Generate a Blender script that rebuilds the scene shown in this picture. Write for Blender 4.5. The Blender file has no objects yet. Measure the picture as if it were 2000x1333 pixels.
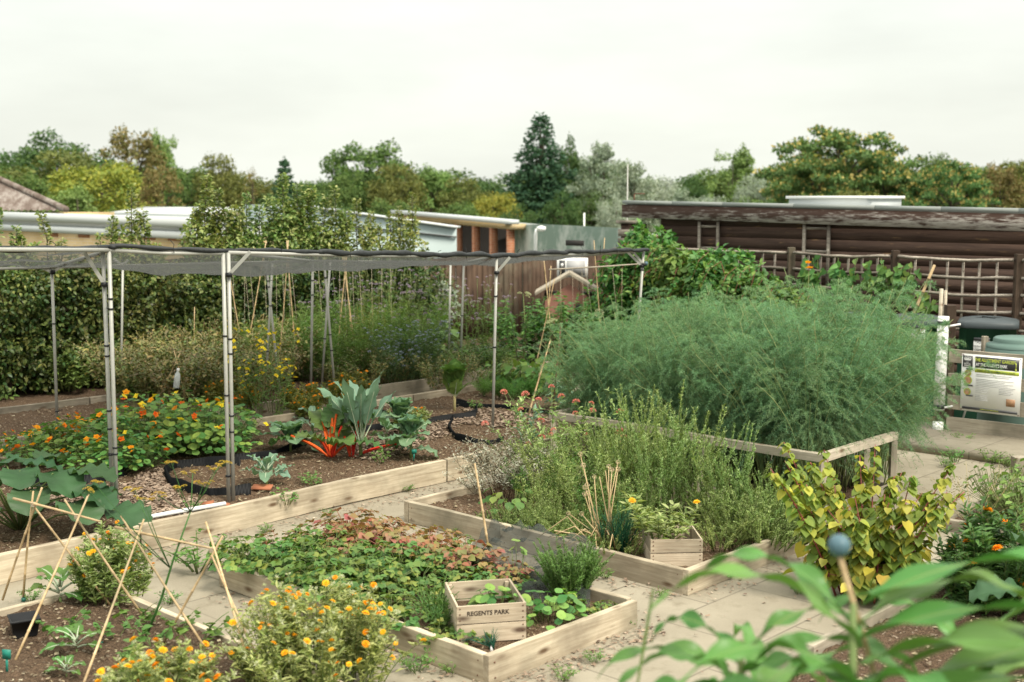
import bpy, bmesh, math, random
import numpy as np
from mathutils import Vector, Matrix, Euler
random.seed(11); RG = np.random.default_rng(11)
PI = math.pi
SC = bpy.context.scene
COL = SC.collection
rnd = random.uniform

# ---------------------------------------------------------------- camera model and garden axes
FPX, Y0, CAMH = 2420.0, 390.0, 2.5            # focal length in photo pixels, horizon row, eye height
TH = math.atan2(666.5 - Y0, FPX)
AZ = math.radians(43)
U2 = np.array([math.sin(AZ), math.cos(AZ)]); V2 = np.array([-U2[1], U2[0]])   # the two directions of the beds
def gp(px, py, z=0.0):
    d = np.array([(px-1000)/FPX, 1.0, -(py-666.5)/FPX]); c, s = math.cos(TH), math.sin(TH)
    d = np.array([d[0], c*d[1]+s*d[2], -s*d[1]+c*d[2]])
    t = (z-CAMH)/d[2]
    return np.array([d[0]*t, d[1]*t, z])
def dp(px, py, Y):                            # point on that sight line at forward distance Y
    d = np.array([(px-1000)/FPX, 1.0, -(py-666.5)/FPX]); c, s = math.cos(TH), math.sin(TH)
    d = np.array([d[0], c*d[1]+s*d[2], -s*d[1]+c*d[2]])
    t = Y/d[1]
    return np.array([d[0]*t, Y, CAMH+d[2]*t])
def uv(u, v, z=0.0):
    p = u*U2 + v*V2
    return np.array([p[0], p[1], z])
def pu(px, u):                                # v at which the line of constant u crosses photo column px
    k = (px-1000)/FPX
    return (u*U2[0]-k*u*U2[1])/(k*V2[1]-V2[0])
def zrow(py, p): return CAMH - (py-Y0)/FPX*p[1]
def V(a): return Vector((float(a[0]), float(a[1]), float(a[2])))
def nrm(a): return a/np.maximum(np.linalg.norm(a, axis=-1, keepdims=True), 1e-9)
def unit(n): return nrm(RG.normal(size=(n, 3)))

# ---------------------------------------------------------------- mesh builder
TPL = {
 'fold': (np.array([[0,0,0],[.5,.42,.1],[0,1,-.12],[-.5,.42,.1],[0,.45,0]]), [(0,1,2,4),(0,4,2,3)]),
 'oval': (np.array([[0,0,0],[.38,.22,.05],[.46,.58,.04],[0,1,-.14],[-.46,.58,.04],[-.38,.22,.05],[0,.3,-.03],[0,.68,-.05]]),
          [(0,1,6),(1,2,7,6),(2,3,7),(7,3,4),(6,7,4,5),(0,6,5)]),
 'heart': (np.array([[0,0,0],[.34,-.12,.02],[.52,.2,.06],[.36,.6,.0],[0,1,-.2],[-.36,.6,.0],[-.52,.2,.06],[-.34,-.12,.02],[0,.5,-.08]]),
          [(0,1,2,8),(2,3,8),(3,4,8),(8,4,5),(8,5,6),(0,8,6,7)]),
 'needle': (np.array([[-.5,0,0],[.5,0,0],[0,1,0]]), [(0,1,2)]),
 'chip': (np.array([[-.5,0,0],[.5,.1,.1],[.4,1,.0],[-.45,.9,.12]]), [(0,1,2,3)]),
 'lobe': (np.array([[0,0,0],[.3,.08,.05],[.62,.0,.02],[.42,.36,.06],[.6,.62,-.04],[.26,.62,.03],[0,1.05,-.16],[-.26,.62,.03],[-.6,.62,-.04],[-.42,.36,.06],[-.62,0,.02],[-.3,.08,.05],[0,.4,-.03]]),
          [(0,1,3,12),(1,2,3),(3,4,5),(3,5,12),(5,6,12),(12,6,7),(12,7,9),(7,8,9),(12,9,11,0),(9,10,11)]),
}
_a = np.linspace(0, 2*PI, 10, endpoint=False)
TPL['round'] = (np.vstack([[[0,0,-.07]], np.c_[.5*np.cos(_a), .5*np.sin(_a)*(1+.06*np.cos(3*_a)), .03*np.sin(3*_a)]]), [(0, 1+i, 1+(i+1) % 10) for i in range(10)])

class MB:
    def __init__(s): s.v = []; s.f = []; s.n = 0
    def add(s, v, faces):
        v = np.asarray(v, float).reshape(-1, 3)
        for fs in faces: s.f.append(np.asarray(fs, np.int64).reshape(-1, len(fs) if np.ndim(fs) == 1 else np.shape(fs)[1]) + s.n)
        s.v.append(v); s.n += len(v)
    def leaves(s, T, P, D, N, L, W):
        tv, tf = TPL[T]; n = len(P)
        if n == 0: return
        L = np.broadcast_to(np.asarray(L, float), (n,)); W = np.broadcast_to(np.asarray(W, float), (n,))
        D = nrm(D); X = nrm(np.cross(D, N)); N2 = np.cross(X, D)
        v = (P[:, None, :] + tv[None, :, 0:1]*W[:, None, None]*X[:, None, :] + tv[None, :, 1:2]*L[:, None, None]*D[:, None, :]
             + tv[None, :, 2:3]*L[:, None, None]*N2[:, None, :])
        k = len(tv); base = (np.arange(n)*k)[:, None] + s.n
        for f in tf: s.f.append(base + np.array(f)[None, :])
        s.v.append(v.reshape(-1, 3)); s.n += n*k
    def tube(s, pts, r, n=6, cap=True):
        pts = np.asarray(pts, float); m = len(pts); r = np.broadcast_to(np.asarray(r, float), (m,))
        t = np.gradient(pts, axis=0); t = nrm(t)
        ref = np.array([0, 0, 1.]) if abs(t[:, 2]).mean() < .8 else np.array([1., 0, 0])
        a = nrm(np.cross(t, ref)); b = np.cross(t, a)
        th = np.linspace(0, 2*PI, n, endpoint=False)
        v = pts[:, None, :] + r[:, None, None]*(np.cos(th)[None, :, None]*a[:, None, :] + np.sin(th)[None, :, None]*b[:, None, :])
        i = np.arange(m-1)[:, None]*n; j = np.arange(n)[None, :]; j2 = (np.arange(n)+1)[None, :] % n
        f = np.stack([i+j, i+j2, i+n+j2, i+n+j], -1).reshape(-1, 4)
        s.f.append(f + s.n)
        if cap:
            s.f.append(np.arange(n)[None, ::-1] + s.n); s.f.append(np.arange(n)[None, :] + s.n + (m-1)*n)
        s.v.append(v.reshape(-1, 3)); s.n += m*n
    def grid(s, G):                            # G (a,b,3)
        a, b = G.shape[:2]
        i = np.arange(a-1)[:, None]*b; j = np.arange(b-1)[None, :]
        s.f.append(np.stack([i+j, i+j+1, i+b+j+1, i+b+j], -1).reshape(-1, 4) + s.n)
        s.v.append(G.reshape(-1, 3)); s.n += a*b
    def box(s, c, size, rz=0.0, tilt=None):
        h = np.array(size)/2.0
        v = np.array([[x, y, z] for x in (-1, 1) for y in (-1, 1) for z in (-1, 1)])*h
        if tilt is not None: v = v @ np.array(Euler(tilt).to_matrix()).T
        cz, sz = math.cos(rz), math.sin(rz)
        v = v @ np.array([[cz, sz, 0], [-sz, cz, 0], [0, 0, 1]]) + np.asarray(c, float)
        s.add(v, [np.array([[0,1,3,2],[4,6,7,5],[0,4,5,1],[2,3,7,6],[0,2,6,4],[1,5,7,3]])])
    def blade(s, base, az, length, width, e0=1.2, arch=1.6, wave=0.0, nw=3, prof='long', segs=10, cols=5, fold=.15, twist=0.0, stalk=0.0):
        t = np.linspace(0, 1, segs); el = e0 - arch*t**1.4
        d = np.stack([np.cos(el)*math.cos(az), np.cos(el)*math.sin(az), np.sin(el)], -1)
        pts = np.asarray(base, float) + np.vstack([[0, 0, 0], np.cumsum((d[1:]+d[:-1])/2, 0)])*length/(segs-1)
        tt = np.clip((t-stalk)/(1-stalk), 0, 1)
        if prof == 'long': w = (tt**.35)*np.maximum(1-tt, 0)**.75*1.5
        elif prof == 'obl': w = np.sin(PI*np.clip(tt**.75, 0, 1))**.6
        elif prof == 'round': w = np.sqrt(np.maximum(1-(2*tt-1)**2, 0))
        else: w = np.minimum(1, 4*tt)*np.maximum(1-tt**4, 0)
        w = np.maximum(w, .06)*width/2
        side0 = np.array([-math.sin(az), math.cos(az), 0]); nn = np.cross(side0[None, :].repeat(segs, 0), d)*-1
        sc = np.linspace(-1, 1, cols); ph = rnd(0, 6)
        tw = twist*t; side = side0[None]*np.cos(tw)[:, None] + nn*np.sin(tw)[:, None]
        G = (pts[:, None, :] + sc[None, :, None]*w[:, None, None]*side[:, None, :]
             + (fold*np.abs(sc)[None, :, None]*w[:, None, None] + wave*(np.abs(sc)**2)[None, :, None]*np.sin(ph+nw*2*PI*t[:, None]+2*np.sign(sc)[None, :])[:, :, None]*(w/w.max())[:, None, None])*nn[:, None, :])
        s.grid(G)
        return pts
    def mesh(s, name):
        me = bpy.data.meshes.new(name)
        if not s.v: return me
        v = np.concatenate(s.v); me.vertices.add(len(v)); me.vertices.foreach_set('co', v.astype(np.float32).ravel())
        tot = np.concatenate([np.full(len(f), f.shape[1]) for f in s.f]); lv = np.concatenate([f.ravel() for f in s.f])
        me.loops.add(len(lv)); me.loops.foreach_set('vertex_index', lv.astype(np.int32))
        st = np.r_[0, np.cumsum(tot)[:-1]]
        me.polygons.add(len(tot)); me.polygons.foreach_set('loop_start', st.astype(np.int32))
        me.update(calc_edges=True)
        return me
    def build(s, name, m, parent=None, smooth=False, org=None):
        me = s.mesh(name); me.materials.append(m)
        if smooth: me.polygons.foreach_set('use_smooth', np.ones(len(me.polygons), bool))
        o = bpy.data.objects.new(name, me); COL.objects.link(o)
        if parent is not None: o.parent = parent
        if org is not None:
            me.transform(Matrix.Translation(-V(org))); o.matrix_basis = pworld(parent).inverted() @ Matrix.Translation(V(org))
        return o
def pworld(o):
    m = Matrix.Identity(4)
    while o is not None:
        m = Matrix.LocRotScale(o.location, o.rotation_euler, o.scale) @ m; o = o.parent
    return m

# ---------------------------------------------------------------- object bookkeeping
def tag(o, label, cat, group=None, kind=None):
    if label: o['label'] = label
    if cat: o['category'] = cat
    if group: o['group'] = group
    if kind: o['kind'] = kind
    return o
def thing(name, label, cat, loc=(0, 0, 0), rz=0.0, group=None):
    o = bpy.data.objects.new(name, None); COL.objects.link(o); o.location = V(loc); o.rotation_euler = (0, 0, rz)
    o.empty_display_size = .1
    return tag(o, label, cat, group)
def dup(o, loc=None, rz=None, scale=None, label=None, parent=None):
    c = o.copy(); COL.objects.link(c)
    if parent is not None: c.parent = parent
    if loc is not None: c.location = V(loc)
    if rz is not None: c.rotation_euler = (0, 0, rz)
    if scale is not None: c.scale = scale if hasattr(scale, '__len__') else (scale,)*3
    if label: c['label'] = label
    for ch in list(o.children): dup(ch, parent=c)
    return c
class Proto:                                  # first use moves the built plant itself, later uses are copies
    def __init__(s, root): s.r = root; s.used = False
    def put(s, loc, rz=None, scale=1.0, label=None, group=None):
        rz = rnd(0, 6.28) if rz is None else rz
        if s.used: o = dup(s.r)
        else: o = s.r; s.used = True
        o.location = V(loc); o.rotation_euler = (0, 0, rz); o.scale = scale if hasattr(scale, '__len__') else (scale,)*3
        if label: o['label'] = label
        if group: o['group'] = group
        return o

# ---------------------------------------------------------------- materials
def newmat(name):
    m = bpy.data.materials.new(name); m.use_nodes = True; nt = m.node_tree; nt.nodes.clear()
    out = nt.nodes.new('ShaderNodeOutputMaterial'); return m, nt, out
def nd(nt, typ, **kw):
    n = nt.nodes.new('ShaderNode'+typ)
    for k, v in kw.items():
        if k.startswith('_'): setattr(n, k[1:], v)
        else:
            key = int(k[1:]) if k[0] == 'i' and k[1:].isdigit() else k.replace('__', ' ')
            i = n.inputs[key]
            if hasattr(v, 'is_linked') or isinstance(v, bpy.types.NodeSocket): nt.links.new(v, i)
            else: i.default_value = v
    return n
def ramp(nt, fac, stops):
    n = nt.nodes.new('ShaderNodeValToRGB'); e = n.color_ramp.elements
    while len(e) < len(stops): e.new(.5)
    for k, (p, c) in enumerate(stops): e[k].position = p; e[k].color = (*c, 1) if len(c) == 3 else c
    nt.links.new(fac, n.inputs[0]); return n.outputs[0]
def mixc(nt, fac, a, b, mode='MIX'):
    n = nt.nodes.new('ShaderNodeMix'); n.data_type = 'RGBA'; n.blend_type = mode
    for i, v in ((0, fac), (6, a), (7, b)):
        if isinstance(v, bpy.types.NodeSocket): nt.links.new(v, n.inputs[i])
        else: n.inputs[i].default_value = v if not hasattr(v, '__len__') or len(v) == 4 else (*v, 1)
    return n.outputs[2]
def coords(nt, scale=(1, 1, 1), kind='Object'):
    tc = nt.nodes.new('ShaderNodeTexCoord'); mp = nd(nt, 'Mapping', Vector=tc.outputs[kind]); mp.inputs['Scale'].default_value = scale
    return mp.outputs[0]
def noise(nt, vec, scale, detail=3.0, rough=.55):
    return nd(nt, 'TexNoise', Vector=vec, Scale=scale, Detail=detail, Roughness=rough).outputs[0]
def bsdf(nt, out, col, rough=.6, bump=None, bstr=.3, bdist=.01, metal=0.0, spec=.3):
    b = nt.nodes.new('ShaderNodeBsdfPrincipled')
    for k, v in (('Base Color', col), ('Roughness', rough), ('Metallic', metal), ('Specular IOR Level', spec)):
        if isinstance(v, bpy.types.NodeSocket): nt.links.new(v, b.inputs[k])
        else: b.inputs[k].default_value = (*v, 1) if hasattr(v, '__len__') and len(v) == 3 else v
    if bump is not None:
        bp = nd(nt, 'Bump', Height=bump, Strength=bstr, Distance=bdist); nt.links.new(bp.outputs[0], b.inputs['Normal'])
    if out is not None: nt.links.new(b.outputs[0], out.inputs[0])
    return b
def leafmat(name, cols, rough=.5, trans=.28, nscale=4.0, nvar=.3, objvar=.06, spec=.3):
    m, nt, out = newmat(name)
    g = nt.nodes.new('ShaderNodeNewGeometry')
    stops = [(i/max(1, len(cols)-1), c) for i, c in enumerate(cols)]
    c = ramp(nt, g.outputs['Random Per Island'], stops)
    nz = noise(nt, coords(nt), nscale, 2.0)
    oi = nt.nodes.new('ShaderNodeObjectInfo')
    mr = nd(nt, 'MapRange', Value=nz); mr.inputs[1].default_value = .3; mr.inputs[2].default_value = .7
    mr.inputs[3].default_value = 1-nvar; mr.inputs[4].default_value = 1+nvar
    hv = nd(nt, 'MapRange', Value=oi.outputs['Random']); hv.inputs[3].default_value = .5-objvar*.4; hv.inputs[4].default_value = .5+objvar*.4
    h = nd(nt, 'HueSaturation', Color=c, Value=mr.outputs[0], Hue=hv.outputs[0])
    b = bsdf(nt, None, h.outputs[0], rough, spec=spec)
    t = nd(nt, 'BsdfTranslucent', Color=mixc(nt, 1.0, h.outputs[0], (1.25, 1.3, .7, 1), 'MULTIPLY'))
    x = nd(nt, 'MixShader', i0=trans, i1=b.outputs[0], i2=t.outputs[0]); nt.links.new(x.outputs[0], out.inputs[0])
    return m
def plainmat(name, col, rough=.6, var=.15, nscale=8.0, metal=0.0, spec=.3, bump=0.0):
    m, nt, out = newmat(name); nz = noise(nt, coords(nt), nscale, 4.0)
    c = mixc(nt, nz, tuple(x*(1-var) for x in col), tuple(x*(1+var) for x in col))
    bsdf(nt, out, c, rough, nz if bump else None, bump, .01, metal, spec); return m
def woodmat(name, c1, c2, dark, grain=1.0, knots=True, stain=.5, rough=.8, axis=0):
    m, nt, out = newmat(name)
    sc = [22*grain]*3; sc[axis] = 1.3*grain
    oi = nt.nodes.new('ShaderNodeObjectInfo')
    tc = nt.nodes.new('ShaderNodeTexCoord')
    off = nd(nt, 'VectorMath', _operation='SCALE', i0=oi.outputs['Random'] if False else (3.1, 7.7, 5.3)); nt.links.new(oi.outputs['Random'], off.inputs['Scale'])
    off.inputs['Vector'].default_value = (31, 77, 53)
    ad = nd(nt, 'VectorMath', _operation='ADD', i0=tc.outputs['Object'], i1=off.outputs[0])
    mp = nd(nt, 'Mapping', Vector=ad.outputs[0]); mp.inputs['Scale'].default_value = sc
    g = noise(nt, mp.outputs[0], 2.2, 6.0, .65)
    big = noise(nt, ad.outputs[0], 2.6, 4.0)
    c = ramp(nt, g, [(.28, c1), (.5, tuple((a+b)/2 for a, b in zip(c1, c2))), (.72, c2)])
    st = ramp(nt, big, [(.42, (0, 0, 0)), (.64, (1, 1, 1))])
    c = mixc(nt, mixc(nt, 1.0, st, (stain, stain, stain, 1), 'MULTIPLY'), c, tuple(x*.42 for x in c1))
    al = noise(nt, ad.outputs[0], 1.1, 5.0, .6); c = mixc(nt, ramp(nt, al, [(.52, (0, 0, 0)), (.68, (.55, .55, .55))]), c, (.16, .15, .105))
    if knots:
        mk = nd(nt, 'Mapping', Vector=ad.outputs[0]); s2 = [9.0]*3; s2[axis] = 3.2; mk.inputs['Scale'].default_value = s2
        vo = nd(nt, 'TexVoronoi', Vector=mk.outputs[0], Scale=1.0)
        k = ramp(nt, vo.outputs['Distance'], [(.07, (1, 1, 1)), (.20, (0, 0, 0))])
        c = mixc(nt, k, c, dark)
    hv = nd(nt, 'MapRange', Value=oi.outputs['Random']); hv.inputs[3].default_value = .82; hv.inputs[4].default_value = 1.14
    h = nd(nt, 'HueSaturation', Color=c, Value=hv.outputs[0])
    bsdf(nt, out, h.outputs[0], rough, g, .35, .006, spec=.2); return m

MAT = {}
def mats():
    M = MAT
    M['timber'] = woodmat('pale_softwood', (.34, .275, .19), (.64, .56, .42), (.13, .085, .05), stain=.55)
    M['timber_old'] = woodmat('weathered_softwood', (.26, .225, .17), (.46, .405, .32), (.1, .07, .045), stain=.6)
    M['rail'] = woodmat('grey_rail_wood', (.36, .31, .24), (.55, .49, .39), (.16, .11, .07), stain=.35)
    M['crate'] = woodmat('crate_pine', (.38, .30, .21), (.62, .53, .40), (.1, .065, .045), 1.6, stain=.45)
    M['post_dark'] = woodmat('dark_post_wood', (.045, .03, .02), (.10, .07, .05), (.02, .015, .01))
    M['fence_brown'] = woodmat('brown_fence_wood', (.062, .038, .025), (.125, .08, .052), (.04, .025, .02), axis=2, stain=.6)
    M['cane'] = woodmat('bamboo_cane', (.42, .29, .14), (.66, .50, .30), (.25, .15, .07), 1.0, knots=False, stain=.3, rough=.5)
    M['trellis'] = woodmat('flaking_trellis_wood', (.13, .10, .078), (.50, .45, .38), (.06, .04, .03), 1.4, stain=.65)
    # dark weatherboards with rubbed, yellowed streaks
    m, nt, out = newmat('dark_weatherboard')
    cv = coords(nt, (1, 1, 1)); st = nd(nt, 'Mapping', Vector=cv); st.inputs['Scale'].default_value = (1.2, 30, 22)
    g = noise(nt, st.outputs[0], 1.6, 6, .7); c = ramp(nt, g, [(.3, (.036, .022, .017)), (.75, (.105, .066, .049))])
    s2 = nd(nt, 'Mapping', Vector=cv); s2.inputs['Scale'].default_value = (2.2, 8, 19)
    k = ramp(nt, noise(nt, s2.outputs[0], 1.1, 3, .6), [(.63, (0, 0, 0)), (.70, (.8, .8, .8))])
    c = mixc(nt, k, c, (.20, .125, .065)); bsdf(nt, out, c, .75, g, .5, .008, spec=.2); M['weatherboard'] = m
    m, nt, out = newmat('flaking_fascia_paint')
    cv = coords(nt, (1, 1, 1)); st = nd(nt, 'Mapping', Vector=cv); st.inputs['Scale'].default_value = (2.0, 12, 12)
    g = noise(nt, st.outputs[0], 2.0, 8, .72); sep = nd(nt, 'SeparateXYZ', Vector=cv)
    lo = nd(nt, 'MapRange', Value=sep.outputs[2]); lo.inputs[1].default_value = .10; lo.inputs[2].default_value = -.12
    ad = nd(nt, 'Math', _operation='MULTIPLY_ADD', i0=lo.outputs[0], i1=.24, i2=g)
    k = ramp(nt, ad.outputs[0], [(.58, (0, 0, 0)), (.74, (1, 1, 1))])
    c = mixc(nt, k, mixc(nt, g, (.05, .03, .024), (.10, .062, .048)), (.43, .40, .36)); bsdf(nt, out, c, .8, g, .4, .006, spec=.2); M['fascia'] = m
    # soils
    def soil(name, a, b, sc=1.0):
        m, nt, out = newmat(name); cv = coords(nt)
        n1 = noise(nt, cv, 3*sc, 4); n2 = noise(nt, cv, 55*sc, 5, .7)
        vo = nd(nt, 'TexVoronoi', Vector=cv, Scale=70*sc)
        c = mixc(nt, n1, a, b); c = mixc(nt, ramp(nt, n2, [(.42, (0, 0, 0)), (.68, (1, 1, 1))]), c, tuple(x*1.75 for x in b))
        c = mixc(nt, ramp(nt, vo.outputs['Color'], [(.86, (0, 0, 0)), (.9, (1, 1, 1))]), c, (.30, .24, .18))
        ad = nd(nt, 'Math', _operation='ADD', i0=n2, i1=vo.outputs['Distance'])
        bsdf(nt, out, c, .95, ad.outputs[0], .9, .02, spec=.1); return m
    M['soil'] = soil('garden_soil', (.078, .05, .032), (.13, .088, .056))
    M['soil_dark'] = soil('dark_soil', (.06, .039, .025), (.105, .071, .046))
    M['earth'] = soil('open_ground', (.06, .07, .03), (.09, .09, .05), .2)
    # paving
    m, nt, out = newmat('concrete_slabs')
    tc = nt.nodes.new('ShaderNodeTexCoord'); mp = nd(nt, 'Mapping', Vector=tc.outputs['Object']); mp.inputs['Rotation'].default_value = (0, 0, AZ-PI/2)
    br = nd(nt, 'TexBrick', Vector=mp.outputs[0], Scale=1.0); br.offset = .5
    for k, v in (('Brick Width', .9), ('Row Height', .6), ('Mortar Size', .009), ('Mortar Smooth', .4), ('Bias', 0.0)): br.inputs[k].default_value = v
    br.inputs['Color1'].default_value = (.235, .208, .152, 1); br.inputs['Color2'].default_value = (.305, .272, .205, 1); br.inputs['Mortar'].default_value = (.065, .052, .034, 1)
    cv = tc.outputs['Object']; n1 = noise(nt, cv, 1.6, 5, .6); n2 = noise(nt, cv, 90, 4, .7); n3 = noise(nt, cv, 6.5, 5, .65)
    c = mixc(nt, ramp(nt, n1, [(.38, (0, 0, 0)), (.66, (.85, .85, .85))]), br.outputs[0], (.175, .152, .108))
    c = mixc(nt, .35, c, mixc(nt, n2, (.2, .175, .13), (.5, .45, .36)))
    c = mixc(nt, ramp(nt, n3, [(.54, (0, 0, 0)), (.72, (.6, .6, .6))]), c, (.17, .145, .10))
    bsdf(nt, out, c, .9, n2, .25, .004, spec=.15); M['paving'] = m
    M['aluminium'] = plainmat('dull_aluminium', (.37, .37, .335), .45, .14, 30, .1, .4)
    M['white_plastic'] = plainmat('white_plastic', (.72, .72, .70), .45, .06, 12)
    M['black_plastic'] = plainmat('black_plastic', (.014, .015, .017), .5, .3, 15)
    M['edging'] = plainmat('black_edging_plastic', (.006, .007, .008), .55, .4, 9, spec=.15)
    M['slate_plastic'] = plainmat('slate_grey_plastic', (.05, .062, .066), .5, .15, 8)
    M['bin_green'] = plainmat('bin_green_plastic', (.02, .072, .042), .42, .2, 5)
    M['bin_teal'] = plainmat('faded_green_plastic', (.105, .17, .145), .55, .12, 6)
    M['panel_white'] = plainmat('sign_white', (.80, .80, .77), .4, .02, 5)
    M['panel_dark'] = plainmat('sign_charcoal', (.05, .052, .055), .4, .05, 5)
    M['panel_lime'] = plainmat('sign_lime', (.40, .48, .05), .4, .03, 5)
    M['print_yellow'] = plainmat('sign_yellow_green_letters', (.55, .62, .10), .4, .02, 5)
    M['print_white'] = plainmat('sign_white_letters', (.82, .82, .80), .4, .02, 5)
    M['print_grey'] = plainmat('sign_grey_print', (.42, .42, .42), .5, .1, 5)
    M['print_black'] = plainmat('stencil_ink', (.035, .024, .018), .8, .3, 60)
    M['picture'] = plainmat('food_picture', (.35, .20, .11), .5, .9, 45)
    M['blue_ball'] = plainmat('weathered_blue_plastic', (.075, .14, .17), .42, .25, 45, bump=.1)
    M['green_clip'] = plainmat('dark_green_plastic', (.012, .085, .06), .45, .15, 8)
    M['label_green'] = plainmat('green_plant_label_plastic', (.02, .20, .15), .45, .1, 8)
    M['terracotta'] = plainmat('terracotta', (.34, .13, .065), .8, .25, 14)
    M['roofing'] = plainmat('grey_roof_felt', (.27, .295, .28), .7, .15, 3)
    M['white_metal'] = plainmat('white_sheet_metal', (.50, .53, .53), .5, .06, .6)
    M['pale_blue_metal'] = plainmat('pale_blue_metal', (.36, .44, .44), .5, .08, .4)
    M['grey_roof'] = plainmat('light_grey_roof_sheet', (.42, .44, .44), .6, .12, .5)
    M['dark_void'] = plainmat('dark_interior', (.03, .027, .025), .8, .3, 2)
    M['rust'] = plainmat('rusty_iron', (.13, .065, .04), .8, .3, 20)
    M['hut_red'] = plainmat('faded_red_paint', (.28, .135, .10), .7, .2, 6)
    M['string'] = plainmat('jute_string', (.42, .36, .26), .8, .1, 10)
    def brick(name, a, b, mo, sc):
        m, nt, out = newmat(name); br = nd(nt, 'TexBrick', Vector=coords(nt, (1, 1, 1)), Scale=1.0)
        tc = nt.nodes.new('ShaderNodeTexCoord'); mp = nd(nt, 'Mapping', Vector=tc.outputs['Object']); mp.inputs['Rotation'].default_value = (PI/2, 0, 0)
        nt.links.new(mp.outputs[0], br.inputs['Vector'])
        for k, v in (('Brick Width', .23*sc), ('Row Height', .08*sc), ('Mortar Size', .008*sc)): br.inputs[k].default_value = v
        br.inputs['Color1'].default_value = (*a, 1); br.inputs['Color2'].default_value = (*b, 1); br.inputs['Mortar'].default_value = (*mo, 1)
        n = noise(nt, coords(nt), .8, 5); c = mixc(nt, ramp(nt, n, [(.4, (0, 0, 0)), (.7, (.6, .6, .6))]), br.outputs[0], tuple(x*.7 for x in a))
        bsdf(nt, out, c, .9, br.outputs[1], .2, .01, spec=.1); return m
    M['brick_buff'] = brick('buff_brick', (.46, .34, .17), (.52, .40, .22), (.48, .42, .32), 1.0)
    M['brick_red'] = brick('orange_red_brick', (.40, .17, .09), (.33, .125, .07), (.38, .28, .2), 1.0)
    m, nt, out = newmat('green_corrugated_sheet')
    cv = coords(nt); n = noise(nt, cv, .9, 5, .7); c = mixc(nt, ramp(nt, n, [(.47, (0, 0, 0)), (.6, (.8, .8, .8))]), (.20, .27, .225), (.50, .53, .49))
    bsdf(nt, out, c, .6, spec=.3); M['corrugated'] = m
    m, nt, out = newmat('brown_roof_tile')
    n = noise(nt, coords(nt), 3.0, 6, .75); c = ramp(nt, n, [(.3, (.085, .06, .05)), (.5, (.17, .135, .115)), (.7, (.36, .33, .30))]); bsdf(nt, out, c, .9, spec=.1); M['roof_tile'] = m
    # shade netting: real, partly open cloth
    def net(name, col, cover, trl=.4):
        m, nt, out = newmat(name)
        cv = coords(nt); n = noise(nt, cv, 2.5, 3)
        d = nd(nt, 'BsdfDiffuse', Color=(*col, 1)); t = nd(nt, 'BsdfTranslucent', Color=(*col, 1)); x = nd(nt, 'MixShader', i0=trl, i1=d.outputs[0], i2=t.outputs[0])
        tr = nt.nodes.new('ShaderNodeBsdfTransparent')
        mr = nd(nt, 'MapRange', Value=n); mr.inputs[1].default_value = .3; mr.inputs[2].default_value = .7; mr.inputs[3].default_value = cover-.08; mr.inputs[4].default_value = cover+.08
        y = nd(nt, 'MixShader', i0=mr.outputs[0], i1=tr.outputs[0], i2=x.outputs[0]); nt.links.new(y.outputs[0], out.inputs[0]); return m
    M['net'] = net('grey_shade_net', (.125, .13, .124), .68)
    M['net_fine'] = net('fine_dark_garden_net', (.07, .078, .072), .62, .25)
    M['rib_green'] = leafmat('green_leaf_rib', [(.13, .23, .06), (.18, .29, .09)], .5, 0.0)
    M['rib'] = leafmat('pale_leaf_rib', [(.33, .40, .27), (.42, .48, .34)], .5, 0.0)
    M['net_side'] = net('fine_side_net', (.05, .055, .05), .16, .3)
    M['net_roll'] = plainmat('rolled_black_net', (.026, .029, .03), .6, .5, 30, bump=.6)
    m, nt, out = newmat('clear_bottle_plastic')
    b = bsdf(nt, None, (.75, .8, .8), .15, spec=.5); tr = nt.nodes.new('ShaderNodeBsdfTransparent'); x = nd(nt, 'MixShader', i0=.55, i1=tr.outputs[0], i2=b.outputs[0]); nt.links.new(x.outputs[0], out.inputs[0]); M['bottle'] = m
    # chips and litter
    M['chips'] = leafmat('bark_chips', [(.11, .075, .05), (.26, .19, .135), (.38, .30, .225), (.17, .115, .08)], .85, 0.0, 3, .15)
    M['straw'] = leafmat('soil_straw_bits', [(.10, .07, .05), (.30, .23, .15), (.2, .15, .1), (.44, .36, .26)], .85, 0.0, 3, .2)
    # stems and leaves
    M['stem'] = leafmat('green_stem', [(.10, .15, .04), (.16, .2, .07)], .6, 0.0)
    M['stem_brown'] = leafmat('brown_stem', [(.10, .07, .04), (.16, .11, .07)], .8, 0.0)
    M['stem_straw'] = leafmat('straw_stalk', [(.42, .33, .16), (.56, .44, .24)], .7, 0.0)
    M['stem_red'] = leafmat('reddish_stem', [(.22, .07, .05), (.28, .1, .07)], .5, 0.0)
    M['bark'] = plainmat('tree_bark', (.075, .06, .045), .9, .4, 6, bump=.5)
    L = lambda k, cols, **kw: M.__setitem__(k, leafmat(k+'_leaf', [tuple(x*1.18 for x in c) for c in cols], **kw))
    L('pear', [(.05, .095, .022), (.125, .19, .05), (.21, .26, .08), (.28, .29, .11)], rough=.4, nvar=.25, nscale=3)
    L('ivy', [(.026, .055, .016), (.05, .09, .024), (.095, .135, .035), (.15, .16, .045), (.03, .06, .018)], rough=.4, nscale=1.3, nvar=.42)
    L('weed', [(.06, .12, .03), (.10, .185, .045), (.16, .245, .07), (.08, .15, .04)], nscale=3)
    L('weed_blue', [(.045, .095, .045), (.075, .14, .065), (.1, .17, .075)], nscale=3)
    L('weed_dry', [(.14, .105, .05), (.11, .14, .04), (.08, .125, .035), (.28, .22, .08), (.10, .09, .04), (.12, .16, .045)], nscale=4, trans=.2)
    L('weed_yellow', [(.13, .16, .035), (.20, .21, .045), (.09, .14, .035), (.32, .28, .06)], nscale=4)
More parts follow.
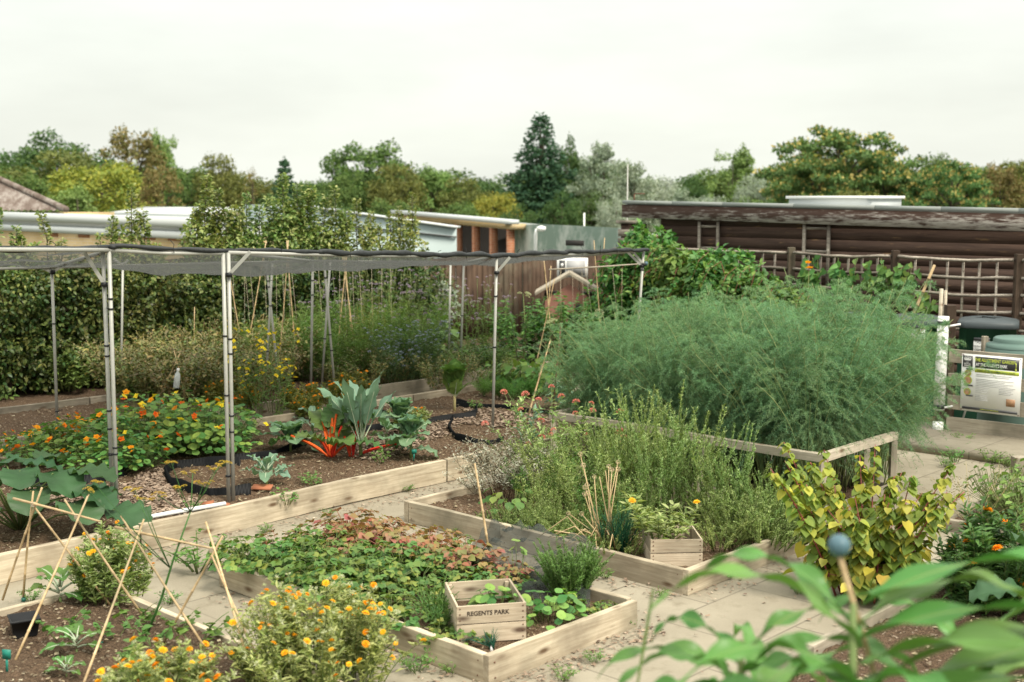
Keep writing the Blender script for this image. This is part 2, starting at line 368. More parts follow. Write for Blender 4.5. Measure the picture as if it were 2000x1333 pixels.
    L('asparagus', [(.095, .19, .10), (.14, .25, .13), (.20, .315, .165), (.065, .14, .075)], rough=.6, trans=.35, nscale=2.2, nvar=.28, spec=.15)
    L('rosemary', [(.13, .20, .055), (.20, .28, .085), (.34, .41, .17), (.15, .22, .065)], nscale=4, spec=.2)
    L('rosemary_fresh', [(.065, .14, .03), (.10, .20, .045), (.14, .26, .06)], nscale=5)
    L('silver', [(.27, .265, .215), (.36, .35, .285), (.2, .19, .14), (.17, .14, .10)], nscale=6, trans=.15)
    L('marigold', [(.14, .21, .055), (.22, .28, .085), (.32, .36, .15), (.17, .22, .065)], nscale=6)
    L('marigold_dark', [(.03, .08, .022), (.05, .125, .032), (.085, .18, .045)], nscale=4, rough=.4)
    L('strawberry', [(.045, .105, .025), (.08, .155, .035), (.13, .205, .045), (.20, .23, .05)], nscale=4)
    L('strawberry_red', [(.10, .16, .035), (.28, .08, .055), (.2, .2, .05), (.34, .115, .095), (.08, .14, .035), (.30, .15, .095), (.11, .165, .04)], nscale=4)
    L('nasturtium', [(.045, .14, .035), (.085, .21, .05), (.14, .27, .065), (.23, .31, .06), (.08, .18, .06)], nscale=4, spec=.25)
    L('kale', [(.105, .19, .135), (.145, .25, .17), (.20, .29, .205)], nscale=8, nvar=.15, rough=.45)
    L('cabbage', [(.08, .17, .095), (.12, .22, .12), (.17, .26, .15)], nscale=8, nvar=.2)
    L('lettuce', [(.075, .15, .03), (.13, .22, .055), (.06, .12, .03)], nscale=8)
    L('chard', [(.04, .10, .025), (.065, .14, .035), (.2, .24, .11)], nscale=7, rough=.35)
    L('squash', [(.022, .062, .025), (.036, .088, .036), (.055, .115, .048)], nscale=4, nvar=.25)
    L('maize', [(.04, .115, .025), (.07, .17, .036), (.13, .235, .055)], nscale=3, nvar=.35, rough=.42, spec=.3, trans=.2)
    L('yellowleaf', [(.12, .18, .03), (.19, .235, .04), (.09, .145, .025), (.38, .34, .05), (.20, .25, .04)], nscale=4, trans=.35)
    L('golden', [(.42, .33, .05), (.36, .29, .04), (.35, .22, .05), (.28, .27, .04), (.44, .38, .08)], nscale=4, trans=.35)
    L('bramble', [(.035, .1, .02), (.065, .155, .035), (.11, .21, .05), (.16, .23, .05)], nscale=3)
    L('tomato', [(.04, .105, .022), (.075, .16, .035), (.12, .2, .045)], nscale=4)
    L('carrot', [(.07, .17, .035), (.11, .23, .05), (.15, .27, .065)], nscale=4)
    L('chive', [(.02, .09, .055), (.035, .13, .07)], nscale=4)
    L('grass', [(.06, .13, .03), (.1, .18, .04)], nscale=4)
    for k, cols in dict(t_dark=[(.022, .048, .016), (.04, .074, .022), (.06, .095, .028)], t_mid=[(.035, .068, .02), (.06, .1, .027), (.09, .13, .035)],
                        t_gold=[(.09, .12, .022), (.125, .145, .026), (.17, .175, .03), (.22, .2, .035)], t_rust=[(.07, .085, .028), (.11, .09, .034), (.15, .115, .045), (.08, .1, .03)],
                        t_conifer=[(.014, .04, .022), (.026, .06, .032), (.045, .085, .045)], t_grey=[(.10, .135, .095), (.15, .185, .135), (.21, .24, .18)],
                        t_silver=[(.13, .165, .13), (.19, .22, .175), (.24, .27, .215)], t_ail=[(.038, .08, .028), (.06, .11, .035), (.085, .135, .04)],
                        t_seed=[(.24, .19, .065), (.29, .23, .08), (.19, .17, .05)], t_light=[(.07, .12, .035), (.11, .165, .05), (.14, .19, .06)], t_olive=[(.055, .07, .02), (.08, .09, .026), (.11, .115, .03)]).items():
        L(k, [tuple(x*1.4 for x in c) for c in cols], nscale=.5, nvar=.22, trans=.2, rough=.6, objvar=.03, spec=.15)
    P = lambda k, cols, tr=.3: M.__setitem__(k, leafmat(k+'_petal', cols, .6, tr, 20, .12, .02, spec=.15))
    P('orange', [(.85, .28, .012), (.9, .40, .018), (.85, .34, .012)]); P('amber', [(.85, .42, .02), (.88, .52, .03)]); P('red_orange', [(.78, .10, .015), (.85, .17, .02), (.82, .24, .02)])
    P('yellow', [(.85, .68, .04), (.9, .74, .06)]); P('mauve', [(.30, .23, .38), (.42, .34, .48), (.36, .27, .36)]); P('blue', [(.33, .36, .62), (.42, .45, .68)])
    P('pink', [(.62, .20, .17), (.72, .30, .25), (.55, .2, .16)]); P('tan', [(.50, .40, .29), (.60, .50, .38)]); P('mustard', [(.42, .29, .045), (.52, .38, .07)]); P('cream', [(.55, .56, .40), (.42, .46, .27)])
    P('redstalk', [(.60, .035, .02), (.68, .06, .025)], .1); P('orangestalk', [(.75, .16, .03), (.7, .1, .025)], .1)
mats()

# ---------------------------------------------------------------- timber, poles, small parts
def beam(name, p0, p1, w, h, m, parent=None, roll=0.0, bev=.004):
    """a board of its own: local X runs along its length, w is its thickness, h its height"""
    p0 = np.asarray(p0, float); p1 = np.asarray(p1, float); L = np.linalg.norm(p1-p0)
    bm = bmesh.new(); bmesh.ops.create_cube(bm, size=1.0)
    bmesh.ops.scale(bm, vec=(L, w, h), verts=bm.verts)
    if bev: bmesh.ops.bevel(bm, geom=list(bm.edges), offset=min(bev, w*.3, h*.3), segments=2, profile=.6, affect='EDGES')
    if name in ('board', 'plank', 'rail'):
        ed = [e for e in bm.edges if abs(e.verts[0].co.x-e.verts[1].co.x) > L*.8]; bmesh.ops.subdivide_edges(bm, edges=ed, cuts=max(4, int(L/.11)), use_grid_fill=False)
        f1, f2, f3 = rnd(0, 6), rnd(0, 6), rnd(0, 6); am = min(.006, .002+L*.002)
        for vt in bm.verts: vt.co.y += am*math.sin(vt.co.x*1.9+f1)+rnd(-.0008, .0008); vt.co.z += am*.8*math.sin(vt.co.x*2.3+f2)+(rnd(-.0016, .0012) if vt.co.z > 0 else 0)
    me = bpy.data.meshes.new(name); bm.to_mesh(me); bm.free(); me.materials.append(m)
    o = bpy.data.objects.new(name, me); COL.objects.link(o)
    x = (p1-p0)/L; up = np.array([0, 0, 1.]) if abs(x[2]) < .95 else np.array([0, 1., 0])
    y = nrm(np.cross(up, x)); z = np.cross(x, y)
    R = Matrix((x, y, z)).transposed().to_3x3() @ Matrix.Rotation(roll, 3, 'X')
    if parent is not None: o.parent = parent
    o.matrix_basis = pworld(parent).inverted() @ Matrix.Translation(V((p0+p1)/2)) @ R.to_4x4()
    return o
def cane(name, p0, p1, r, m, parent=None, nodes=True, top=None):
    p0 = np.asarray(p0, float); p1 = np.asarray(p1, float); L = np.linalg.norm(p1-p0); n = max(3, int(L/.16)) if nodes else 2
    mb = MB(); t = []; rr = []
    bend = unit(1)[0]*L*.006
    for i in range(n+1):
        f = i/n; t.append(f); rr.append(r*(1.0-.25*f))
        if nodes and 0 < i < n: t[-1:] = [f-.006/L*1, f, f+.006/L]; rr[-1:] = [r*(1-.25*f), r*(1.28-.25*f), r*(1-.25*f)]
    t = np.array(t); pts = p0+(p1-p0)*t[:, None]+bend[None]*np.sin(t*PI)[:, None]
    mb.tube(pts, rr, 7)
    return mb.build(name, m, parent, True, org=(p0+p1)/2)
def tube_obj(name, pts, r, m, parent=None, n=10):
    mb = MB(); mb.tube(pts, r, n); pts = np.asarray(pts, float)
    return mb.build(name, m, parent, True, org=pts.mean(0))
def lathe(mb, c, prof, n=20):
    th = np.linspace(0, 2*PI, n, endpoint=False); c = np.asarray(c, float)
    G = np.array([[[c[0]+r*math.cos(a), c[1]+r*math.sin(a), c[2]+z] for a in th] for r, z in prof])
    G = np.concatenate([G, G[:, :1]], 1); mb.grid(G)
def text(name, s, size, loc, rot, m, parent, sx=1.0, align='CENTER', ext=.0006, bold=0.0):
    cu = bpy.data.curves.new(name, 'FONT'); cu.body = s; cu.size = size; cu.align_x = align; cu.align_y = 'CENTER'; cu.extrude = ext; cu.offset = bold
    cu.materials.append(m); o = bpy.data.objects.new(name, cu); COL.objects.link(o); o.parent = parent
    bpy.context.view_layer.update(); me = bpy.data.meshes.new_from_object(o.evaluated_get(bpy.context.evaluated_depsgraph_get())); bpy.data.objects.remove(o)
    me.transform(Matrix.Diagonal((sx, 1, 1, 1)))
    o = bpy.data.objects.new(name, me); COL.objects.link(o); o.parent = parent; o.location = loc; o.rotation_euler = rot; return o
def soil_patch(name, quad, z, m, parent=None, res=.04, amp=.02, org=None):
    """uneven soil over a quad given as (u0,u1,v0,v1)"""
    u0, u1, v0, v1 = quad; nu = max(4, int((u1-u0)/res)); nv = max(4, int((v1-v0)/res))
    u = np.linspace(u0, u1, nu); v = np.linspace(v0, v1, nv); A, B = np.meshgrid(u, v, indexing='ij')
    hgt = z + amp*(np.sin(A*7.1+B*2.3)+np.sin(B*9.3-A*3.7)+np.sin(A*17+B*13))/3*.6 + RG.normal(size=A.shape)*amp*.33
    G = A[..., None]*np.r_[U2, 0]+B[..., None]*np.r_[V2, 0]; G[..., 2] = hgt
    mb = MB(); mb.grid(G)
    o = mb.build(name, m, parent, True, org=org if org is not None else uv((u0+u1)/2, (v0+v1)/2, z)); return o
def raised_bed(label, u0, u1, v0, v1, h, soilz, m, t=.045, sides='NSEW', splits={}, soilmat=None, posts=True, group='raised beds'):
    """N = far v side, S = near v side, W = low u side, E = high u side"""
    c = uv((u0+u1)/2, (v0+v1)/2, 0); r = thing('raised_bed', label, 'raised bed', c, 0, group)
    def side(a, b, sp):
        a = np.asarray(a); b = np.asarray(b); pr = [0]+sp+[1]
        for i in range(len(pr)-1):
            p = a+(b-a)*(pr[i]+(.0016 if i else 0)); q = a+(b-a)*pr[i+1]; j = rnd(-.004, .004)
            o = beam('board', p+[0, 0, h/2+j], q+[0, 0, h/2+j], t, h, m, r, rnd(-.02, .02)); L = np.linalg.norm(q-p)
            for sx in (-1, 1):
                for z in (-.27, .25): mb = MB(); x = sx*(L/2-.035-rnd(0, .01)); mb.tube([[x, -t/2-.0012, h*z], [x, t/2+.0012, h*z]], .0045, 7); mb.build('screw', MAT['rust'], o)
    i = t/2
    if 'S' in sides: side(uv(u0, v0+i), uv(u1, v0+i), splits.get('S', []))
    if 'N' in sides: side(uv(u0, v1-i), uv(u1, v1-i), splits.get('N', []))
    if 'W' in sides: side(uv(u0+i, v0+t+.001), uv(u0+i, v1-t-.001), splits.get('W', []))
    if 'E' in sides: side(uv(u1-i, v0+t+.001), uv(u1-i, v1-t-.001), splits.get('E', []))
    soil_patch('soil', (u0+t, u1-t, v0+t, v1-t), soilz, soilmat or MAT['soil'], r)
    return r
def bits(mb, n, quad, z, L=(.015, .05), W=(.3, .6), T='chip', poly=None):
    u0, u1, v0, v1 = quad; A = RG.uniform(u0, u1, n); B = RG.uniform(v0, v1, n)
    P = A[:, None]*np.r_[U2, 0]+B[:, None]*np.r_[V2, 0]; P[:, 2] = z+RG.uniform(0, .014, n)
    if poly is not None:
        pp = np.asarray(poly)[:, :2]; ins = np.zeros(n, bool); j = len(pp)-1
        for i in range(len(pp)):
            a, b = pp[i], pp[j]; c = ((a[1] > P[:, 1]) != (b[1] > P[:, 1])) & (P[:, 0] < (b[0]-a[0])*(P[:, 1]-a[1])/(b[1]-a[1]+1e-12)+a[0]); ins ^= c; j = i
        P = P[ins]; n = len(P)
    th = RG.uniform(0, 2*PI, n); D = np.c_[np.cos(th), np.sin(th), RG.uniform(-.25, .25, n)]; N = nrm(np.c_[RG.normal(0, .3, (n, 2)), np.ones(n)])
    l = RG.uniform(*L, n); mb.leaves(T, P, D, N, l, l*RG.uniform(*W, n))

# ---------------------------------------------------------------- flower heads (shared meshes)
FL = {}
def flowers():
    def disc(rings, m, name, cup=.3, T='oval', r=1.0, wid=.45):
        mb = MB()
        for n, L, el, z in rings:
            th = np.linspace(0, 2*PI, n, endpoint=False)+rnd(0, 1)
            D = np.c_[np.cos(th)*math.cos(el), np.sin(th)*math.cos(el), np.full(n, math.sin(el))]+RG.normal(0, .06, (n, 3))
            N = np.c_[-np.cos(th)*math.sin(el), -np.sin(th)*math.sin(el), np.full(n, math.cos(el))]
            mb.leaves(T, np.c_[np.zeros((n, 2)), np.full(n, z)]+D*.08, D, N, L, L*wid)
        me = mb.mesh(name); me.materials.append(m); return me
    FL['daisy_orange'] = disc([(15, 1, .1, 0), (13, .8, .45, .05), (9, .5, .9, .08)], MAT['orange'], 'flower')
    FL['daisy_amber'] = disc([(14, 1, .15, 0), (12, .8, .5, .05), (8, .5, .95, .08)], MAT['amber'], 'flower')
    FL['nast_orange'] = disc([(5, 1, .35, 0), (3, .5, 1.0, .1)], MAT['orange'], 'flower', wid=1.0)
    FL['nast_red'] = disc([(5, 1, .4, 0), (3, .5, 1.0, .1)], MAT['red_orange'], 'flower', wid=1.0)
    FL['prim'] = disc([(4, 1, .45, 0), (3, .5, 1.0, .05)], MAT['yellow'], 'flower', T='heart', wid=1.05)
    def ball(m, name, n=60, L=.35, flat=1.0, T='fold'):
        mb = MB(); d = unit(n); d[:, 2] = np.abs(d[:, 2])*flat if flat < 1 else d[:, 2]
        mb.leaves(T, d*.7, d+unit(n)*.3, unit(n), L, L*.7); me = mb.mesh(name); me.materials.append(m); return me
    FL['verbena'] = ball(MAT['mauve'], 'blossom', 46, .42, .55); FL['aster'] = ball(MAT['blue'], 'blossom', 40, .4, .5); FL['valerian'] = ball(MAT['pink'], 'blossom', 80, .4, .8)
    FL['chive'] = ball(MAT['tan'], 'seed_head', 90, .38); FL['umbel'] = ball(MAT['mustard'], 'umbel', 70, .3, .35); FL['umbel_cream'] = ball(MAT['cream'], 'umbel', 80, .28, .4)
    FL['leek'] = ball(MAT['cream'], 'seed_head', 240, .16)
flowers()
def put_flower(root, kind, p, s, tilt=.6, name=None):
    me = FL[kind]; o = bpy.data.objects.new(name or me.name, me); COL.objects.link(o); o.parent = root; o.location = V(p)
    o.rotation_euler = (rnd(-tilt, tilt), rnd(-tilt, tilt), rnd(0, 6.28)); o.scale = (s, s, s); return o

# ---------------------------------------------------------------- plants
def stem_pts(base, az, h, lean, curve, n=7):
    t = np.linspace(0, 1, n); r = lean*t+curve*t**2.2
    return np.c_[base[0]+np.cos(az)*r, base[1]+np.sin(az)*r, base[2]+h*t-.25*curve*t**3]
def along(pts, t):
    k = np.clip(t*(len(pts)-1), 0, len(pts)-1.001); i = k.astype(int); f = (k-i)[:, None]
    P = pts[i]*(1-f)+pts[i+1]*f; return P, nrm(pts[i+1]-pts[i])
def herb(name, label, cat, group=None, nst=12, h=(.4, .6), base=.06, lean=(.05, .2), curve=(0, .1), per=26, L=(.05, .09), Wr=.35, T='fold', lm='weed', sm='stem',
         span=(.12, 1), up=.4, droop=0.0, sr=.004, spread=0.02, taper=.4, side=0, tips=None, forkl=.3, dome=0.0):
    """stems rising from one crown with leaves up their length; side = side shoots per stem"""
    r = thing(name, label, cat, (0, 0, 0), 0, group); st = MB(); fo = MB(); tp = []
    lines = []
    for i in range(nst):
        az = 2*PI*i/nst*1.618+rnd(-.4, .4); q_ = math.sqrt(rnd(.01, 1)); b = np.array([math.cos(az), math.sin(az), 0])*base*q_
        hh = rnd(*h)*(1-dome*q_*q_); p = stem_pts(b, az, hh, rnd(*lean), rnd(*curve)); lines.append(p); tp.append((p[-1], nrm(p[-1]-p[-2])))
        st.tube(p, np.linspace(sr, sr*.45, len(p)), 5)
        for k in range(side):
            t0 = rnd(.3, .85); q, d = along(p, np.array([t0])); a2 = rnd(0, 6.28); ln = hh*forkl*rnd(.6, 1.2)
            e = np.array([math.cos(a2)*.6, math.sin(a2)*.6, 1.0]); pp = q+np.linspace(0, 1, 4)[:, None]*nrm(e)*ln; pp[:, 2] -= 0
            st.tube(pp, np.linspace(sr*.6, sr*.35, 4), 4); lines.append(pp); tp.append((pp[-1], nrm(e)))
    for p in lines:
        ln = np.linalg.norm(np.diff(p, axis=0), axis=1).sum(); n = max(3, int(per*ln/np.mean(h)))
        t = RG.uniform(span[0], span[1], n)**.85; P, d = along(p, t)
        ang = RG.uniform(0, 2*PI, n); o = np.c_[np.cos(ang), np.sin(ang), np.zeros(n)]
        D = nrm(o+np.c_[np.zeros((n, 2)), np.full(n, up)]+RG.normal(0, .25, (n, 3))-np.array([0, 0, droop])); N = nrm(np.cross(np.cross(D, [0, 0, 1.]), D)+RG.normal(0, .3, (n, 3)))
        l = RG.uniform(*L, n)*(1-taper*t); fo.leaves(T, P+RG.normal(0, spread, (n, 3))*np.array([1, 1, .5]), D, N, l, l*Wr*RG.uniform(.8, 1.2, n))
    st.build('stems', MAT[sm], r, True); fo.build('foliage', MAT[lm], r)
    return r, tp
def bare(name, label, cat, group=None): return thing(name, label, cat, (0, 0, 0), 0, group)
def asparagus(seed):
    r = bare('asparagus_plant', None, 'asparagus'); st = MB(); fo = MB()
    for i in range(11):
        az = i*2.4+rnd(-.5, .5); b = np.array([math.cos(az), math.sin(az), 0])*rnd(.01, .1)
        h = rnd(1.05, 1.62); p = stem_pts(b, az, h, rnd(.02, .25), rnd(.1, .55), 10); st.tube(p, np.linspace(.0065, .0015, 10), 5)
        nb = 38; t = RG.uniform(.36, 1, nb); P, d = along(p, t)
        for k in range(nb):
            a2 = rnd(0, 6.28); L = (.44*(1-t[k])+.13)*rnd(.6, 1.35); e = np.array([math.cos(a2), math.sin(a2), rnd(-.1, .9)])
            s = np.linspace(0, 1, 5); q = P[k]+s[:, None]*nrm(e)*L; q[:, 2] -= .6*L*s**2
            if k % 2 == 0: st.tube(q, [.0014, .0011, .001, .0008, .0006], 3, False)
            n = int(40+150*L/.4); tt = RG.uniform(.08, 1, n); Q, dd = along(q, tt)
            D = nrm(unit(n)*.9+dd*.6); fo.leaves('needle', Q+unit(n)*.018*RG.uniform(0, 1, (n, 1)), D, unit(n), RG.uniform(.010, .028, n), .0028)
    for i in range(5):
        az = rnd(0, 6.28); h = rnd(1.0, 1.5); st.tube(stem_pts((0, 0, 0), az, h, rnd(.1, .3), rnd(.3, .7), 12), np.linspace(.005, .0022, 12), 5)
    st.build('stems', leafst, r, True); fo.build('fronds', MAT['asparagus'], r); return r
leafst = leafmat('asparagus_stem', [(.12, .19, .07), (.26, .29, .12)], .6, 0.0)
def rosemary(label, nst, h, lean, base, lm='rosemary', L=(.022, .038), W=.0085, curve=(0, .08), dens=1.3, name='rosemary_bush'):
    r = bare(name, label, 'rosemary'); st = MB(); fo = MB()
    for i in range(nst):
        az = i*2.4+rnd(-.5, .5); b = np.array([math.cos(az), math.sin(az), 0])*base*math.sqrt(rnd(0, 1))
        hh = rnd(*h); ln = rnd(*lean); p = stem_pts(b, az+rnd(-.5, .5), hh, ln, rnd(*curve), 8)
        lines = [p]
        for k in range(2):
            q, d = along(p, np.array([rnd(.2, .7)])); a2 = rnd(0, 6.28); e = np.array([math.cos(a2)*.5, math.sin(a2)*.5, 1.]); lines.append(q+np.linspace(0, 1, 4)[:, None]**np.array([1, 1, 1.])*nrm(e)*hh*rnd(.2, .42))
        for j, q in enumerate(lines):
            st.tube(q, np.linspace(.0045 if j == 0 else .0028, .0016, len(q)), 5)
            l = np.linalg.norm(np.diff(q, axis=0), axis=1).sum(); n = int(l/.0042*dens); t = RG.uniform(.1, 1, n); P, d = along(q, t)
            a = RG.uniform(0, 2*PI, n); o = np.c_[np.cos(a), np.sin(a), np.zeros(n)]
            fo.leaves('needle', P, nrm(o*.9+d*RG.uniform(.3, 1.1, (n, 1))), nrm(d+unit(n)*.4), RG.uniform(*L, n)*(1.15-.4*t), W*RG.uniform(.8, 1.3, n))
    st.build('stems', MAT['stem'], r, True); fo.build('needles', MAT[lm], r); return r
def marigold(label, R=.3, H=.42, nst=46, nfl=42, lm='marigold', fl=('daisy_orange', 'daisy_amber'), fs=(.022, .03), L=(.04, .075), buds=True, per=70):
    r, tp = herb('marigold_bush', label, 'marigold', None, nst, (H*.78, H*1.02), R*.8, (0, R*.3), (0, R*.2), per, L, .3, 'oval', lm, 'stem', (.05, 1), .5, 0, .0035, .01, .35, 1, forkl=.25, dome=.5)
    random.shuffle(tp); mb = MB()
    for k, (p, d) in enumerate(tp):
        if k < nfl: put_flower(r, random.choice(fl), p+d*.012, rnd(*fs), .7)
        elif buds:
            n = 9; u = unit(n); mb.leaves('fold', np.repeat(p[None]+d*.01, n, 0), u+d*.6, unit(n), .018, .008)
    if buds and mb.v: tag(mb.build('buds', MAT['cream'], r), None, None, kind='stuff')
    return r
def strawberry(label, lm, n=34, R=.2, H=(.1, .26), Lr=(.04, .07)):
    r = bare('strawberry_plant', label, 'strawberry plant'); st = MB(); fo = MB()
    for i in range(n):
        az = rnd(0, 6.28); rad = R*math.sqrt(rnd(.02, 1)); tip = np.array([math.cos(az)*rad, math.sin(az)*rad, rnd(*H)*(1-.35*rad/R)])
        p = np.array([[0, 0, 0], tip*np.array([.45, .45, .75]), tip]); st.tube(p, .0018, 4)
        l = rnd(*Lr); tilt = nrm(np.array([math.cos(az)*.5+rnd(-.4, .4), math.sin(az)*.5+rnd(-.4, .4), 1.0]))
        for k in (-1.05, 0, 1.05):
            a = az+k; D = np.array([math.cos(a), math.sin(a), rnd(-.45, .1)]); fo.leaves('oval', tip[None], nrm(D)[None], tilt[None], l*rnd(.85, 1.1), l*.9)
    st.build('stalks', MAT['stem_red'] if 'red' in lm else MAT['stem'], r); fo.build('foliage', MAT[lm], r); return r
def nasturtium(label, n=90, R=.45, H=(.1, .36), Lr=(.05, .1), nfl=5, kinds=('nast_orange', 'nast_orange', 'nast_red', 'prim')):
    r = bare('nasturtium_plant', label, 'nasturtium'); st = MB(); fo = MB()
    for i in range(n):
        az = rnd(0, 6.28); q = math.sqrt(rnd(0, 1)); rad = R*q; top = np.array([math.cos(az)*rad, math.sin(az)*rad, rnd(H[0], H[1])*(1-.45*q*q)])
        mid = top*np.array([.75, .75, .5]); st.tube(np.array([top*np.array([.55, .55, .02]), mid, top]), .0018, 4)
        nn = nrm(np.array([math.cos(az)*.5*q+rnd(-.45, .45), math.sin(az)*.5*q-.15+rnd(-.45, .45), 1.])); D = nrm(np.cross(nn, unit(1)[0]))
        l = rnd(*Lr); fo.leaves('round', top[None], D[None], nn[None], l, l)
    st.build('stalks', MAT['stem'], r); fo.build('foliage', MAT['nasturtium'], r)
    for k in range(nfl):
        az = rnd(0, 6.28); q = math.sqrt(rnd(0, 1)); put_flower(r, random.choice(kinds), (math.cos(az)*R*q, math.sin(az)*R*q, H[1]*(.93-.45*q*q)+rnd(0, .04)), rnd(.03, .042), .9)
    return r
def crucifer(name, label, cat, lm, nl, L, W, stalk=.1, e=(.5, 1.3), arch=(.7, 1.5), wave=.02, z0=(.0, .08), head=None, prof='obl', sm='stem', stemh=.1, st=.3, nw=3, group=None, sr=.014):
    r = bare(name, label, cat, group); mb = MB(); mb.tube(np.array([[0, 0, -.02], [0, 0, stemh]]), [sr, sr*.8], 7); mb.build('stem', MAT[sm], r, True)
    for i in range(nl):
        b = MB(); f = i/max(1, nl-1); az = i*2.4+rnd(-.3, .3); ee = e[0]+(e[1]-e[0])*f
        ln = rnd(*L)*(1-.25*f); bs = (math.cos(az)*sr*.5, math.sin(az)*sr*.5, stemh*(.4+.6*f)+rnd(*z0))
        pts = b.blade(bs, az, ln, rnd(*W)*(1-.2*f), ee, rnd(*arch), wave, nw, prof, 11, 7, .18, rnd(-.3, .3), st)
        k = int(11*.85); lf = b.build('leaf', MAT[lm], r, True); b = MB(); b.tube(pts[:k]+np.array([0, 0, .0005]), np.linspace(.007, .002, k), 5); b.build('midrib', MAT['rib'], lf, True)
    if head:
        h = MB()
        for j in range(head[1]):
            d = unit(1)[0]; d[2] = abs(d[2]); az = math.atan2(d[1], d[0]); h.blade(np.array([0, 0, stemh+head[0]*.1])+d*head[0]*.3, az, head[0]*1.9, head[0]*1.6, 1.45-.2*rnd(0, 1), -rnd(.1, .7) if rnd(0, 1) < .3 else rnd(.6, 1.5), .012, 3, 'round', 8, 5, .3)
        h.build('head', MAT[lm], r, True)
    return r
def bigleaf_plant(name, label, cat, lm, spec, T='lobe', sm='stem'):
    """spec: list of (tip xyz relative, leaf length, facing azimuth, tilt)"""
    r = bare(name, label, cat)
    for tip, L, az, tl in spec:
        tip = np.array(tip); mb = MB(); mb.tube(np.array([[0, 0, 0], tip*[.4, .4, .75], tip]), [.009, .007, .005], 6)
        mb.build('stalk', MAT[sm], r, True); b = MB()
        b.blade(tip-np.array([math.cos(az), math.sin(az), 0])*L*.25, az, L*1.25, L*1.2, .35-tl*.6, .5+tl*.5, L*.09, 4, 'round', 16, 13, .2, rnd(-.25, .25)); b.build('leaf', MAT[lm], r, True)
    return r

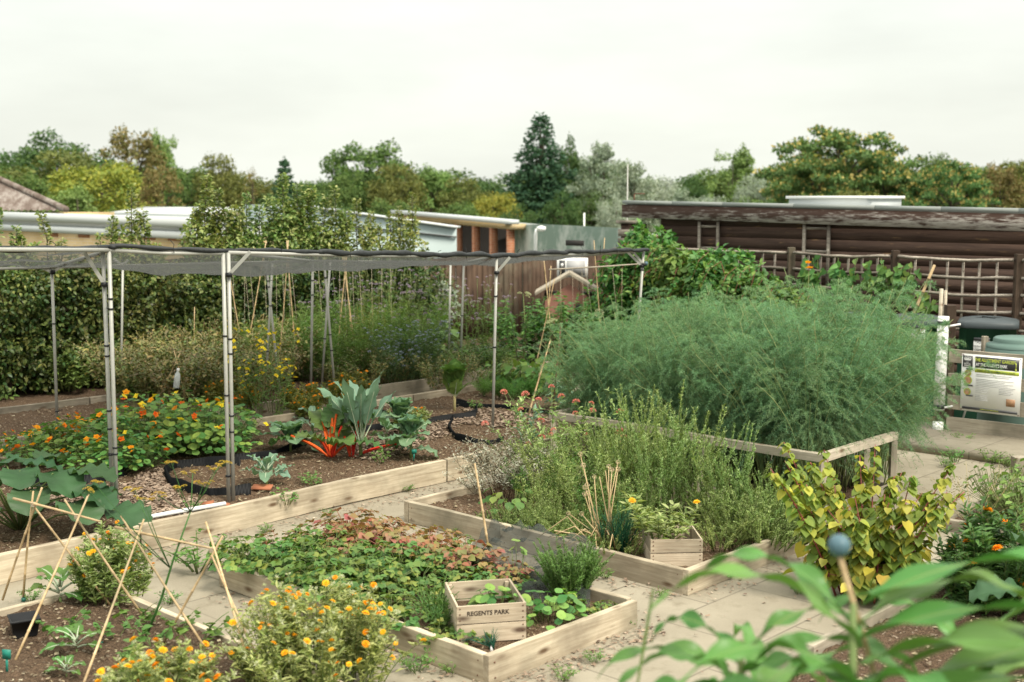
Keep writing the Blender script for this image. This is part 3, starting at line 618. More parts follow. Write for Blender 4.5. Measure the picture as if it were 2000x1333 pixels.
# ---------------------------------------------------------------- trees
def tree_mesh(kind, lm, H, W, nleaf=9000, ls=.34, seed=0, base=.18, extra=None, gaps=.0):
    """returns (crown mesh, trunk mesh[, second crown mesh]) for a tree of height H, crown width W, foot at the origin"""
    rg = np.random.default_rng(seed); cl = []; z0 = H*base
    if kind == 'cone':
        n = 95
        for i in range(n):
            t = (i+.5)/n; rad = W/2*(1-t)**.62*(1+.12*math.sin(t*37)); a = i*2.4; rr = rad*rg.uniform(.45, .95)
            cl.append((math.cos(a)*rr, math.sin(a)*rr, z0+(H-z0)*t*.97, max(.05*W, rad*.33), max(.06*W, rad*.36)))
    elif kind == 'umbrella':
        for i in range(120):
            a = rg.uniform(0, 2*PI); q = math.sqrt(rg.uniform(0, 1)); lay = rg.uniform(0, 1)
            top = z0+(H-z0)*math.sqrt(max(0, 1-(q*.94)**2)); z = top-(H-z0)*.5*lay**1.6-.02*H
            cl.append((math.cos(a)*q*W/2, math.sin(a)*q*W/2, z, W*rg.uniform(.045, .08), W*rg.uniform(.022, .036)))
    elif kind == 'wispy':
        for i in range(70):
            t = rg.uniform(0, 1); a = rg.uniform(0, 2*PI); rad = W/2*(1-abs(2*t-.8)**1.6*.5)*rg.uniform(.2, 1)
            cl.append((math.cos(a)*rad, math.sin(a)*rad, z0+(H-z0)*t, W*rg.uniform(.05, .1), W*rg.uniform(.06, .13)))
    elif kind == 'spike':
        for i in range(12):
            t = i/12; rad = W/2*(1-t)**.9
            for k in range(7):
                a = k*.9+i*.5+rg.uniform(-.2, .2)
                for q in (.35, .7, 1.0): cl.append((math.cos(a)*rad*q, math.sin(a)*rad*q, z0+(H-z0)*t+.25*rad*q, W*.045, W*.03))
        for k in range(4): cl.append((0, 0, H*(.86+.04*k), W*.03, H*.03))
    else:
        n = 85
        for i in range(n):
            d = nrm(rg.normal(size=3)); d[2] = d[2]*.9+.12; q = rg.uniform(.55, 1.0)**.7; lump = 1+.14*math.sin(5*d[0]+3*d[2]+seed)+.1*math.sin(9*d[1]-4*d[2]+2*seed)
            c = np.array([0, 0, z0+(H-z0)*.5])+d*q*lump*np.array([W*.40, W*.40, (H-z0)*.42]); s = rg.uniform(.075, .14)
            cl.append((*c, W*s, W*s*.8))
    cl = np.array(cl); w = cl[:, 3]*cl[:, 4]; w = w/w.sum(); mb = MB(); mb2 = MB()
    cnt = np.maximum(8, (w*nleaf).astype(int))
    for c, n in zip(cl, cnt):
        d = nrm(rg.normal(size=(n, 3))); d[:, 2] = np.where(d[:, 2] < -.3, d[:, 2]*.4, d[:, 2]); rad = rg.uniform(.5, 1.05, (n, 1))
        P = c[None, :3]+d*rad*np.array([c[3], c[3], c[4]]); D = nrm(d*.5+nrm(rg.normal(size=(n, 3)))*.8+np.array([0, 0, -.15])); N = nrm(d+np.array([0, 0, .7])+rg.normal(size=(n, 3))*.45)
        l = ls*rg.uniform(.6, 1.35, n); mb.leaves('fold', P, D, N, l, l*.62)
        if extra:
            m = max(2, int(n*extra)); k = d[:m]*np.array([1, 1, .6])+np.array([0, 0, .35]); mb2.leaves('fold', c[None, :3]+nrm(k)*np.array([c[3], c[3], c[4]])*1.04, nrm(k+rg.normal(size=(m, 3))*.4), nrm(rg.normal(size=(m, 3))+np.array([0, 0, .8])), ls*rg.uniform(.8, 1.3, m), ls*.75)
    tk = MB(); tp = np.array([[0, 0, -.3], [W*.01, 0, H*.25], [0, W*.01, H*.55], [0, 0, H*.9]]); r0 = H*.022
    tk.tube(tp, [r0*1.25, r0, r0*.6, r0*.12], 8)
    for i in rg.choice(len(cl), min(len(cl), 26), replace=False):
        c = cl[i, :3]; zb = max(H*.16, min(c[2]*.72, H*.6)); b = np.array([0, 0, zb]); md = (b+c)/2+np.array([0, 0, .04*H*rg.uniform(-1, 1)])
        tk.tube(np.array([b, md, c]), [r0*.42, r0*.26, r0*.08], 5)
    a = mb.mesh('crown'); a.materials.append(MAT[lm]); t = tk.mesh('trunk'); t.materials.append(MAT['bark'])
    b = None
    if extra: b = mb2.mesh('seed_clusters'); b.materials.append(MAT['t_seed' if extra < .12 else 'golden'])
    return a, t, b
def tree(name, label, meshes, loc, s=(1, 1, 1), rz=0.0, group='trees beyond the garden', cat='tree'):
    r = thing(name, label, cat, loc, rz, group); r.scale = s
    for nm, me in zip(('crown', 'trunk', 'seed_clusters'), meshes):
        if me is not None: o = bpy.data.objects.new(nm, me); COL.objects.link(o); o.parent = r
    return r

# ================================================================ the setting
RZ = math.atan2(-V2[1], -V2[0])               # local x runs along -v (left to right in the view), local y along u (away)
def wedge(mb, A, B, dep, loA, hiA, loB, hiB):
    A = np.asarray(A, float)[:2]; B = np.asarray(B, float)[:2]; d = nrm(B-A); n = np.array([-d[1], d[0]])*dep
    v = [[*A, loA], [*B, loB], [*(B+n), loB], [*(A+n), loA], [*A, hiA], [*B, hiB], [*(B+n), hiB], [*(A+n), hiA]]
    mb.add(v, [np.array([[0,3,2,1],[4,5,6,7],[0,1,5,4],[1,2,6,5],[2,3,7,6],[3,0,4,7]])])
def sstep(a, b, x): t = np.clip((x-a)/(b-a), 0, 1); return t*t*(3-2*t)
BZ = -2.2                                     # the land drops behind the garden
xs = np.concatenate([np.linspace(-400, -40, 10), np.linspace(-36, 36, 37), np.linspace(40, 400, 10)]); ys = np.concatenate([np.linspace(-30, 60, 61), np.linspace(70, 500, 16)])
GX, GY = np.meshgrid(xs, ys, indexing='ij'); GZ = -.04+(BZ+.04)*sstep(27, 40, GY)
mb = MB(); mb.grid(np.stack([GX, GY, GZ], -1)); tag(mb.build('ground', MAT['earth'], None, True), None, None, kind='structure')
def sheet(name, quad, z, m):
    u0, u1, v0, v1 = quad; mb = MB(); mb.grid(np.array([[uv(u0, v0, z), uv(u0, v1, z)], [uv(u1, v0, z), uv(u1, v1, z)]])); o = mb.build(name, m)
    return tag(o, None, None, kind='structure')
sheet('paving', (0.5, 15.2, -4, 13.45), 0.0, MAT['paving'])
sheet('soil_ground', (1, 21, 13.46, 15.6), .05, MAT['soil_dark'])
sheet('soil_ground', (12.95, 15.6, 0, 8.8), .012, MAT['soil'])
# raised step of the pavement beside the compost corner
st = MB(); a, b, c2, d2 = uv(11.62, 5.9), uv(11.62, 2.5), uv(12.9, 2.5), uv(12.9, 5.9)
st.add([[*p[:2], z] for z in (.004, .075) for p in (a, b, c2, d2)], [np.array([[4,7,6,5],[0,4,5,1],[1,5,6,2],[3,0,1,2],[2,6,7,3],[3,7,4,0]])]); tag(st.build('paving_step', MAT['paving']), None, None, kind='structure')

# ---------------------------------------------------------------- raised beds
long_bed = raised_bed('long raised timber bed that holds the grey poles of the fruit cage', 2.3, 11.7, 7.8, 10.82, .2, .12, MAT['timber'], .05, 'SN', {'S': [.232, .554, .8], 'N': [.3, .55, .8]})
straw_bed = raised_bed('small raised timber bed full of strawberry plants with a stencilled crate', 4.42, 5.67, 4.28, 6.72, .16, .10, MAT['timber'], .045, 'NSWE', {'W': [.54]})
herb_bed = raised_bed('raised timber bed of tall rosemary and herbs with a plain crate in its corner', 6.34, 7.72, 4.38, 7.06, .165, .10, MAT['timber'], .045, 'NSWE', {'W': [.62]})
front_bed = raised_bed('low timber-edged bed of dark soil under the front bamboo cane frame', .8, 3.76, 3.0, 7.0, .12, .085, MAT['timber'], .04, 'NE', {'E': [.5]}, MAT['soil_dark'])
corn_bed = raised_bed('timber-edged bed with sweetcorn and the yellowing shrub', 3.6, 8.3, -.5, 3.2, .15, .09, MAT['timber_old'], .05, 'NE', {'N': [.45]}, MAT['soil_dark'])
rear_bed = raised_bed('long weathered timber bed beyond the fruit cage with wild flowers', 3.6, 13.9, 11.58, 13.44, .2, .13, MAT['timber_old'], .05, 'NSE', {'S': [.33, .52, .74], 'N': [.34]}, MAT['soil_dark'])
asp_bed = raised_bed('railed raised bed of tall feathery asparagus', 8.25, 9.45, 4.5, 7.24, .18, .11, MAT['timber_old'], .045, 'NSWE', {}, MAT['soil_dark'])
for (u, v) in ((8.27, 4.52), (8.27, 5.62), (8.27, 7.2), (8.95, 4.52), (9.42, 4.52), (8.9, 7.2), (9.42, 7.2)):
    beam('post', uv(u, v, .0), uv(u, v, .545), .05, .07, MAT['rail'], asp_bed)
for a, b in (((8.27, 4.49), (8.27, 7.24)), ((8.31, 4.52), (9.45, 4.52)), ((8.31, 7.2), (9.45, 7.2))):
    beam('rail', uv(*a, .578), uv(*b, .578), .055, .065, MAT['rail'], asp_bed)

# ---------------------------------------------------------------- brown close-board fence with its boards
fr = thing('board_fence', 'tall brown close-board fence of upright planks behind the rear beds', 'fence', uv(12, 15.35), 0)
u = 4.0
while u < 19.8:
    L = min(2.6, 19.8-u); mb = MB(); k = 0.0
    while k < L-.02:
        w = rnd(.115, .14); c = uv(u+k+w/2, 15.35+rnd(-.006, .006)+(.012 if int(k/.13) % 2 else 0), .84-(0 if u < 11.5 else .09)+rnd(-.015, .015)); mb.box(c, (w-.006, .018, 1.68 if u < 11.5 else 1.5), AZ_B := math.atan2(U2[1], U2[0])); k += w
    mb.build('board_panel', MAT['fence_brown'], fr, org=uv(u+L/2, 15.35, .84)); u += 2.6
for i in range(7): beam('fence_post', uv(4.0+2.6*i, 15.45, 0), uv(4.0+2.6*i, 15.45, 1.72 if i < 3 else 1.54), .09, .09, MAT['fence_brown'], fr)
for z in (.35, 1.35): beam('fence_rail', uv(4, 15.42, z), uv(19.8, 15.42, z), .04, .08, MAT['fence_brown'], fr)

# ---------------------------------------------------------------- long dark weatherboarded shed on the right
SU = 15.6; SV0, SV1 = 12.02, 3.6; SL = SV0-SV1
shed = thing('weatherboard_shed', 'long low shed of dark brown weatherboards with a flaking fascia and flat felt roof', 'shed', uv(SU, SV0, 0), RZ)
ZR = lambda x: 2.455-.0155*x
mb = MB(); nb = 14
for i in range(nb):
    z0 = .03+i*.158; mb.box((SL/2+.3, .02, z0+.09), (SL-.6, .013, .170), 0, (.055, 0, 0))
mb.build('weatherboards', MAT['weatherboard'], shed)
mb = MB(); mb.box((SL/2+.3, 1.9, 1.06), (SL-.7, 3.6, 2.12)); mb.build('body', MAT['weatherboard'], shed)
mb = MB(); v = []
for x in (-.05, SL):
    for y, z in ((-.13, -.235), (-.13, -.035), (-.06, -.035), (-.06, -.235)): v.append([x, y, ZR(x)+z-.02*(x > 1)*0-(.02*x/SL if z < -.1 else 0)])
mb.add(v, [np.array([[0,1,2,3],[4,7,6,5],[0,4,5,1],[1,5,6,2],[2,6,7,3],[3,7,4,0]])]); o = mb.build('fascia', MAT['fascia'], shed)
o.data.transform(Matrix.Translation((0, 0, -2.27))); o.location = (0, 0, 2.27)
mb = MB(); k = 0.0
while k < SL:                                   # felt capping in lengths
    e = min(SL, k+rnd(.9, 1.25)); zz = ZR((k+e)/2)
    mb.box(((k+e)/2-.02, -.1, zz+.005), (e-k-.004, .12, .055), 0, (0, .0155, 0)); k = e
mb.build('roof_edge', MAT['roofing'], shed)
mb = MB(); mb.add([[-.05, -.05, ZR(0)+.02], [SL, -.05, ZR(SL)+.02], [SL, 4.2, ZR(SL)-.06], [-.05, 4.2, ZR(0)-.06], [-.05, -.05, ZR(0)-.1], [SL, -.05, ZR(SL)-.1], [SL, 4.2, ZR(SL)-.2], [-.05, 4.2, ZR(0)-.2]],
    [np.array([[0,1,2,3],[4,7,6,5],[0,4,5,1],[2,6,7,3],[1,5,6,2],[0,3,7,4]])]); mb.build('roof', MAT['roofing'], shed)
for px in (1386, 1596):                         # ladder-like framed shutters
    x = SV0-pu(px, SU); mb = MB(); w = .33 if px < 1500 else .38
    for s in (-1, 1): mb.box((x+s*w/2, -.045, 1.62), (.045, .03, 1.1))
    for z in (1.1, 1.45, 1.78, 2.1): mb.box((x, -.04, z), (w-.05, .02, .035))
    mb.build('shutter_frame', MAT['trellis'], shed)
mb = MB(); mb.box((.12, -.04, 1.1), (.34, .22, 2.05)); mb.build('end_pier', MAT['weatherboard'], shed)
mb = MB(); mb.box((.1, -.17, 2.15), (.42, .06, .05)); mb.box((.1, -.165, 1.98), (.36, .03, .11), 0, (.1, 0, 0)); mb.box((.1, -.165, 1.84), (.36, .03, .11), 0, (.1, 0, 0)); mb.box((.1, -.165, 1.70), (.36, .03, .11), 0, (.1, 0, 0)); mb.build('louvre', MAT['trellis'], shed)
# roof light, aerial pole and bracket on the shed roof
p = dp(1650, 394, 19.5); rl = thing('rooflight', 'low white boxed rooflight on the dark shed roof', 'rooflight', (p[0], p[1], ZR(5)-.04), RZ)
mb = MB(); mb.box((.0, 0, .07), (1.42, .95, .2)); mb.build('kerb', MAT['white_metal'], rl)
mb = MB(); mb.box((0, 0, .195), (1.5, 1.02, .045)); mb.build('lid', MAT['panel_white'], rl)
p = dp(1225, 420, 21); ae = thing('aerial_pole', 'thin pale aerial pole rising beside the shed end', 'aerial', (p[0], p[1], 0), 0)
tube_obj('pole', [p*[1, 1, 0], [p[0], p[1], zrow(322, p)]], .011, MAT['aluminium'], ae, 8)
p = dp(1246, 390, 20.2); br = thing('roof_bracket', 'small rusty angle bracket on the left end of the shed roof', 'bracket', (p[0], p[1], ZR(.5)), 0)
mb = MB(); mb.box((-.06, 0, .07), (.02, .02, .16)); mb.box((.02, 0, .145), (.18, .02, .018)); mb.build('arm', MAT['rust'], br)

# ---------------------------------------------------------------- trellis fence before the shed
TU = 14.8; tp = [pu(x, TU) for x in (1300, 1545, 1748, 1990)]; tp.append(tp[-1]-1.9)
trel = thing('trellis_fence', 'weathered square-lattice trellis fence in front of the dark shed', 'fence', uv(TU, tp[2]), 0)
for i, v in enumerate(tp): beam('post', uv(TU, v, 0), uv(TU, v, 1.86), .09, .09, MAT['post_dark'], trel)
for i in range(len(tp)-1):
    a, b = tp[i]-.05, tp[i+1]+.05; mb = MB(); n = 9; sg = .028 if i else .01
    for k, z in enumerate((1.79, 1.58, 1.37, 1.16, .95, .74)):
        t = np.linspace(0, 1, n); P = np.array([uv(TU-.035, a+(b-a)*q, z-sg*math.sin(PI*q)+rnd(-.006, .006)) for q in t])
        mb.tube(P, .02, 4)
    m = max(3, int((a-b)/.185))
    for k in range(1, m):
        q = k/m; v = a+(b-a)*q; mb.tube(np.array([uv(TU-.005, v+rnd(-.012, .012), .35), uv(TU-.005, v+rnd(-.012, .012), 1.8-sg*math.sin(PI*q))]), .017, 4)
    mb.build('lattice', MAT['trellis'], trel, org=uv(TU, (a+b)/2, 1))

# ---------------------------------------------------------------- compost corner: plank fence, posts, pipe, sign, bins
CU = 12.66
cf = thing('plank_fence', 'low fence of four weathered horizontal planks around the compost corner', 'fence', uv(CU, 5.0), 0)
for z, h in ((.865, .14), (.615, .13), (.365, .15), (.125, .17)):
    beam('plank', uv(CU, 5.48, z), uv(CU, 2.8, z+.01), .035, h, MAT['timber_old'], cf)
beam('post', uv(CU+.06, 5.52, 0), uv(CU+.06, 5.52, 1.39), .1, .1, MAT['post_dark'], cf)
beam('post', uv(CU+.07, 3.9, 0), uv(CU+.07, 3.9, .95), .08, .08, MAT['timber_old'], cf)
beam('post', uv(13.5, 5.45, 0), uv(13.5, 5.45, 1.0), .06, .06, MAT['timber_old'], cf)
p = gp(1990, 935, 0); beam('post_stub', [p[0], p[1], 0], [p[0], p[1], .2], .12, .12, MAT['timber_old'], None, bev=.01); o = bpy.data.objects['post_stub']; o.name = 'wooden_stump'; tag(o, 'short square wooden stump on the paving at the right edge', 'stump')
pb = gp(1831, 852, 0); pt = dp(1843, 618, pb[1]+.02)
wp = thing('drainpipe', 'white plastic drainpipe strapped upright to the dark post', 'pipe', pb, 0)
f = lambda t: pb+(pt-pb)*t
tube_obj('pipe', [f(.22), f(.6), f(1.0)], .058, MAT['white_plastic'], wp, 16); tube_obj('pipe_foot', [f(0.02), f(.12)], .055, MAT['white_plastic'], wp, 16)
for t in (.25, .945): tube_obj('strap', [f(t)-[0, 0, .02], f(t)+[0, 0, .02]], .062, MAT['black_plastic'], wp, 16)
for t in (.245, .92): tube_obj('bracket', [f(t)+[.04, -.05, 0], f(t)+[.17, -.03, .02]], .012, MAT['white_plastic'], wp, 6)
mb = MB(); q = gp(1846, 840, 0); mb.box((q[0]+.02, q[1]+.35, .76), (.03, .03, 1.52), .3); mb.box((q[0]+.075, q[1]+.37, .75), (.022, .03, 1.5), .3); o = mb.build('pale_batten', MAT['rail'], org=(q[0], q[1]+.35, 0)); tag(o, 'pair of pale upright battens behind the white drainpipe', 'batten')

sg = thing('sign_board', 'white information board headed the allotment garden on the plank fence', 'sign', uv(CU-.03, 5.02, .60), RZ)
SW, SH = .62, .60
def panel(name, x, z, w, h, y, m, par=None):
    mb = MB(); mb.box((x, y, z), (w, .004, h)); return mb.build(name, m, par or sg)
mb = MB(); mb.box((0, 0, 0), (SW, .012, SH)); mb.build('panel', MAT['panel_white'], sg)
R90 = (PI/2, 0, 0)
lg = panel('logo_panel', -.247, .222, .105, .118, -.0075, MAT['panel_dark']); hd = panel('title_panel', .06, .222, .455, .118, -.0075, MAT['panel_dark'])
lm = panel('subtitle_strip', .06, .135, .455, .036, -.0075, MAT['panel_lime']); ft = panel('footer_strip', 0, -.268, .575, .024, -.0075, MAT['panel_dark'])
text('lettering', 'THE ALLOTMENT GARDEN', .0475, (.04, -.0125, .247), R90, MAT['print_yellow'], sg, .74, bold=.0012)
text('lettering', "AT THE REGENT'S PARK", .042, (-.158, -.0125, .198), R90, MAT['print_white'], sg, .72, 'LEFT', bold=.0012)
text('lettering', "DON'T LET YOUR RUBBISH GO TO WASTE", .026, (.055, -.0125, .135), R90, MAT['panel_dark'], sg, .78)
text('lettering', 'THE', .014, (-.247, -.0125, .212), R90, MAT['print_white'], sg); text('lettering', 'ROYAL', .022, (-.247, -.0125, .196), R90, MAT['print_white'], sg); text('lettering', 'PARKS', .022, (-.247, -.0125, .176), R90, MAT['print_white'], sg)
mb = MB(); cx, cz = -.247, .245                  # crown emblem
pts = [(-.03, -.012), (.03, -.012), (.04, .014), (.02, .004), (.012, .024), (0, .008), (-.012, .024), (-.02, .004), (-.04, .014)]
mb.add([[cx+x, -.011, cz+z] for x, z in pts]+[[cx, -.011, cz]], [np.array([[9, i, (i+1) % 9] for i in range(9)])])
for x, z in ((0, .03), (-.026, .018), (.026, .018)): mb.box((cx+x, -.011, cz+z), (.009, .002, .009))
mb.build('crown_emblem', MAT['print_white'], sg)
mb = MB(); mb.box((.255, -.011, .21), (.006, .002, .07)); mb.box((.255, -.011, .172), (.016, .002, .026)); mb.build('spade_emblem', MAT['print_yellow'], sg)
for z, r in ((.10, .036), (.025, .046), (-.095, .038)):
    mb = MB(); a = np.linspace(0, 2*PI, 24, endpoint=False); mb.add([[-.24, -.0075, z]]+[[-.24+r*math.cos(t), -.0075, z+r*math.sin(t)] for t in a], [np.array([[0, 1+i, 1+(i+1) % 24] for i in range(24)])]); pr = mb.build('picture_ring', MAT['panel_lime'], sg)
    mb = MB(); r *= .8; mb.add([[-.24, -.0095, z]]+[[-.24+r*math.cos(t), -.0095, z+r*math.sin(t)] for t in a], [np.array([[0, 1+i, 1+(i+1) % 24] for i in range(24)])]); mb.build('picture', MAT['picture'], pr)
for x, z, w in ((-.225, .145, .07), (-.225, -.028, .085), (-.215, -.135, .07)): panel('caption', x, z, w, .014, -.0115, MAT['panel_dark'])
mb = MB(); z = .095
while z > -.2:
    w = rnd(.3, .42) if z > -.03 else rnd(.12, .18); mb.box((-.155+w/2, -.0075, z), (w, .002, .005)); 
    if z < -.03: w = rnd(.08, .15); mb.box((.09+w/2, -.0075, z), (w, .002, .005)) if z > -.1 else None
    z -= .017 if rnd(0, 1) > .2 else .032
mb.build('small_print', MAT['print_grey'], sg); panel('compost_picture', .215, -.17, .09, .075, -.0075, MAT['picture'])
text('lettering', 'WWW.ROYALPARKS.ORG.UK', .016, (0, -.0125, -.268), R90, MAT['print_yellow'], sg, .9)
for x in (-1, 1):
    for z in (-1, 1): mb = MB(); mb.box((x*.298, -.008, z*.288), (.01, .006, .01)); mb.build('screw', MAT['rust'], sg)

def bin_square(label, loc, w, h, rz, notice, text_lines=True):
    r = thing('compost_bin', label, 'compost bin', loc, rz); s = w/2
    mb = MB(); ch = w*.13; ring = lambda k: [(-s*k+ch, -s*k), (s*k-ch, -s*k), (s*k, -s*k+ch), (s*k, s*k-ch), (s*k-ch, s*k), (-s*k+ch, s*k), (-s*k, s*k-ch), (-s*k, -s*k+ch)]
    G = np.array([[[x, y, z] for x, y in ring(k)+ring(k)[:1]] for k, z in ((1.04, 0), (1.0, h*.5), (.97, h-.1), (1.0, h-.1), (1.0, h-.06))]); mb.grid(G); mb.build('body', MAT['bin_green'], r)
    mb = MB(); G = np.array([[[x, y, z] for x, y in ring(k)+ring(k)[:1]] for k, z in ((1.03, h-.1), (1.05, h-.09), (1.05, h-.04), (.95, h-.02), (.55, h+.008), (.5, h+.004), (.02, h+.006))]); mb.grid(G)
    mb.build('lid', MAT['slate_plastic'], r)
    if notice:
        nx, nz, nw, nh = notice; n = MB(); n.box((nx, -s*1.045-.012, nz), (nw, .012, nh), 0, (-.03, 0, 0)); no = n.build('notice', MAT['panel_white'], r)
        n = MB(); n.box((nx, -s*1.045-.02, nz+nh/2-.015), (nw, .006, .035)); n.build('notice_strip', MAT['panel_dark'], r)
        for k, t in enumerate(('PLEASE', 'LEAVE THIS', 'COMPOST', 'TO MATURE')): text('lettering', t, .032, (nx, -s*1.045-.022, nz+nh*.3-.042*k), R90, MAT['panel_dark'], r)
    return r
bin_square('square dark green compost bin with a grey lid and a white notice', uv(14.0, 5.62), .62, 1.16, RZ+.36, (-.055, .83, .17, .26))
bin_square('green compost bin with a white notice half hidden behind the asparagus', uv(13.8, 6.42), .6, 1.15, RZ+.3, (.1, .95, .15, .22))
bin_square('green compost bin farthest back behind the asparagus feathers', uv(13.9, 7.12), .6, 1.12, RZ+.3, (.13, .88, .13, .18))
q = uv(13.25, 4.98); rc = thing('round_composter', 'round faded green plastic composter behind the information board', 'composter', q, 0)
mb = MB(); lathe(mb, (0, 0, 0), [(.40, 0), (.38, .4), (.345, .8), (.335, .93), (.315, .95)], 32); mb.build('body', MAT['bin_teal'], rc, True)
mb = MB(); lathe(mb, (0, 0, 0), [(.335, .94), (.33, .97), (.27, .985), (.262, 1.0), (.262, 1.03), (.24, 1.045), (.0, 1.05)], 32); mb.build('lid', MAT['bin_teal'], rc, True)
sl = gp(1893, 806, .0); o = cane('leaning_rod', uv(12.8, 5.42, .01), uv(12.95, 5.30, .62), .012, MAT['aluminium'], None, False); o.name = 'leaning_metal_rod'; tag(o, 'thin metal rod leaning behind the compost fence planks', 'rod')
o = cane('garden_stake', uv(14.2, 7.05, .1), uv(14.3, 6.42, 1.72), .022, MAT['cane']); tag(o, 'stout slanting brown stake leaning against the trellis', 'stake')

# ---------------------------------------------------------------- low buildings beyond the fence
def bz(px, py, Y): return dp(px, py, Y)
bl = thing('flat_roof_building', 'low yellow brick building with a double white roof edge at the far left', 'building', (-12, 33, BZ), 0)
A, B = dp(-140, 425, 38.0), dp(372, 440, 30.0)
zA, zB = 2.12, 2.0
def strip(name, m, d0, d1, out, par, A=A, B=B, dep=.3, zA=zA, zB=zB):
    n = np.array([(B-A)[1], -(B-A)[0]])/np.linalg.norm((B-A)[:2]); mb = MB(); wedge(mb, A[:2]+n*out, B[:2]+n*out, dep, zA+d0, zA+d1, zB+d0, zB+d1); return mb.build(name, m, par, org=((A+B)/2*[1, 1, 0]+[0, 0, zA]))
strip('wall', MAT['brick_buff'], BZ-zA, -.46, 0, bl, dep=7); strip('lower_fascia', MAT['white_metal'], -.45, -.28, .12, bl, dep=7.2); strip('gutter', MAT['grey_roof'], -.279, -.17, .05, bl, dep=7); strip('roof_edge', MAT['white_metal'], -.169, .06, .16, bl, dep=.5); strip('roof', MAT['roofing'], -.16, -.08, -.35, bl, dep=6.5)
n2 = np.array([(B-A)[1], -(B-A)[0]])/np.linalg.norm((B-A)[:2])
for px in (180, 240, 300, 345, 120):
    q = dp(px, 450, 30+8*(372-px)/512.); mb = MB(); d = nrm((B-A)[:2]); c = A[:2]+d*np.dot(q[:2]-A[:2], d)+n2*.0; wedge(mb, c-d*.25+n2*.03, c+d*.25+n2*.03, .2, zA-.62, zA-.52, zA-.62, zA-.52); mb.build('brick_panel', MAT['brick_red'], bl, org=(*c, zA-.57))
bt = thing('tiled_roof_house', 'house with a brown pantiled hipped roof at the far left', 'house', (-19, 42, BZ), 0)
ap = dp(-230, 250, 44); e1 = dp(130, 413, 36); e0 = dp(-330, 413, 40); e2 = dp(90, 406, 48)
mb = MB(); nt_ = 40
for P0, P1, Q in ((e0, e1, ap), (e1, e2, ap)):
    rows = 26; G = []
    for i in range(rows+1):
        t = i/rows; s = np.linspace(0, 1, nt_*2+1); L = (P0*(1-t)+Q*t)[None]*(1-s[:, None])+(P1*(1-t)+Q*t)[None]*s[:, None]; L[:, 2] += .05*np.abs(np.sin(s*nt_*PI))*(1-t*.5)-.03*(i % 2)*0; G.append(L)
    mb.grid(np.array(G))
mb.build('roof', MAT['roof_tile'], bt, org=(-19, 42, BZ))
mb = MB(); wedge(mb, e0+[.5, .4, 0], e1+[-.6, .5, 0], 2.5, BZ, e0[2]-.05, BZ, e1[2]-.05); mb.build('wall', MAT['brick_buff'], bt, org=(-19, 42, BZ))
tube_obj('hip_ridge', [e1+[0, 0, .05], (e1+ap)/2+[0, 0, .06], ap+[0, 0, .05]], .09, MAT['roof_tile'], bt)
def gable(label, A, B, dep, zlo, zhi, m, name='shed_building'):
    r = thing(name, label, 'building', ((A+B)/2*[1, 1, 0]+[0, 0, BZ]), 0); d = nrm((B-A)[:2]); n = np.array([-d[1], d[0]]); mb = MB()
    P = [A[:2], B[:2], B[:2]+n*dep, A[:2]+n*dep]; R0 = A[:2]+n*dep/2; R1 = B[:2]+n*dep/2
    mb.add([[*P[0], zlo], [*P[1], zlo], [*P[2], zlo], [*P[3], zlo], [*R0, zhi], [*R1, zhi]], [np.array([[0,1,5,4],[2,3,4,5]]), np.array([[1,2,5],[3,0,4]])]); mb.build('roof', m, r, org=((A+B)/2*[1, 1, 0]+[0, 0, BZ]))
    mb = MB(); wedge(mb, A[:2]+d*.1+n*.1, B[:2]-d*.1+n*.1, dep-.2, BZ, zlo-.01, BZ, zlo-.01); mb.build('wall', MAT['white_metal'], r, org=((A+B)/2*[1, 1, 0]+[0, 0, BZ]))
    return r
gable('far shed with a light grey sheet roof left of the fruit trees', dp(130, 425, 58), dp(318, 430, 54), 9, 1.62, 2.14, MAT['grey_roof'])
gable('small far shed with a speckled grey roof beside the light grey one', dp(318, 430, 52), dp(378, 432, 50), 6, 1.5, 2.0, MAT['roof_tile'])
gable('long white roofed building mostly hidden behind the tallest fruit trees', dp(400, 432, 62), dp(720, 444, 48), 6, 1.15, 1.75, MAT['pale_blue_metal'])
mb = MB(); A2_, B2_ = dp(575, 398, 30.5), dp(892, 445, 28.5); zz = 1.85
pbz = thing('blue_container', 'long pale blue metal container with a dark seam', 'container', ((A2_+B2_)/2*[1, 1, 0]+[0, 0, BZ]), 0)
bk = np.array([-2.2, 4.5]); v_ = [(*A2_[:2], 2.36), (*B2_[:2], zz), (*(B2_[:2]+bk), zz), (*(A2_[:2]+bk), 2.36)]; mb.add([(x, y, BZ) for x, y, _ in v_]+v_, [np.array([[0,3,2,1],[4,5,6,7],[0,1,5,4],[1,2,6,5],[2,3,7,6],[3,0,4,7]])]); mb.build('wall', MAT['pale_blue_metal'], pbz, org=((A2_+B2_)/2*[1, 1, 0]+[0, 0, BZ]))
d = nrm((B2_-A2_)[:2]); n = np.array([d[1], -d[0]]); mb = MB(); wedge(mb, A2_[:2]+n*.03, B2_[:2]+n*.03, .02, 1.98, 2.01, 1.63, 1.66); mb.build('seam', MAT['panel_dark'], pbz, org=(A2_+B2_)/2)
mb = MB(); wedge(mb, A2_[:2]+n*.06, B2_[:2]+n*.06, .25, 2.36, 2.40, zz, zz+.04); mb.build('roof_edge', MAT['white_metal'], pbz, org=(A2_+B2_)/2)
A3, B3 = dp(770, 411, 46), dp(1000, 430, 38); bb = thing('brick_building', 'flat roofed buff brick building with open bays and orange brick piers', 'building', ((A3+B3)/2*[1, 1, 0]+[0, 0, BZ]), 0)
kw = dict(A=A3, B=B3, zA=dp(770, 411, 46)[2], zB=dp(1000, 430, 38)[2]); og = ((A3+B3)/2*[1, 1, 0]+[0, 0, 0])
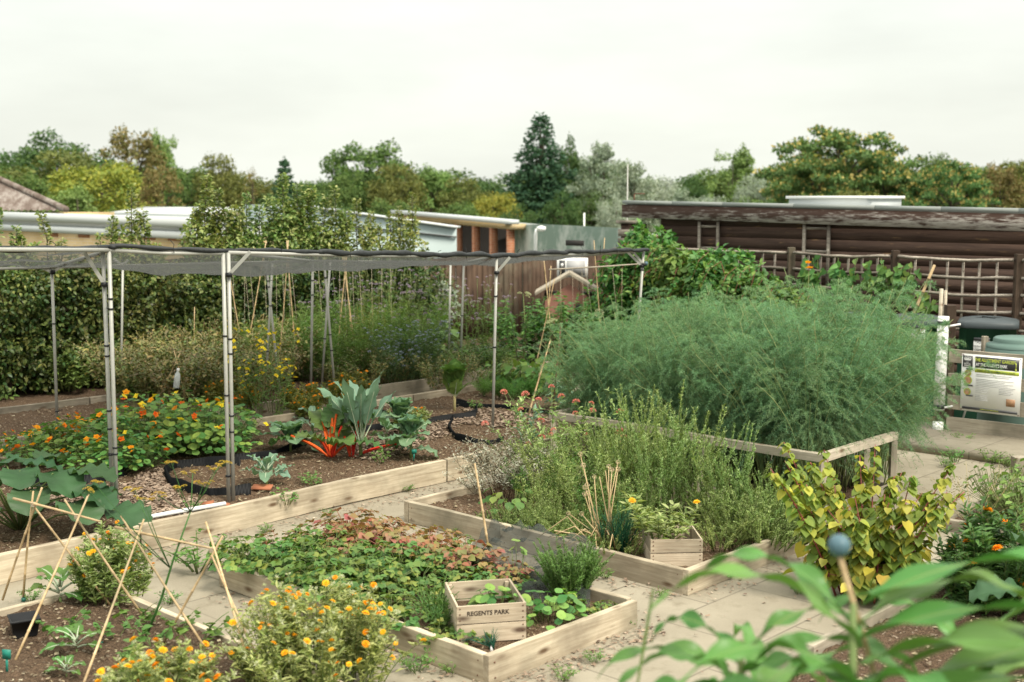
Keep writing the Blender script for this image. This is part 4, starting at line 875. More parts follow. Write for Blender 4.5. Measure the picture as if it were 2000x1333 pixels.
strip('roof_edge', MAT['white_metal'], -.13, 0, .15, bb, dep=.4, **kw); strip('roof', MAT['roofing'], -.3, -.2, -.5, bb, dep=1.2, **kw); strip('beam', MAT['brick_buff'], -.30, -.131, 0, bb, dep=.5, **kw); strip('back_wall', MAT['dark_void'], -4.2, -.301, -.9, bb, dep=.5, **kw)
for px, w, m in ((792, 1.3, 'brick_buff'), (845, 1.3, 'brick_buff'), (890, .35, 'brick_red'), (924, .30, 'brick_red'), (958, .32, 'brick_red'), (991, .26, 'brick_red')):
    d = nrm((B3-A3)[:2]); k = (px-1000)/FPX; s = (k*A3[1]-A3[0])/(d[0]-k*d[1]); c = A3[:2]+d*s; mb = MB(); zt_ = kw['zA']+(kw['zB']-kw['zA'])*s/np.linalg.norm((B3-A3)[:2])-.302; w *= .5; wedge(mb, c-d*w/2, c+d*w/2, .22, BZ, zt_, BZ, zt_); mb.build('pier', MAT[m], bb, org=(*c, 0))
A4, C4, B4 = dp(1001, 440, 40), dp(1066, 438.5, 36), dp(1222, 446, 30); gs = thing('corrugated_shed', 'grey green corrugated metal shed with pale weathered patches', 'shed', (C4*[1, 1, 0]+[0, 0, BZ]), 0)
for P0, P1, s in ((A4, C4, 0), (C4, B4, 1)):
    L = np.linalg.norm((P1-P0)[:2]); nn = int(L/.09); d = nrm((P1-P0)[:2]); n = np.array([d[1], -d[0]]); t = np.linspace(0, 1, nn*2+1); off = np.where(np.arange(len(t)) % 2, .03, 0)
    xy = P0[:2]+(P1-P0)[:2]*t[:, None]+n*off[:, None]; zt = P0[2]+(P1[2]-P0[2])*t
    mb = MB(); mb.grid(np.stack([np.c_[xy, np.full(len(t), BZ)], np.c_[xy, zt]])); mb.build('corrugated_wall', MAT['corrugated'], gs, org=C4*[1, 1, 0])
mb = MB(); mb.add([A4+[0, .05, -.2], C4+[0, .05, -.2], B4+[0, .05, -.2], B4+[3, 6, -.35], A4+[0, 6, -.35], A4+[0, .05, -.25], C4+[0, .05, -.25], B4+[0, .05, -.25]], [np.array([[0,5,6,1],[1,6,7,2]]), np.array([[0,1,2,3,4]])]); mb.build('roof', MAT['grey_roof'], gs, org=C4*[1, 1, 0])
q = dp(1147, 474, 32.5); mb = MB(); mb.box((0, -.1, 0), (.6, .08, .14), -.85); o = mb.build('window', MAT['dark_void'], gs); o.matrix_basis = pworld(gs).inverted() @ Matrix.Translation(V(q-[.35, .35, 0]))
q = dp(1046, 480, 33); vp = thing('vent_pipe', 'bent white vent pipe before the corrugated shed', 'pipe', q*[1, 1, 0]+[0, 0, BZ], 0)
tube_obj('pipe', [q*[1, 1, 0]+[0, 0, BZ], dp(1046, 460, 33), dp(1048, 450, 33), dp(1058, 447, 33)], .055, MAT['white_plastic'], vp)
mb = MB(); lathe(mb, dp(1057, 447, 33), [(.02, .08), (.12, .05), (.13, -.03), (.06, -.08)], 12); mb.build('cowl', MAT['white_plastic'], vp, True, org=dp(1057, 447, 33))
q = dp(1141, 440, 34); tube_obj('flue_pole', [[q[0], q[1], 1.0], [q[0], q[1], zrow(416, q)]], .025, MAT['white_plastic']); o = bpy.data.objects['flue_pole']; tag(o, 'short thin white flue standing up behind the corrugated shed', 'flue')

# ---------------------------------------------------------------- children's hut before the fence, white map board on the fence
q = dp(1112, 560, 20.3); hu = thing('wooden_hut', 'small wooden hut with a felt gable roof and faded red front', 'hut', (q[0], q[1], 0), -.05)
mb = MB(); mb.box((0, .35, .48), (.82, .6, .95)); mb.build('body', MAT['post_dark'], hu)
mb = MB(); mb.add([[-.4, .03, .05], [.4, .03, .05], [.4, .03, .85], [0, .03, 1.12], [-.4, .03, .85]], [np.array([[0, 1, 2, 3, 4]])]); mb.build('front_board', MAT['hut_red'], hu)
mb = MB()
for x in (-.13, .15): mb.box((x, .02, .74), (.09, .03, .12))
mb.build('opening', MAT['dark_void'], hu)
for s in (-1, 1): o = beam('roof_side', V((0, .3, 1.30)), V((s*.56, .3, .97)), .75, .03, MAT['timber_old'], None); o.parent = hu
for s in (-1, 1): o = beam('bargeboard', V((s*.004, -.09, 1.29)), V((s*.56, -.09, .95)), .015, .03, MAT['timber_old'], None); o.parent = hu
q = dp(1118, 523, 21.6); wb = thing('map_board', 'white framed map board on the brown fence above the hut', 'sign', q, 0)
mb = MB(); mb.box((0, 0, 0), (.54, .02, .34)); mb.build('panel', MAT['panel_white'], wb)
mb = MB(); mb.box((-.18, -.013, 0), (.1, .006, .25)); mb.build('blue_panel', MAT['panel_dark'], wb); mb = MB(); mb.box((.06, -.013, 0), (.32, .006, .25)); mb.build('map_panel', MAT['print_grey'], wb)
mb = MB(); mb.box((-.18, -.019, .04), (.045, .004, .06)); mb.build('crest', MAT['panel_white'], wb)

# ================================================================ the fruit cage
def post(name, base, tp_px, r=.0155, par=None, ties=0, clamp=True):
    t = dp(tp_px[0], tp_px[1], base[1]); d = t-base; o = tube_obj(name, [base-d*.02, base+d*.5, t], r, MAT['aluminium'], par, 10)
    for k in range(ties):
        q = base+d*rnd(.08, .93); mb = MB(); mb.tube([q-[0, 0, .006], q+[0, 0, .006]], r*1.35, 8)
        a = rnd(0, 6.28); mb.tube([q, q+[math.cos(a)*.06, math.sin(a)*.06, rnd(-.01, .02)]], .003, 4); tie = mb.build('cable_tie', MAT['black_plastic'], None, org=q); P = pworld(o)
        tie.parent = o; tie.matrix_basis = P.inverted() @ Matrix.Translation(V(q))
    return t
b1 = gp(222, 1006, .1); cage = thing('fruit_cage', 'fruit cage of grey aluminium poles under a sagging dark net roof', 'fruit cage', (b1[0], b1[1], 0), 0)
T1 = post('pole', gp(221, 1004, .1), (201, 489), par=cage, ties=5); T1b = post('pole', gp(229, 1008, .1), (213, 489), par=cage, ties=4)
T2 = post('pole', gp(447, 985, .1), (436, 495), par=cage, ties=4); T2b = post('pole', gp(456, 984, .1), (446, 494), par=cage, ties=4)
T3 = post('pole', gp(962, 851, .1), (970, 500), par=cage, ties=2)
b4 = uv(11.42, 8.72, .1); T4 = post('pole', b4, (1257, 490), par=cage, ties=1)
R0 = post('pole', gp(112, 830, .12), (101, 523), par=cage, ties=2); q0 = post('pole', gp(40, 722, .1), (48, 524), .014, cage, 0)
R1 = post('pole', gp(236, 772, .1), (240, 513), .014, cage, 1)
q2 = post('pole', gp(413, 708, .1), (426, 512), .014, cage, 0)
post('pole', gp(548, 782, .12), (520, 515), .014, cage, 3); post('pole', gp(518, 775, .12), (532, 515), .014, cage, 2)
R2 = post('pole', gp(607, 768, .12), (611, 510), .0155, cage, 2); post('pole', gp(655, 775, .12), (633, 512), .014, cage, 4); post('pole', gp(628, 760, .12), (645, 512), .014, cage, 3)
R3 = post('pole', gp(899, 727, .12), (906, 514), .0155, cage, 2); post('pole', gp(876, 716, .12), (880, 516), .014, cage, 1)
TL = dp(-330, 479, T1[1]-1.75)
for a, b in ((TL, T1b), (T1b, T2), (T2b, T3), (T3, T4)): tube_obj('top_rail', [a, (a+b)/2-[0, 0, .012], b], .0165, MAT['aluminium'], cage)
RL = R0+(R0-R2)*.45; R4 = uv(12.9, 12.1, 1.62)
for a, b in ((RL, R0), (R0, R2), (R2, R3), (R3, R4), (T4, R4), (T3, R3), (T2b, R2), (T1b, R0)): tube_obj('roof_rail', [a, b], .015, MAT['aluminium'], cage)
tube_obj('foot_rail', [gp(236, 1021, .205), gp(330, 1003, .205), gp(440, 984, .205)], .017, MAT['white_plastic'], cage)
for P, base, px, py, ex, ey in ((T1, 0, 204, 556, 164, 492), (T2b, 0, 447, 537, 489, 492), (T3, 0, 970, 533, 996, 503), (T4, 0, 1254, 520, 1226, 493), (T4, 0, 1257, 517, 1236, 492), (R0, 0, 103, 533, 74, 520), (R0, 0, 104, 531, 134, 514), (R1, 0, 239, 519, 222, 505), (R1, 0, 239, 519, 250, 508)):
    a = dp(px, py, P[1]-.02); b = dp(ex, ey, P[1]-.05); beam('brace', a, b, .004, .028, MAT['aluminium'], cage, bev=.001)
    mb = MB(); mb.tube([a-[0, 0, .016], a+[0, 0, .016]], .026, 8); mb.build('clamp', MAT['black_plastic'], cage, org=a)
def lerp_poly(P, n):
    P = np.asarray(P); s = np.r_[0, np.cumsum(np.linalg.norm(np.diff(P, axis=0), axis=1))]; t = np.linspace(0, s[-1], n); return np.stack([np.interp(t, s, P[:, k]) for k in range(3)], 1)
front = lerp_poly([TL, T1b, T2, T3, T4], 120); back = lerp_poly([RL, R0, R2, R3, R4], 120)
t = np.linspace(0, 1, 40)[None, :, None]; G = front[:, None]*(1-t)+back[:, None]*t
s = np.linspace(0, 1, 120)[:, None]; tt = t[..., 0]
amp = np.interp(s, [0, .2, .3, .42, .55, .7, .85, 1], [.02, .03, .13, .16, .13, .07, .07, .0])
sag = -amp*np.sin(PI*np.clip(tt*1.05, 0, 1))**.8+.010*np.sin(s*60+tt*9)+.012*np.sin(s*31-tt*17)+.008*np.sin(s*130+tt*5)+.007*np.sin(s*23+tt*70)
sag = sag+np.where(tt < .12, .012*np.sin(s*90)*tt/.12, 0); G[..., 2] += sag*np.minimum(1, tt*8)*np.minimum(1, (1-tt)*8+.1)+.012
mb = MB(); mb.grid(G); mb.build('net_roof', MAT['net'], cage, True, org=G.mean((0, 1)))
def roll(P, r, seg, k0):
    n = 110; Q = lerp_poly(P, n); s = np.linspace(0, 1, n)*seg; w = np.abs(np.sin(PI*s))**.35; rr = r*(.55+.5*w)*(1+.12*np.sin(s*9+k0)); Q[:, 2] += .016+.006*np.sin(s*2.3+k0)+.004*np.sin(s*7)-.010*(1-w); Q[:, 1] -= .012
    mb = MB(); mb.tube(Q, rr, 10); o = mb.build('net_roll', MAT['net_roll'], cage, True, org=Q.mean(0))
    for k in range(1, int(seg)):
        q = Q[int(k/seg*n)]; m2 = MB(); m2.tube([q+[0, 0, -.035], q+[rnd(-.01, .01), -.03, 0], q+[0, 0, .035], q+[rnd(-.03, .03), -.02, rnd(.04, .07)]], .0028, 4); m2.build('tie', MAT['black_plastic'], cage, org=q)
roll([TL+[0, 0, -.02], T1+[-.03, 0, -.012], T1b+[.05, 0, .012]], .024, 4, 0); roll([T1b+[0, 0, .012], T2+[0, 0, .012], T2b+(T3-T2b)*.3], .018, 4, 1.3); roll([T2b+(T3-T2b)*.28, T3-[0, 0, .008], T3+(T4-T3)*.45], .025, 9, 2.1); roll([T3+(T4-T3)*.43, T4+[.06, 0, .0]], .022, 5, .7)
# the cross pole and its knob beside the far corner pole
a, b = dp(1085, 527, b4[1]+.1), dp(1263, 515, b4[1]-.3)

# ================================================================ things inside the long bed
def edging(label, pts, h=.10, zb=.10):
    P = np.array([gp(x, y, zb) for x, y in pts]); Q = lerp_poly(P, max(20, int(np.linalg.norm(np.diff(P, axis=0), axis=1).sum()/.014)))
    d = nrm(np.gradient(Q, axis=0)); n = np.c_[-d[:, 1], d[:, 0], np.zeros(len(d))]; Q = Q+n*(.006*np.where(np.arange(len(Q)) % 2, 1, -1))[:, None]
    hh = h*(1+.12*np.sin(np.arange(len(Q))*.13)); top = Q+np.c_[np.zeros((len(Q), 2)), hh]; th = n*.004; mb = MB(); mb.grid(np.stack([Q-[0, 0, .03], top, top+th, Q+th-[0, 0, .03]]))
    o = mb.build('lawn_edging', MAT['edging'], None, org=Q.mean(0)*[1, 1, 0]+[0, 0, zb]); return tag(o, label, 'lawn edging', 'black corrugated edging strips in the long bed')
edging('long black corrugated edging in front of the nasturtiums at the left', [(-30, 945), (40, 952), (130, 955), (190, 950), (240, 935), (270, 915), (262, 900)])
edging('black corrugated edging curved round a small disc of soil by the paired poles', [(470, 915), (400, 915), (345, 918), (322, 935), (335, 955), (370, 968), (410, 975), (450, 975), (490, 970)])
edging('short black edging behind the ragged kale', [(452, 905), (500, 902), (540, 893), (575, 880), (600, 872)], .08)
edging('black edging behind the red stemmed chard', [(700, 850), (735, 845), (765, 838), (790, 830), (770, 818), (740, 812)], .08)
edging('black edging bent in a hook round the soil by the bolted cabbage', [(760, 818), (830, 830), (890, 824), (932, 812), (930, 800), (890, 797)], .08)
edging('black edging winding along the chips towards the railed bed', [(892, 790), (915, 798), (955, 800), (1010, 806), (1060, 812), (1095, 822), (1120, 815)], .07)
edging('black edging loop round bare soil behind the third cage pole', [(930, 820), (885, 824), (876, 845), (890, 862), (925, 872), (960, 874), (985, 868)], .08)
mb = MB()                                      # bark chips on the little paths between the edging
for n, quad, poly in ((4200, (3.6, 6.6, 7.9, 9.6), [gp(x, y, .12) for x, y in ((60, 960), (255, 950), (290, 912), (330, 915), (318, 945), (350, 975), (440, 990), (300, 1015), (180, 1010), (60, 985))]),
                      (1500, (7, 9.5, 8, 10.5), [gp(x, y, .12) for x, y in ((690, 870), (740, 850), (800, 840), (840, 838), (880, 850), (800, 880), (740, 905), (690, 895))]),
                      (2600, (8, 12, 8, 10.8), [gp(x, y, .12) for x, y in ((800, 835), (935, 815), (900, 800), (960, 803), (1050, 812), (1100, 825), (1000, 838), (900, 830), (870, 850), (840, 850))])):
    bits(mb, n*6, quad, .13, (.02, .05), (.35, .7), 'chip', poly)
tag(mb.build('wood_chips', MAT['chips']), 'pinkish bark chips spread on the little paths in the long bed', 'wood chips', kind='stuff')
mb = MB(); bits(mb, 9000, (2.4, 11.6, 7.87, 10.75), .125, (.012, .05), (.08, .3)); bits(mb, 2200, (3.7, 13.8, 11.65, 13.38), .14, (.012, .05), (.1, .3)); bits(mb, 3000, (.9, 3.7, 3.1, 6.94), .09, (.008, .03), (.3, .9)); bits(mb, 500, (4.5, 5.62, 4.33, 6.66), .105, (.008, .03), (.2, .8)); bits(mb, 900, (6.4, 7.66, 4.43, 7.0), .105, (.008, .03), (.2, .8)); bits(mb, 2500, (3.7, 8.2, .5, 3.15), .095, (.01, .035), (.3, .8)); bits(mb, 1600, (12.7, 15, 3, 5.4), .015, (.03, .14), (.05, .2))
tag(mb.build('soil_litter', MAT['straw']), 'straw and bark bits lying on the soil of the beds', 'plant litter', kind='stuff')
mb = MB()
for u0, u1, v0, v1, n in ((4.4, 8, 7.5, 7.79, 300), (4.2, 4.41, 4.2, 6.6, 140), (5.68, 5.9, 4.2, 6.6, 160), (6.1, 6.33, 4.4, 7, 160), (4.4, 5.7, 4.05, 4.27, 260), (6.3, 7.7, 4.2, 4.37, 60), (4, 8, 3.21, 3.5, 60), (7.8, 8.2, 4.4, 7, 80), (11.5, 12.6, 3, 5.4, 160), (5, 13, 10.84, 11.56, 260), (2, 14, 3.3, 7.8, 260)): bits(mb, n*2, (u0, u1, v0, v1), .004, (.006, .032), (.1, .7))
tag(mb.build('paving_litter', MAT['straw']), 'dry leaf crumbs blown along the paving edges', 'plant litter', kind='stuff')
rs = [(1098, 1160), (505, 950), (1110, 960)]
for (x, y), nm, lab in (((512, 952), 'tile_shard', 'broken terracotta tile lying under the ragged kale'), ((405, 985), 'tile_shard', 'small terracotta shard on the bark chips left of the paired poles'), ((435, 988), 'tile_shard', 'narrow terracotta shard against the foot of the paired poles')):
    q = gp(x, y, .15); mb = MB(); w = rnd(.16, .2) if x > 500 else rnd(.08, .11); mb.box((0, 0, 0), (w, .07, .014), rnd(-.6, .1), (.35, rnd(-.2, .2), 0)); o = mb.build(nm, MAT['terracotta']); o.location = V(q); tag(o, lab, 'tile shard', 'terracotta shards')
# ---- nasturtiums
NP = [Proto(nasturtium(None, 270, .5, (.12, .5), (.035, .09), nfl=9)), Proto(nasturtium(None, 240, .45, (.1, .42), (.035, .085), nfl=11, kinds=('nast_orange', 'nast_red', 'nast_orange'))), Proto(nasturtium(None, 260, .48, (.12, .5), (.035, .085), nfl=6, kinds=('nast_orange', 'prim')))]
lab = 'nasturtium with round leaves and orange flowers in the mass beside the black edging'
for i, (x, y, s) in enumerate(((25, 905, .7), (95, 905, .85), (165, 895, 1), (235, 888, 1.05), (300, 885, 1), (365, 885, 1.05), (425, 885, .95), (200, 925, .8), (275, 862, 1), (350, 858, 1), (420, 862, .9), (130, 880, .8), (250, 918, .75))):
    NP[(1 if x < 240 else (0, 2)[i % 2])].put(gp(x, y, .12), scale=s, label=lab, group='nasturtiums in the long bed').name = 'nasturtium_plant'
for p_ in NP: tag(p_.r, None, 'nasturtium')
# ---- big dark squash leaves at the left
sp = []
for k in range(22):
    a = k*2.4+rnd(-.3, .3); q = .62*math.sqrt((k+.5)/22); sp.append(((math.cos(a)*q*1.15, math.sin(a)*q*.8, .44*(1-.75*(q/.62)**2)+rnd(-.03, .05)+.08), rnd(.2, .31), a+rnd(-.4, .4), rnd(.35, .8)))
r = bigleaf_plant('squash_plant', 'squash plant with large dark leaves at the left end of the long bed', 'squash', 'squash', sp); r.location = V(gp(40, 1040, .1))
# ---- brassicas, chard and others
r = crucifer('kale_plant', 'ragged grey green kale by the tile shard and paired poles', 'kale', 'kale', 13, (.22, .34), (.08, .12), e=(.3, 1.35), wave=.022, stemh=.07, nw=4); r.location = V(gp(521, 946, .12))
r = crucifer('cauliflower_plant', 'tallest cauliflower with upright pale blue green leaves behind the chard', 'cauliflower', 'kale', 12, (.48, .72), (.12, .18), e=(.95, 1.52), arch=(.1, 1.3), wave=.034, nw=4, stemh=.1, st=.3, sr=.02); r.location = V(gp(705, 893, .12)); r.rotation_euler[2] = .6; r.scale = (.95, .95, 1.32)
r = crucifer('cauliflower_plant', 'second cauliflower with curling leaf tips left of the tallest one', 'cauliflower', 'kale', 10, (.36, .55), (.10, .15), e=(.95, 1.5), arch=(.5, 1.6), wave=.02, stemh=.1, st=.3, sr=.02); r.location = V(gp(662, 872, .12)); r.rotation_euler[2] = 2.2; r.scale = (.85, .85, 1.2)
r = crucifer('cabbage_plant', 'open leaved cabbage left of the red chard', 'cabbage', 'cabbage', 14, (.26, .36), (.15, .2), e=(.25, 1.3), wave=.015, head=(.085, 12), prof='round', st=.2); r.location = V(gp(568, 880, .13))
r = crucifer('cabbage_plant', 'small upright cabbage between the chard and the open cabbage', 'cabbage', 'kale', 9, (.22, .3), (.07, .1), e=(.4, 1.4), wave=.012, stemh=.2, st=.25); r.location = V(gp(611, 868, .12))
r = crucifer('cabbage_plant', 'hearted cabbage right of the chard behind the other one', 'cabbage', 'cabbage', 14, (.22, .3), (.16, .2), e=(.3, 1.35), wave=.018, head=(.1, 14), prof='round', st=.15, stemh=.2); r.location = V(gp(782, 856, .12))
r = crucifer('cabbage_plant', 'hearted cabbage on a bent stalk nearest the long board', 'cabbage', 'cabbage', 14, (.2, .3), (.15, .19), e=(.1, 1.35), wave=.02, head=(.09, 14), prof='round', st=.15, stemh=.22, nw=4); r.location = V(gp(803, 896, .12))
r = crucifer('cabbage_plant', 'small loose cabbage between the two hearted ones', 'cabbage', 'cabbage', 8, (.18, .24), (.11, .15), e=(.3, 1.2), wave=.015, prof='round', st=.2, stemh=.16); r.location = V(gp(755, 880, .12))
r = crucifer('bolted_cabbage', 'pointed green cabbage head raised on a bare stalk', 'cabbage', 'lettuce', 6, (.2, .28), (.15, .19), e=(.8, 1.4), arch=(-.2, .6), wave=.01, head=(.125, 22), prof='round', st=.1, stemh=.2, sm='stem_straw', sr=.016); r.location = V(gp(888, 803, .12)); r.scale = (1, 1, 1.25)
def chard(label, stalks, colm, loc):
    r = bare('chard_plant', label, 'chard')
    for az, L, e0, arch, col in stalks:
        mb = MB(); pts = mb.blade((math.cos(az)*.02, math.sin(az)*.02, 0), az, L, .05, e0, arch, 0, 2, 'flat', 8, 5, .5); mb.tube(pts, .011, 6); mb.build('stalk', MAT[col], r, True)
        lf = MB(); e1 = e0-arch*.9; lf.blade(pts[-3], az, rnd(.3, .4), rnd(.18, .25), e1, rnd(.8, 1.6), .035, 6, 'obl', 18, 11, .1); lf.build('leaf', MAT['chard'], r, True)
    r.location = V(loc)
chard('red and orange stemmed chard standing left of its twin', [(2.9, .42, .6, .35, 'orangestalk'), (1.4, .36, 1.5, .15, 'orangestalk'), (.4, .3, 1.35, .2, 'redstalk'), (2.2, .34, 1.3, .3, 'orangestalk'), (-1.0, .2, 1.1, .4, 'redstalk'), (.9, .4, 1.5, .2, 'orangestalk'), (-.2, .22, .9, .5, 'redstalk'), (-2.2, .26, 1.2, .6, 'redstalk')], 'redstalk', gp(646, 893, .12))
chard('scarlet stemmed chard with one stalk lying towards the right cabbage', [(.25, .42, .35, .25, 'redstalk'), (1.0, .36, 1.25, -.2, 'redstalk'), (2.4, .2, 1.3, .3, 'redstalk'), (.7, .3, 1.45, .2, 'redstalk')], 'redstalk', gp(686, 893, .12))
r = marigold('orange marigold bush behind the hearted cabbages', .2, .3, 26, 12, 'marigold', ('daisy_orange',), (.02, .028)); r.location = V(gp(800, 838, .12))
# evening primroses and small yellow marigolds behind
EP = []
for i in range(2):
    r, tips = herb('evening_primrose', None, 'evening primrose', None, 4, (.5, 1.0), .06, (.02, .2), (0, .08), 26, (.05, .1), .28, 'oval', 'weed', 'stem', (.05, .95), .5, 0, .005, .01, .4, 1)
    for p, d in tips: 
        for k in range(2): put_flower(r, 'prim', p+RG.normal(0, .04, 3), rnd(.022, .035), .9)
    EP.append(Proto(r))
for i, (x, y) in enumerate(((508, 812), (533, 806), (556, 800), (476, 805), (545, 822))): EP[i % 2].put(gp(x, y, .12), scale=rnd(.85, 1.1), label='evening primrose with big yellow flowers by the leaning cage poles', group='evening primroses')
MP = Proto(marigold(None, .22, .34, 30, 22, 'weed_yellow', ('daisy_amber', 'daisy_orange'), (.014, .022), buds=False))
for x, y in ((470, 800), (585, 800), (630, 792), (668, 790), (690, 775), (600, 815), (440, 790)): MP.put(gp(x, y, .14), scale=rnd(.8, 1.1), label='low bush of little yellow orange daisies along the back edge of the long bed', group='yellow daisy bushes')
tag(MP.r, None, 'daisy bush'); MP.r.name = 'daisy_bush'
# ferny carrots and beans at the far end
def feathery(name, label, cat, n, R, H, lm='carrot', per=150):
    r = bare(name, label, cat); st = MB(); fo = MB()
    for i in range(n):
        az = rnd(0, 6.28); h = rnd(*H); p = stem_pts((0, 0, 0), az, h, R*rnd(.1, .5), R*rnd(.2, .6), 7); st.tube(p, [.003, .0028, .0025, .002, .0016, .0013, .001], 4)
        t = RG.uniform(.35, 1, per); P, d = along(p, t); o = unit(per); fo.leaves('needle', P+o*(.07*(1.1-t))[:, None]*RG.uniform(0, 1, (per, 1)), nrm(o+d*.7), unit(per), RG.uniform(.015, .04, per), .004)
    st.build('stems', MAT['stem'], r, True); fo.build('foliage', MAT[lm], r); return r
CP = Proto(feathery('carrot_plant', None, 'carrot', 24, .22, (.16, .3), per=110))
for x, y in ((945, 775), (975, 778), (1005, 782), (1035, 778), (960, 762), (995, 765), (1030, 766)): CP.put(gp(x, y, .12), scale=rnd(.9, 1.2), label='ferny carrot tops in the row at the far end of the long bed', group='carrots')
def beanplant(label, lm='tomato', name='bean_plant', cat='bean plant', n=60, R=.3, H=(.1, .4), L=(.06, .11), T='heart'):
    r = bare(name, label, cat); st = MB(); fo = MB()
    for i in range(n):
        az = rnd(0, 6.28); q = math.sqrt(rnd(0, 1)); tp_ = np.array([math.cos(az)*R*q, math.sin(az)*R*q, rnd(*H)*(1-.3*q)]); st.tube([tp_*[.3, .3, 0], tp_*[.8, .8, .6], tp_], .0022, 4)
        nn = nrm(np.array([math.cos(az)*.7+rnd(-.4, .4), math.sin(az)*.7+rnd(-.4, .4), .9])); D = nrm(np.array([math.cos(az), math.sin(az), -.5])+unit(1)[0]*.4); l = rnd(*L); fo.leaves(T, tp_[None], D[None], nn[None], l, l*.95)
    st.build('stems', MAT['stem'], r); fo.build('foliage', MAT[lm], r); return r
BP = Proto(beanplant(None, 'nasturtium'))
for x, y, s in ((1010, 765, 1.1), (1048, 770, 1.1), (1075, 775, .9), (985, 752, 1), (1050, 748, 1)): BP.put(gp(x, y, .12), scale=s, label='low bean plant with broad leaves before the cane frame', group='low bean plants')
r = crucifer('cabbage_plant', 'blue green cabbage at the left foot of the asparagus', 'cabbage', 'kale', 11, (.28, .36), (.16, .2), e=(.3, 1.3), wave=.02, prof='round', st=.15); r.location = V(gp(1108, 800, .12))
r, tp_ = herb('pepper_plant', 'dark leaved slender sapling before the far path', 'plant', None, 3, (.75, .95), .03, (0, .1), (0, .1), 70, (.06, .1), .45, 'oval', 'tomato', 'stem_brown', (.3, 1), .2, .2, .006, .03); r.location = V(gp(1016, 742, .12))
# small weeds on soil
WPs = Proto(herb('seedling', None, 'seedling', None, 7, (.04, .1), .03, (.02, .06), (0, .02), 6, (.03, .06), .5, 'oval', 'rosemary_fresh', 'stem', (.5, 1), .3)[0])
for x, y in ((603, 945), (612, 950), (380, 1000), (930, 800), (560, 985), (745, 905), (60, 915), (1140, 800)): WPs.put(gp(x, y, .12), scale=rnd(.8, 1.2), label='tiny green seedling on the bare soil of the long bed', group='seedlings in the long bed')

# ================================================================ rear beds: wild flowers, weeds, canes
prot = {}
r, tps = herb('verbena_plant', None, 'verbena', None, 5, (1.0, 1.42), .06, (.05, .3), (0, .15), 16, (.07, .13), .14, 'fold', 'weed', 'stem', (.0, .6), .6, 0, .0045, .01, .3, 2, forkl=.22)
for p, d in tps: put_flower(r, 'verbena', p, rnd(.018, .032), .4)
prot['verbena'] = Proto(r)
r, tps = herb('aster_plant', None, 'aster', None, 16, (.45, .75), .08, (.05, .25), (0, .1), 40, (.04, .08), .14, 'fold', 'weed_blue', 'stem', (.1, 1), .5, 0, .003, .01, .3, 2)
for p, d in tps: put_flower(r, 'aster', p, rnd(.014, .022), .4)
prot['aster'] = Proto(r)
prot['grassy'] = Proto(herb('tall_weed', None, 'weed', None, 18, (.5, 1.0), .12, (.05, .3), (0, .25), 44, (.07, .15), .12, 'fold', 'weed', 'stem', (.05, 1), .6, .1, .003, .02, .3, 1)[0])
prot['spire'] = Proto(herb('spire_weed', None, 'weed', None, 6, (.8, 1.25), .06, (0, .12), (0, .05), 110, (.04, .08), .2, 'fold', 'weed_yellow', 'stem', (.1, 1), .7, 0, .004, .01, .5)[0])
prot['dry'] = Proto(herb('dry_pea_plant', None, 'pea plant', None, 16, (.35, .75), .2, (.05, .4), (0, .25), 60, (.03, .075), .55, 'oval', 'weed_dry', 'stem_straw', (.05, 1), .1, .4, .003, .04, .2, 1)[0])
prot['nettle'] = Proto(herb('leafy_weed', None, 'weed', None, 14, (.32, .62), .16, (.02, .2), (0, .1), 52, (.06, .11), .4, 'oval', 'weed', 'stem', (.1, 1), .2, .2, .0035, .01, .4)[0])
prot['broad'] = Proto(beanplant(None, 'weed', 'broad_leaved_weed', 'weed', 70, .4, (.2, .75), (.09, .16), 'oval'))
labs = dict(verbena=('tall verbena with small mauve flower heads in the rear bed', 'verbenas in the rear bed'), aster=('bushy aster sprinkled with pale blue flowers in the rear bed', 'blue asters in the rear bed'), grassy=('tall narrow leaved green weed in the rear bed', 'tall grassy weeds in the rear bed'),
            spire=('yellow green leafy spire rising from the rear bed', 'yellow green spires in the rear bed'), dry=('tangled dying pea plant, yellow and brown, in the rear bed', 'withering pea plants'), nettle=('bushy fresh green leafy weed in the rear bed', 'leafy weeds in the rear bed'), broad=('broad leaved weed standing against the far hedge', 'broad leaved weeds'))
def scatter(kind, n, x0, x1, y0, y1, s=(.85, 1.15), z=.1):
    for i in range(n):
        x = x0+(x1-x0)*(i+rnd(.1, .9))/n; prot[kind].put(gp(x, rnd(y0, y1), z), scale=rnd(*s), label=labs[kind][0], group=labs[kind][1])
scatter('nettle', 26, -40, 330, 728, 765, (1.0, 1.35)); scatter('nettle', 14, -20, 260, 705, 730, (1.1, 1.4)); scatter('broad', 11, -20, 420, 708, 730, (.95, 1.4))
scatter('dry', 17, 255, 520, 755, 795, (.8, 1.1)); scatter('dry', 9, 300, 560, 735, 755, (.9, 1.2)); scatter('spire', 3, 350, 480, 740, 760, (.7, .9)); scatter('nettle', 5, 235, 420, 770, 790, (.6, .8))
scatter('grassy', 13, 480, 850, 728, 762, (.75, 1.0)); scatter('grassy', 9, 560, 830, 705, 725, (.9, 1.1)); scatter('verbena', 13, 610, 870, 705, 742); scatter('verbena', 5, 885, 985, 698, 712, (.8, .95))
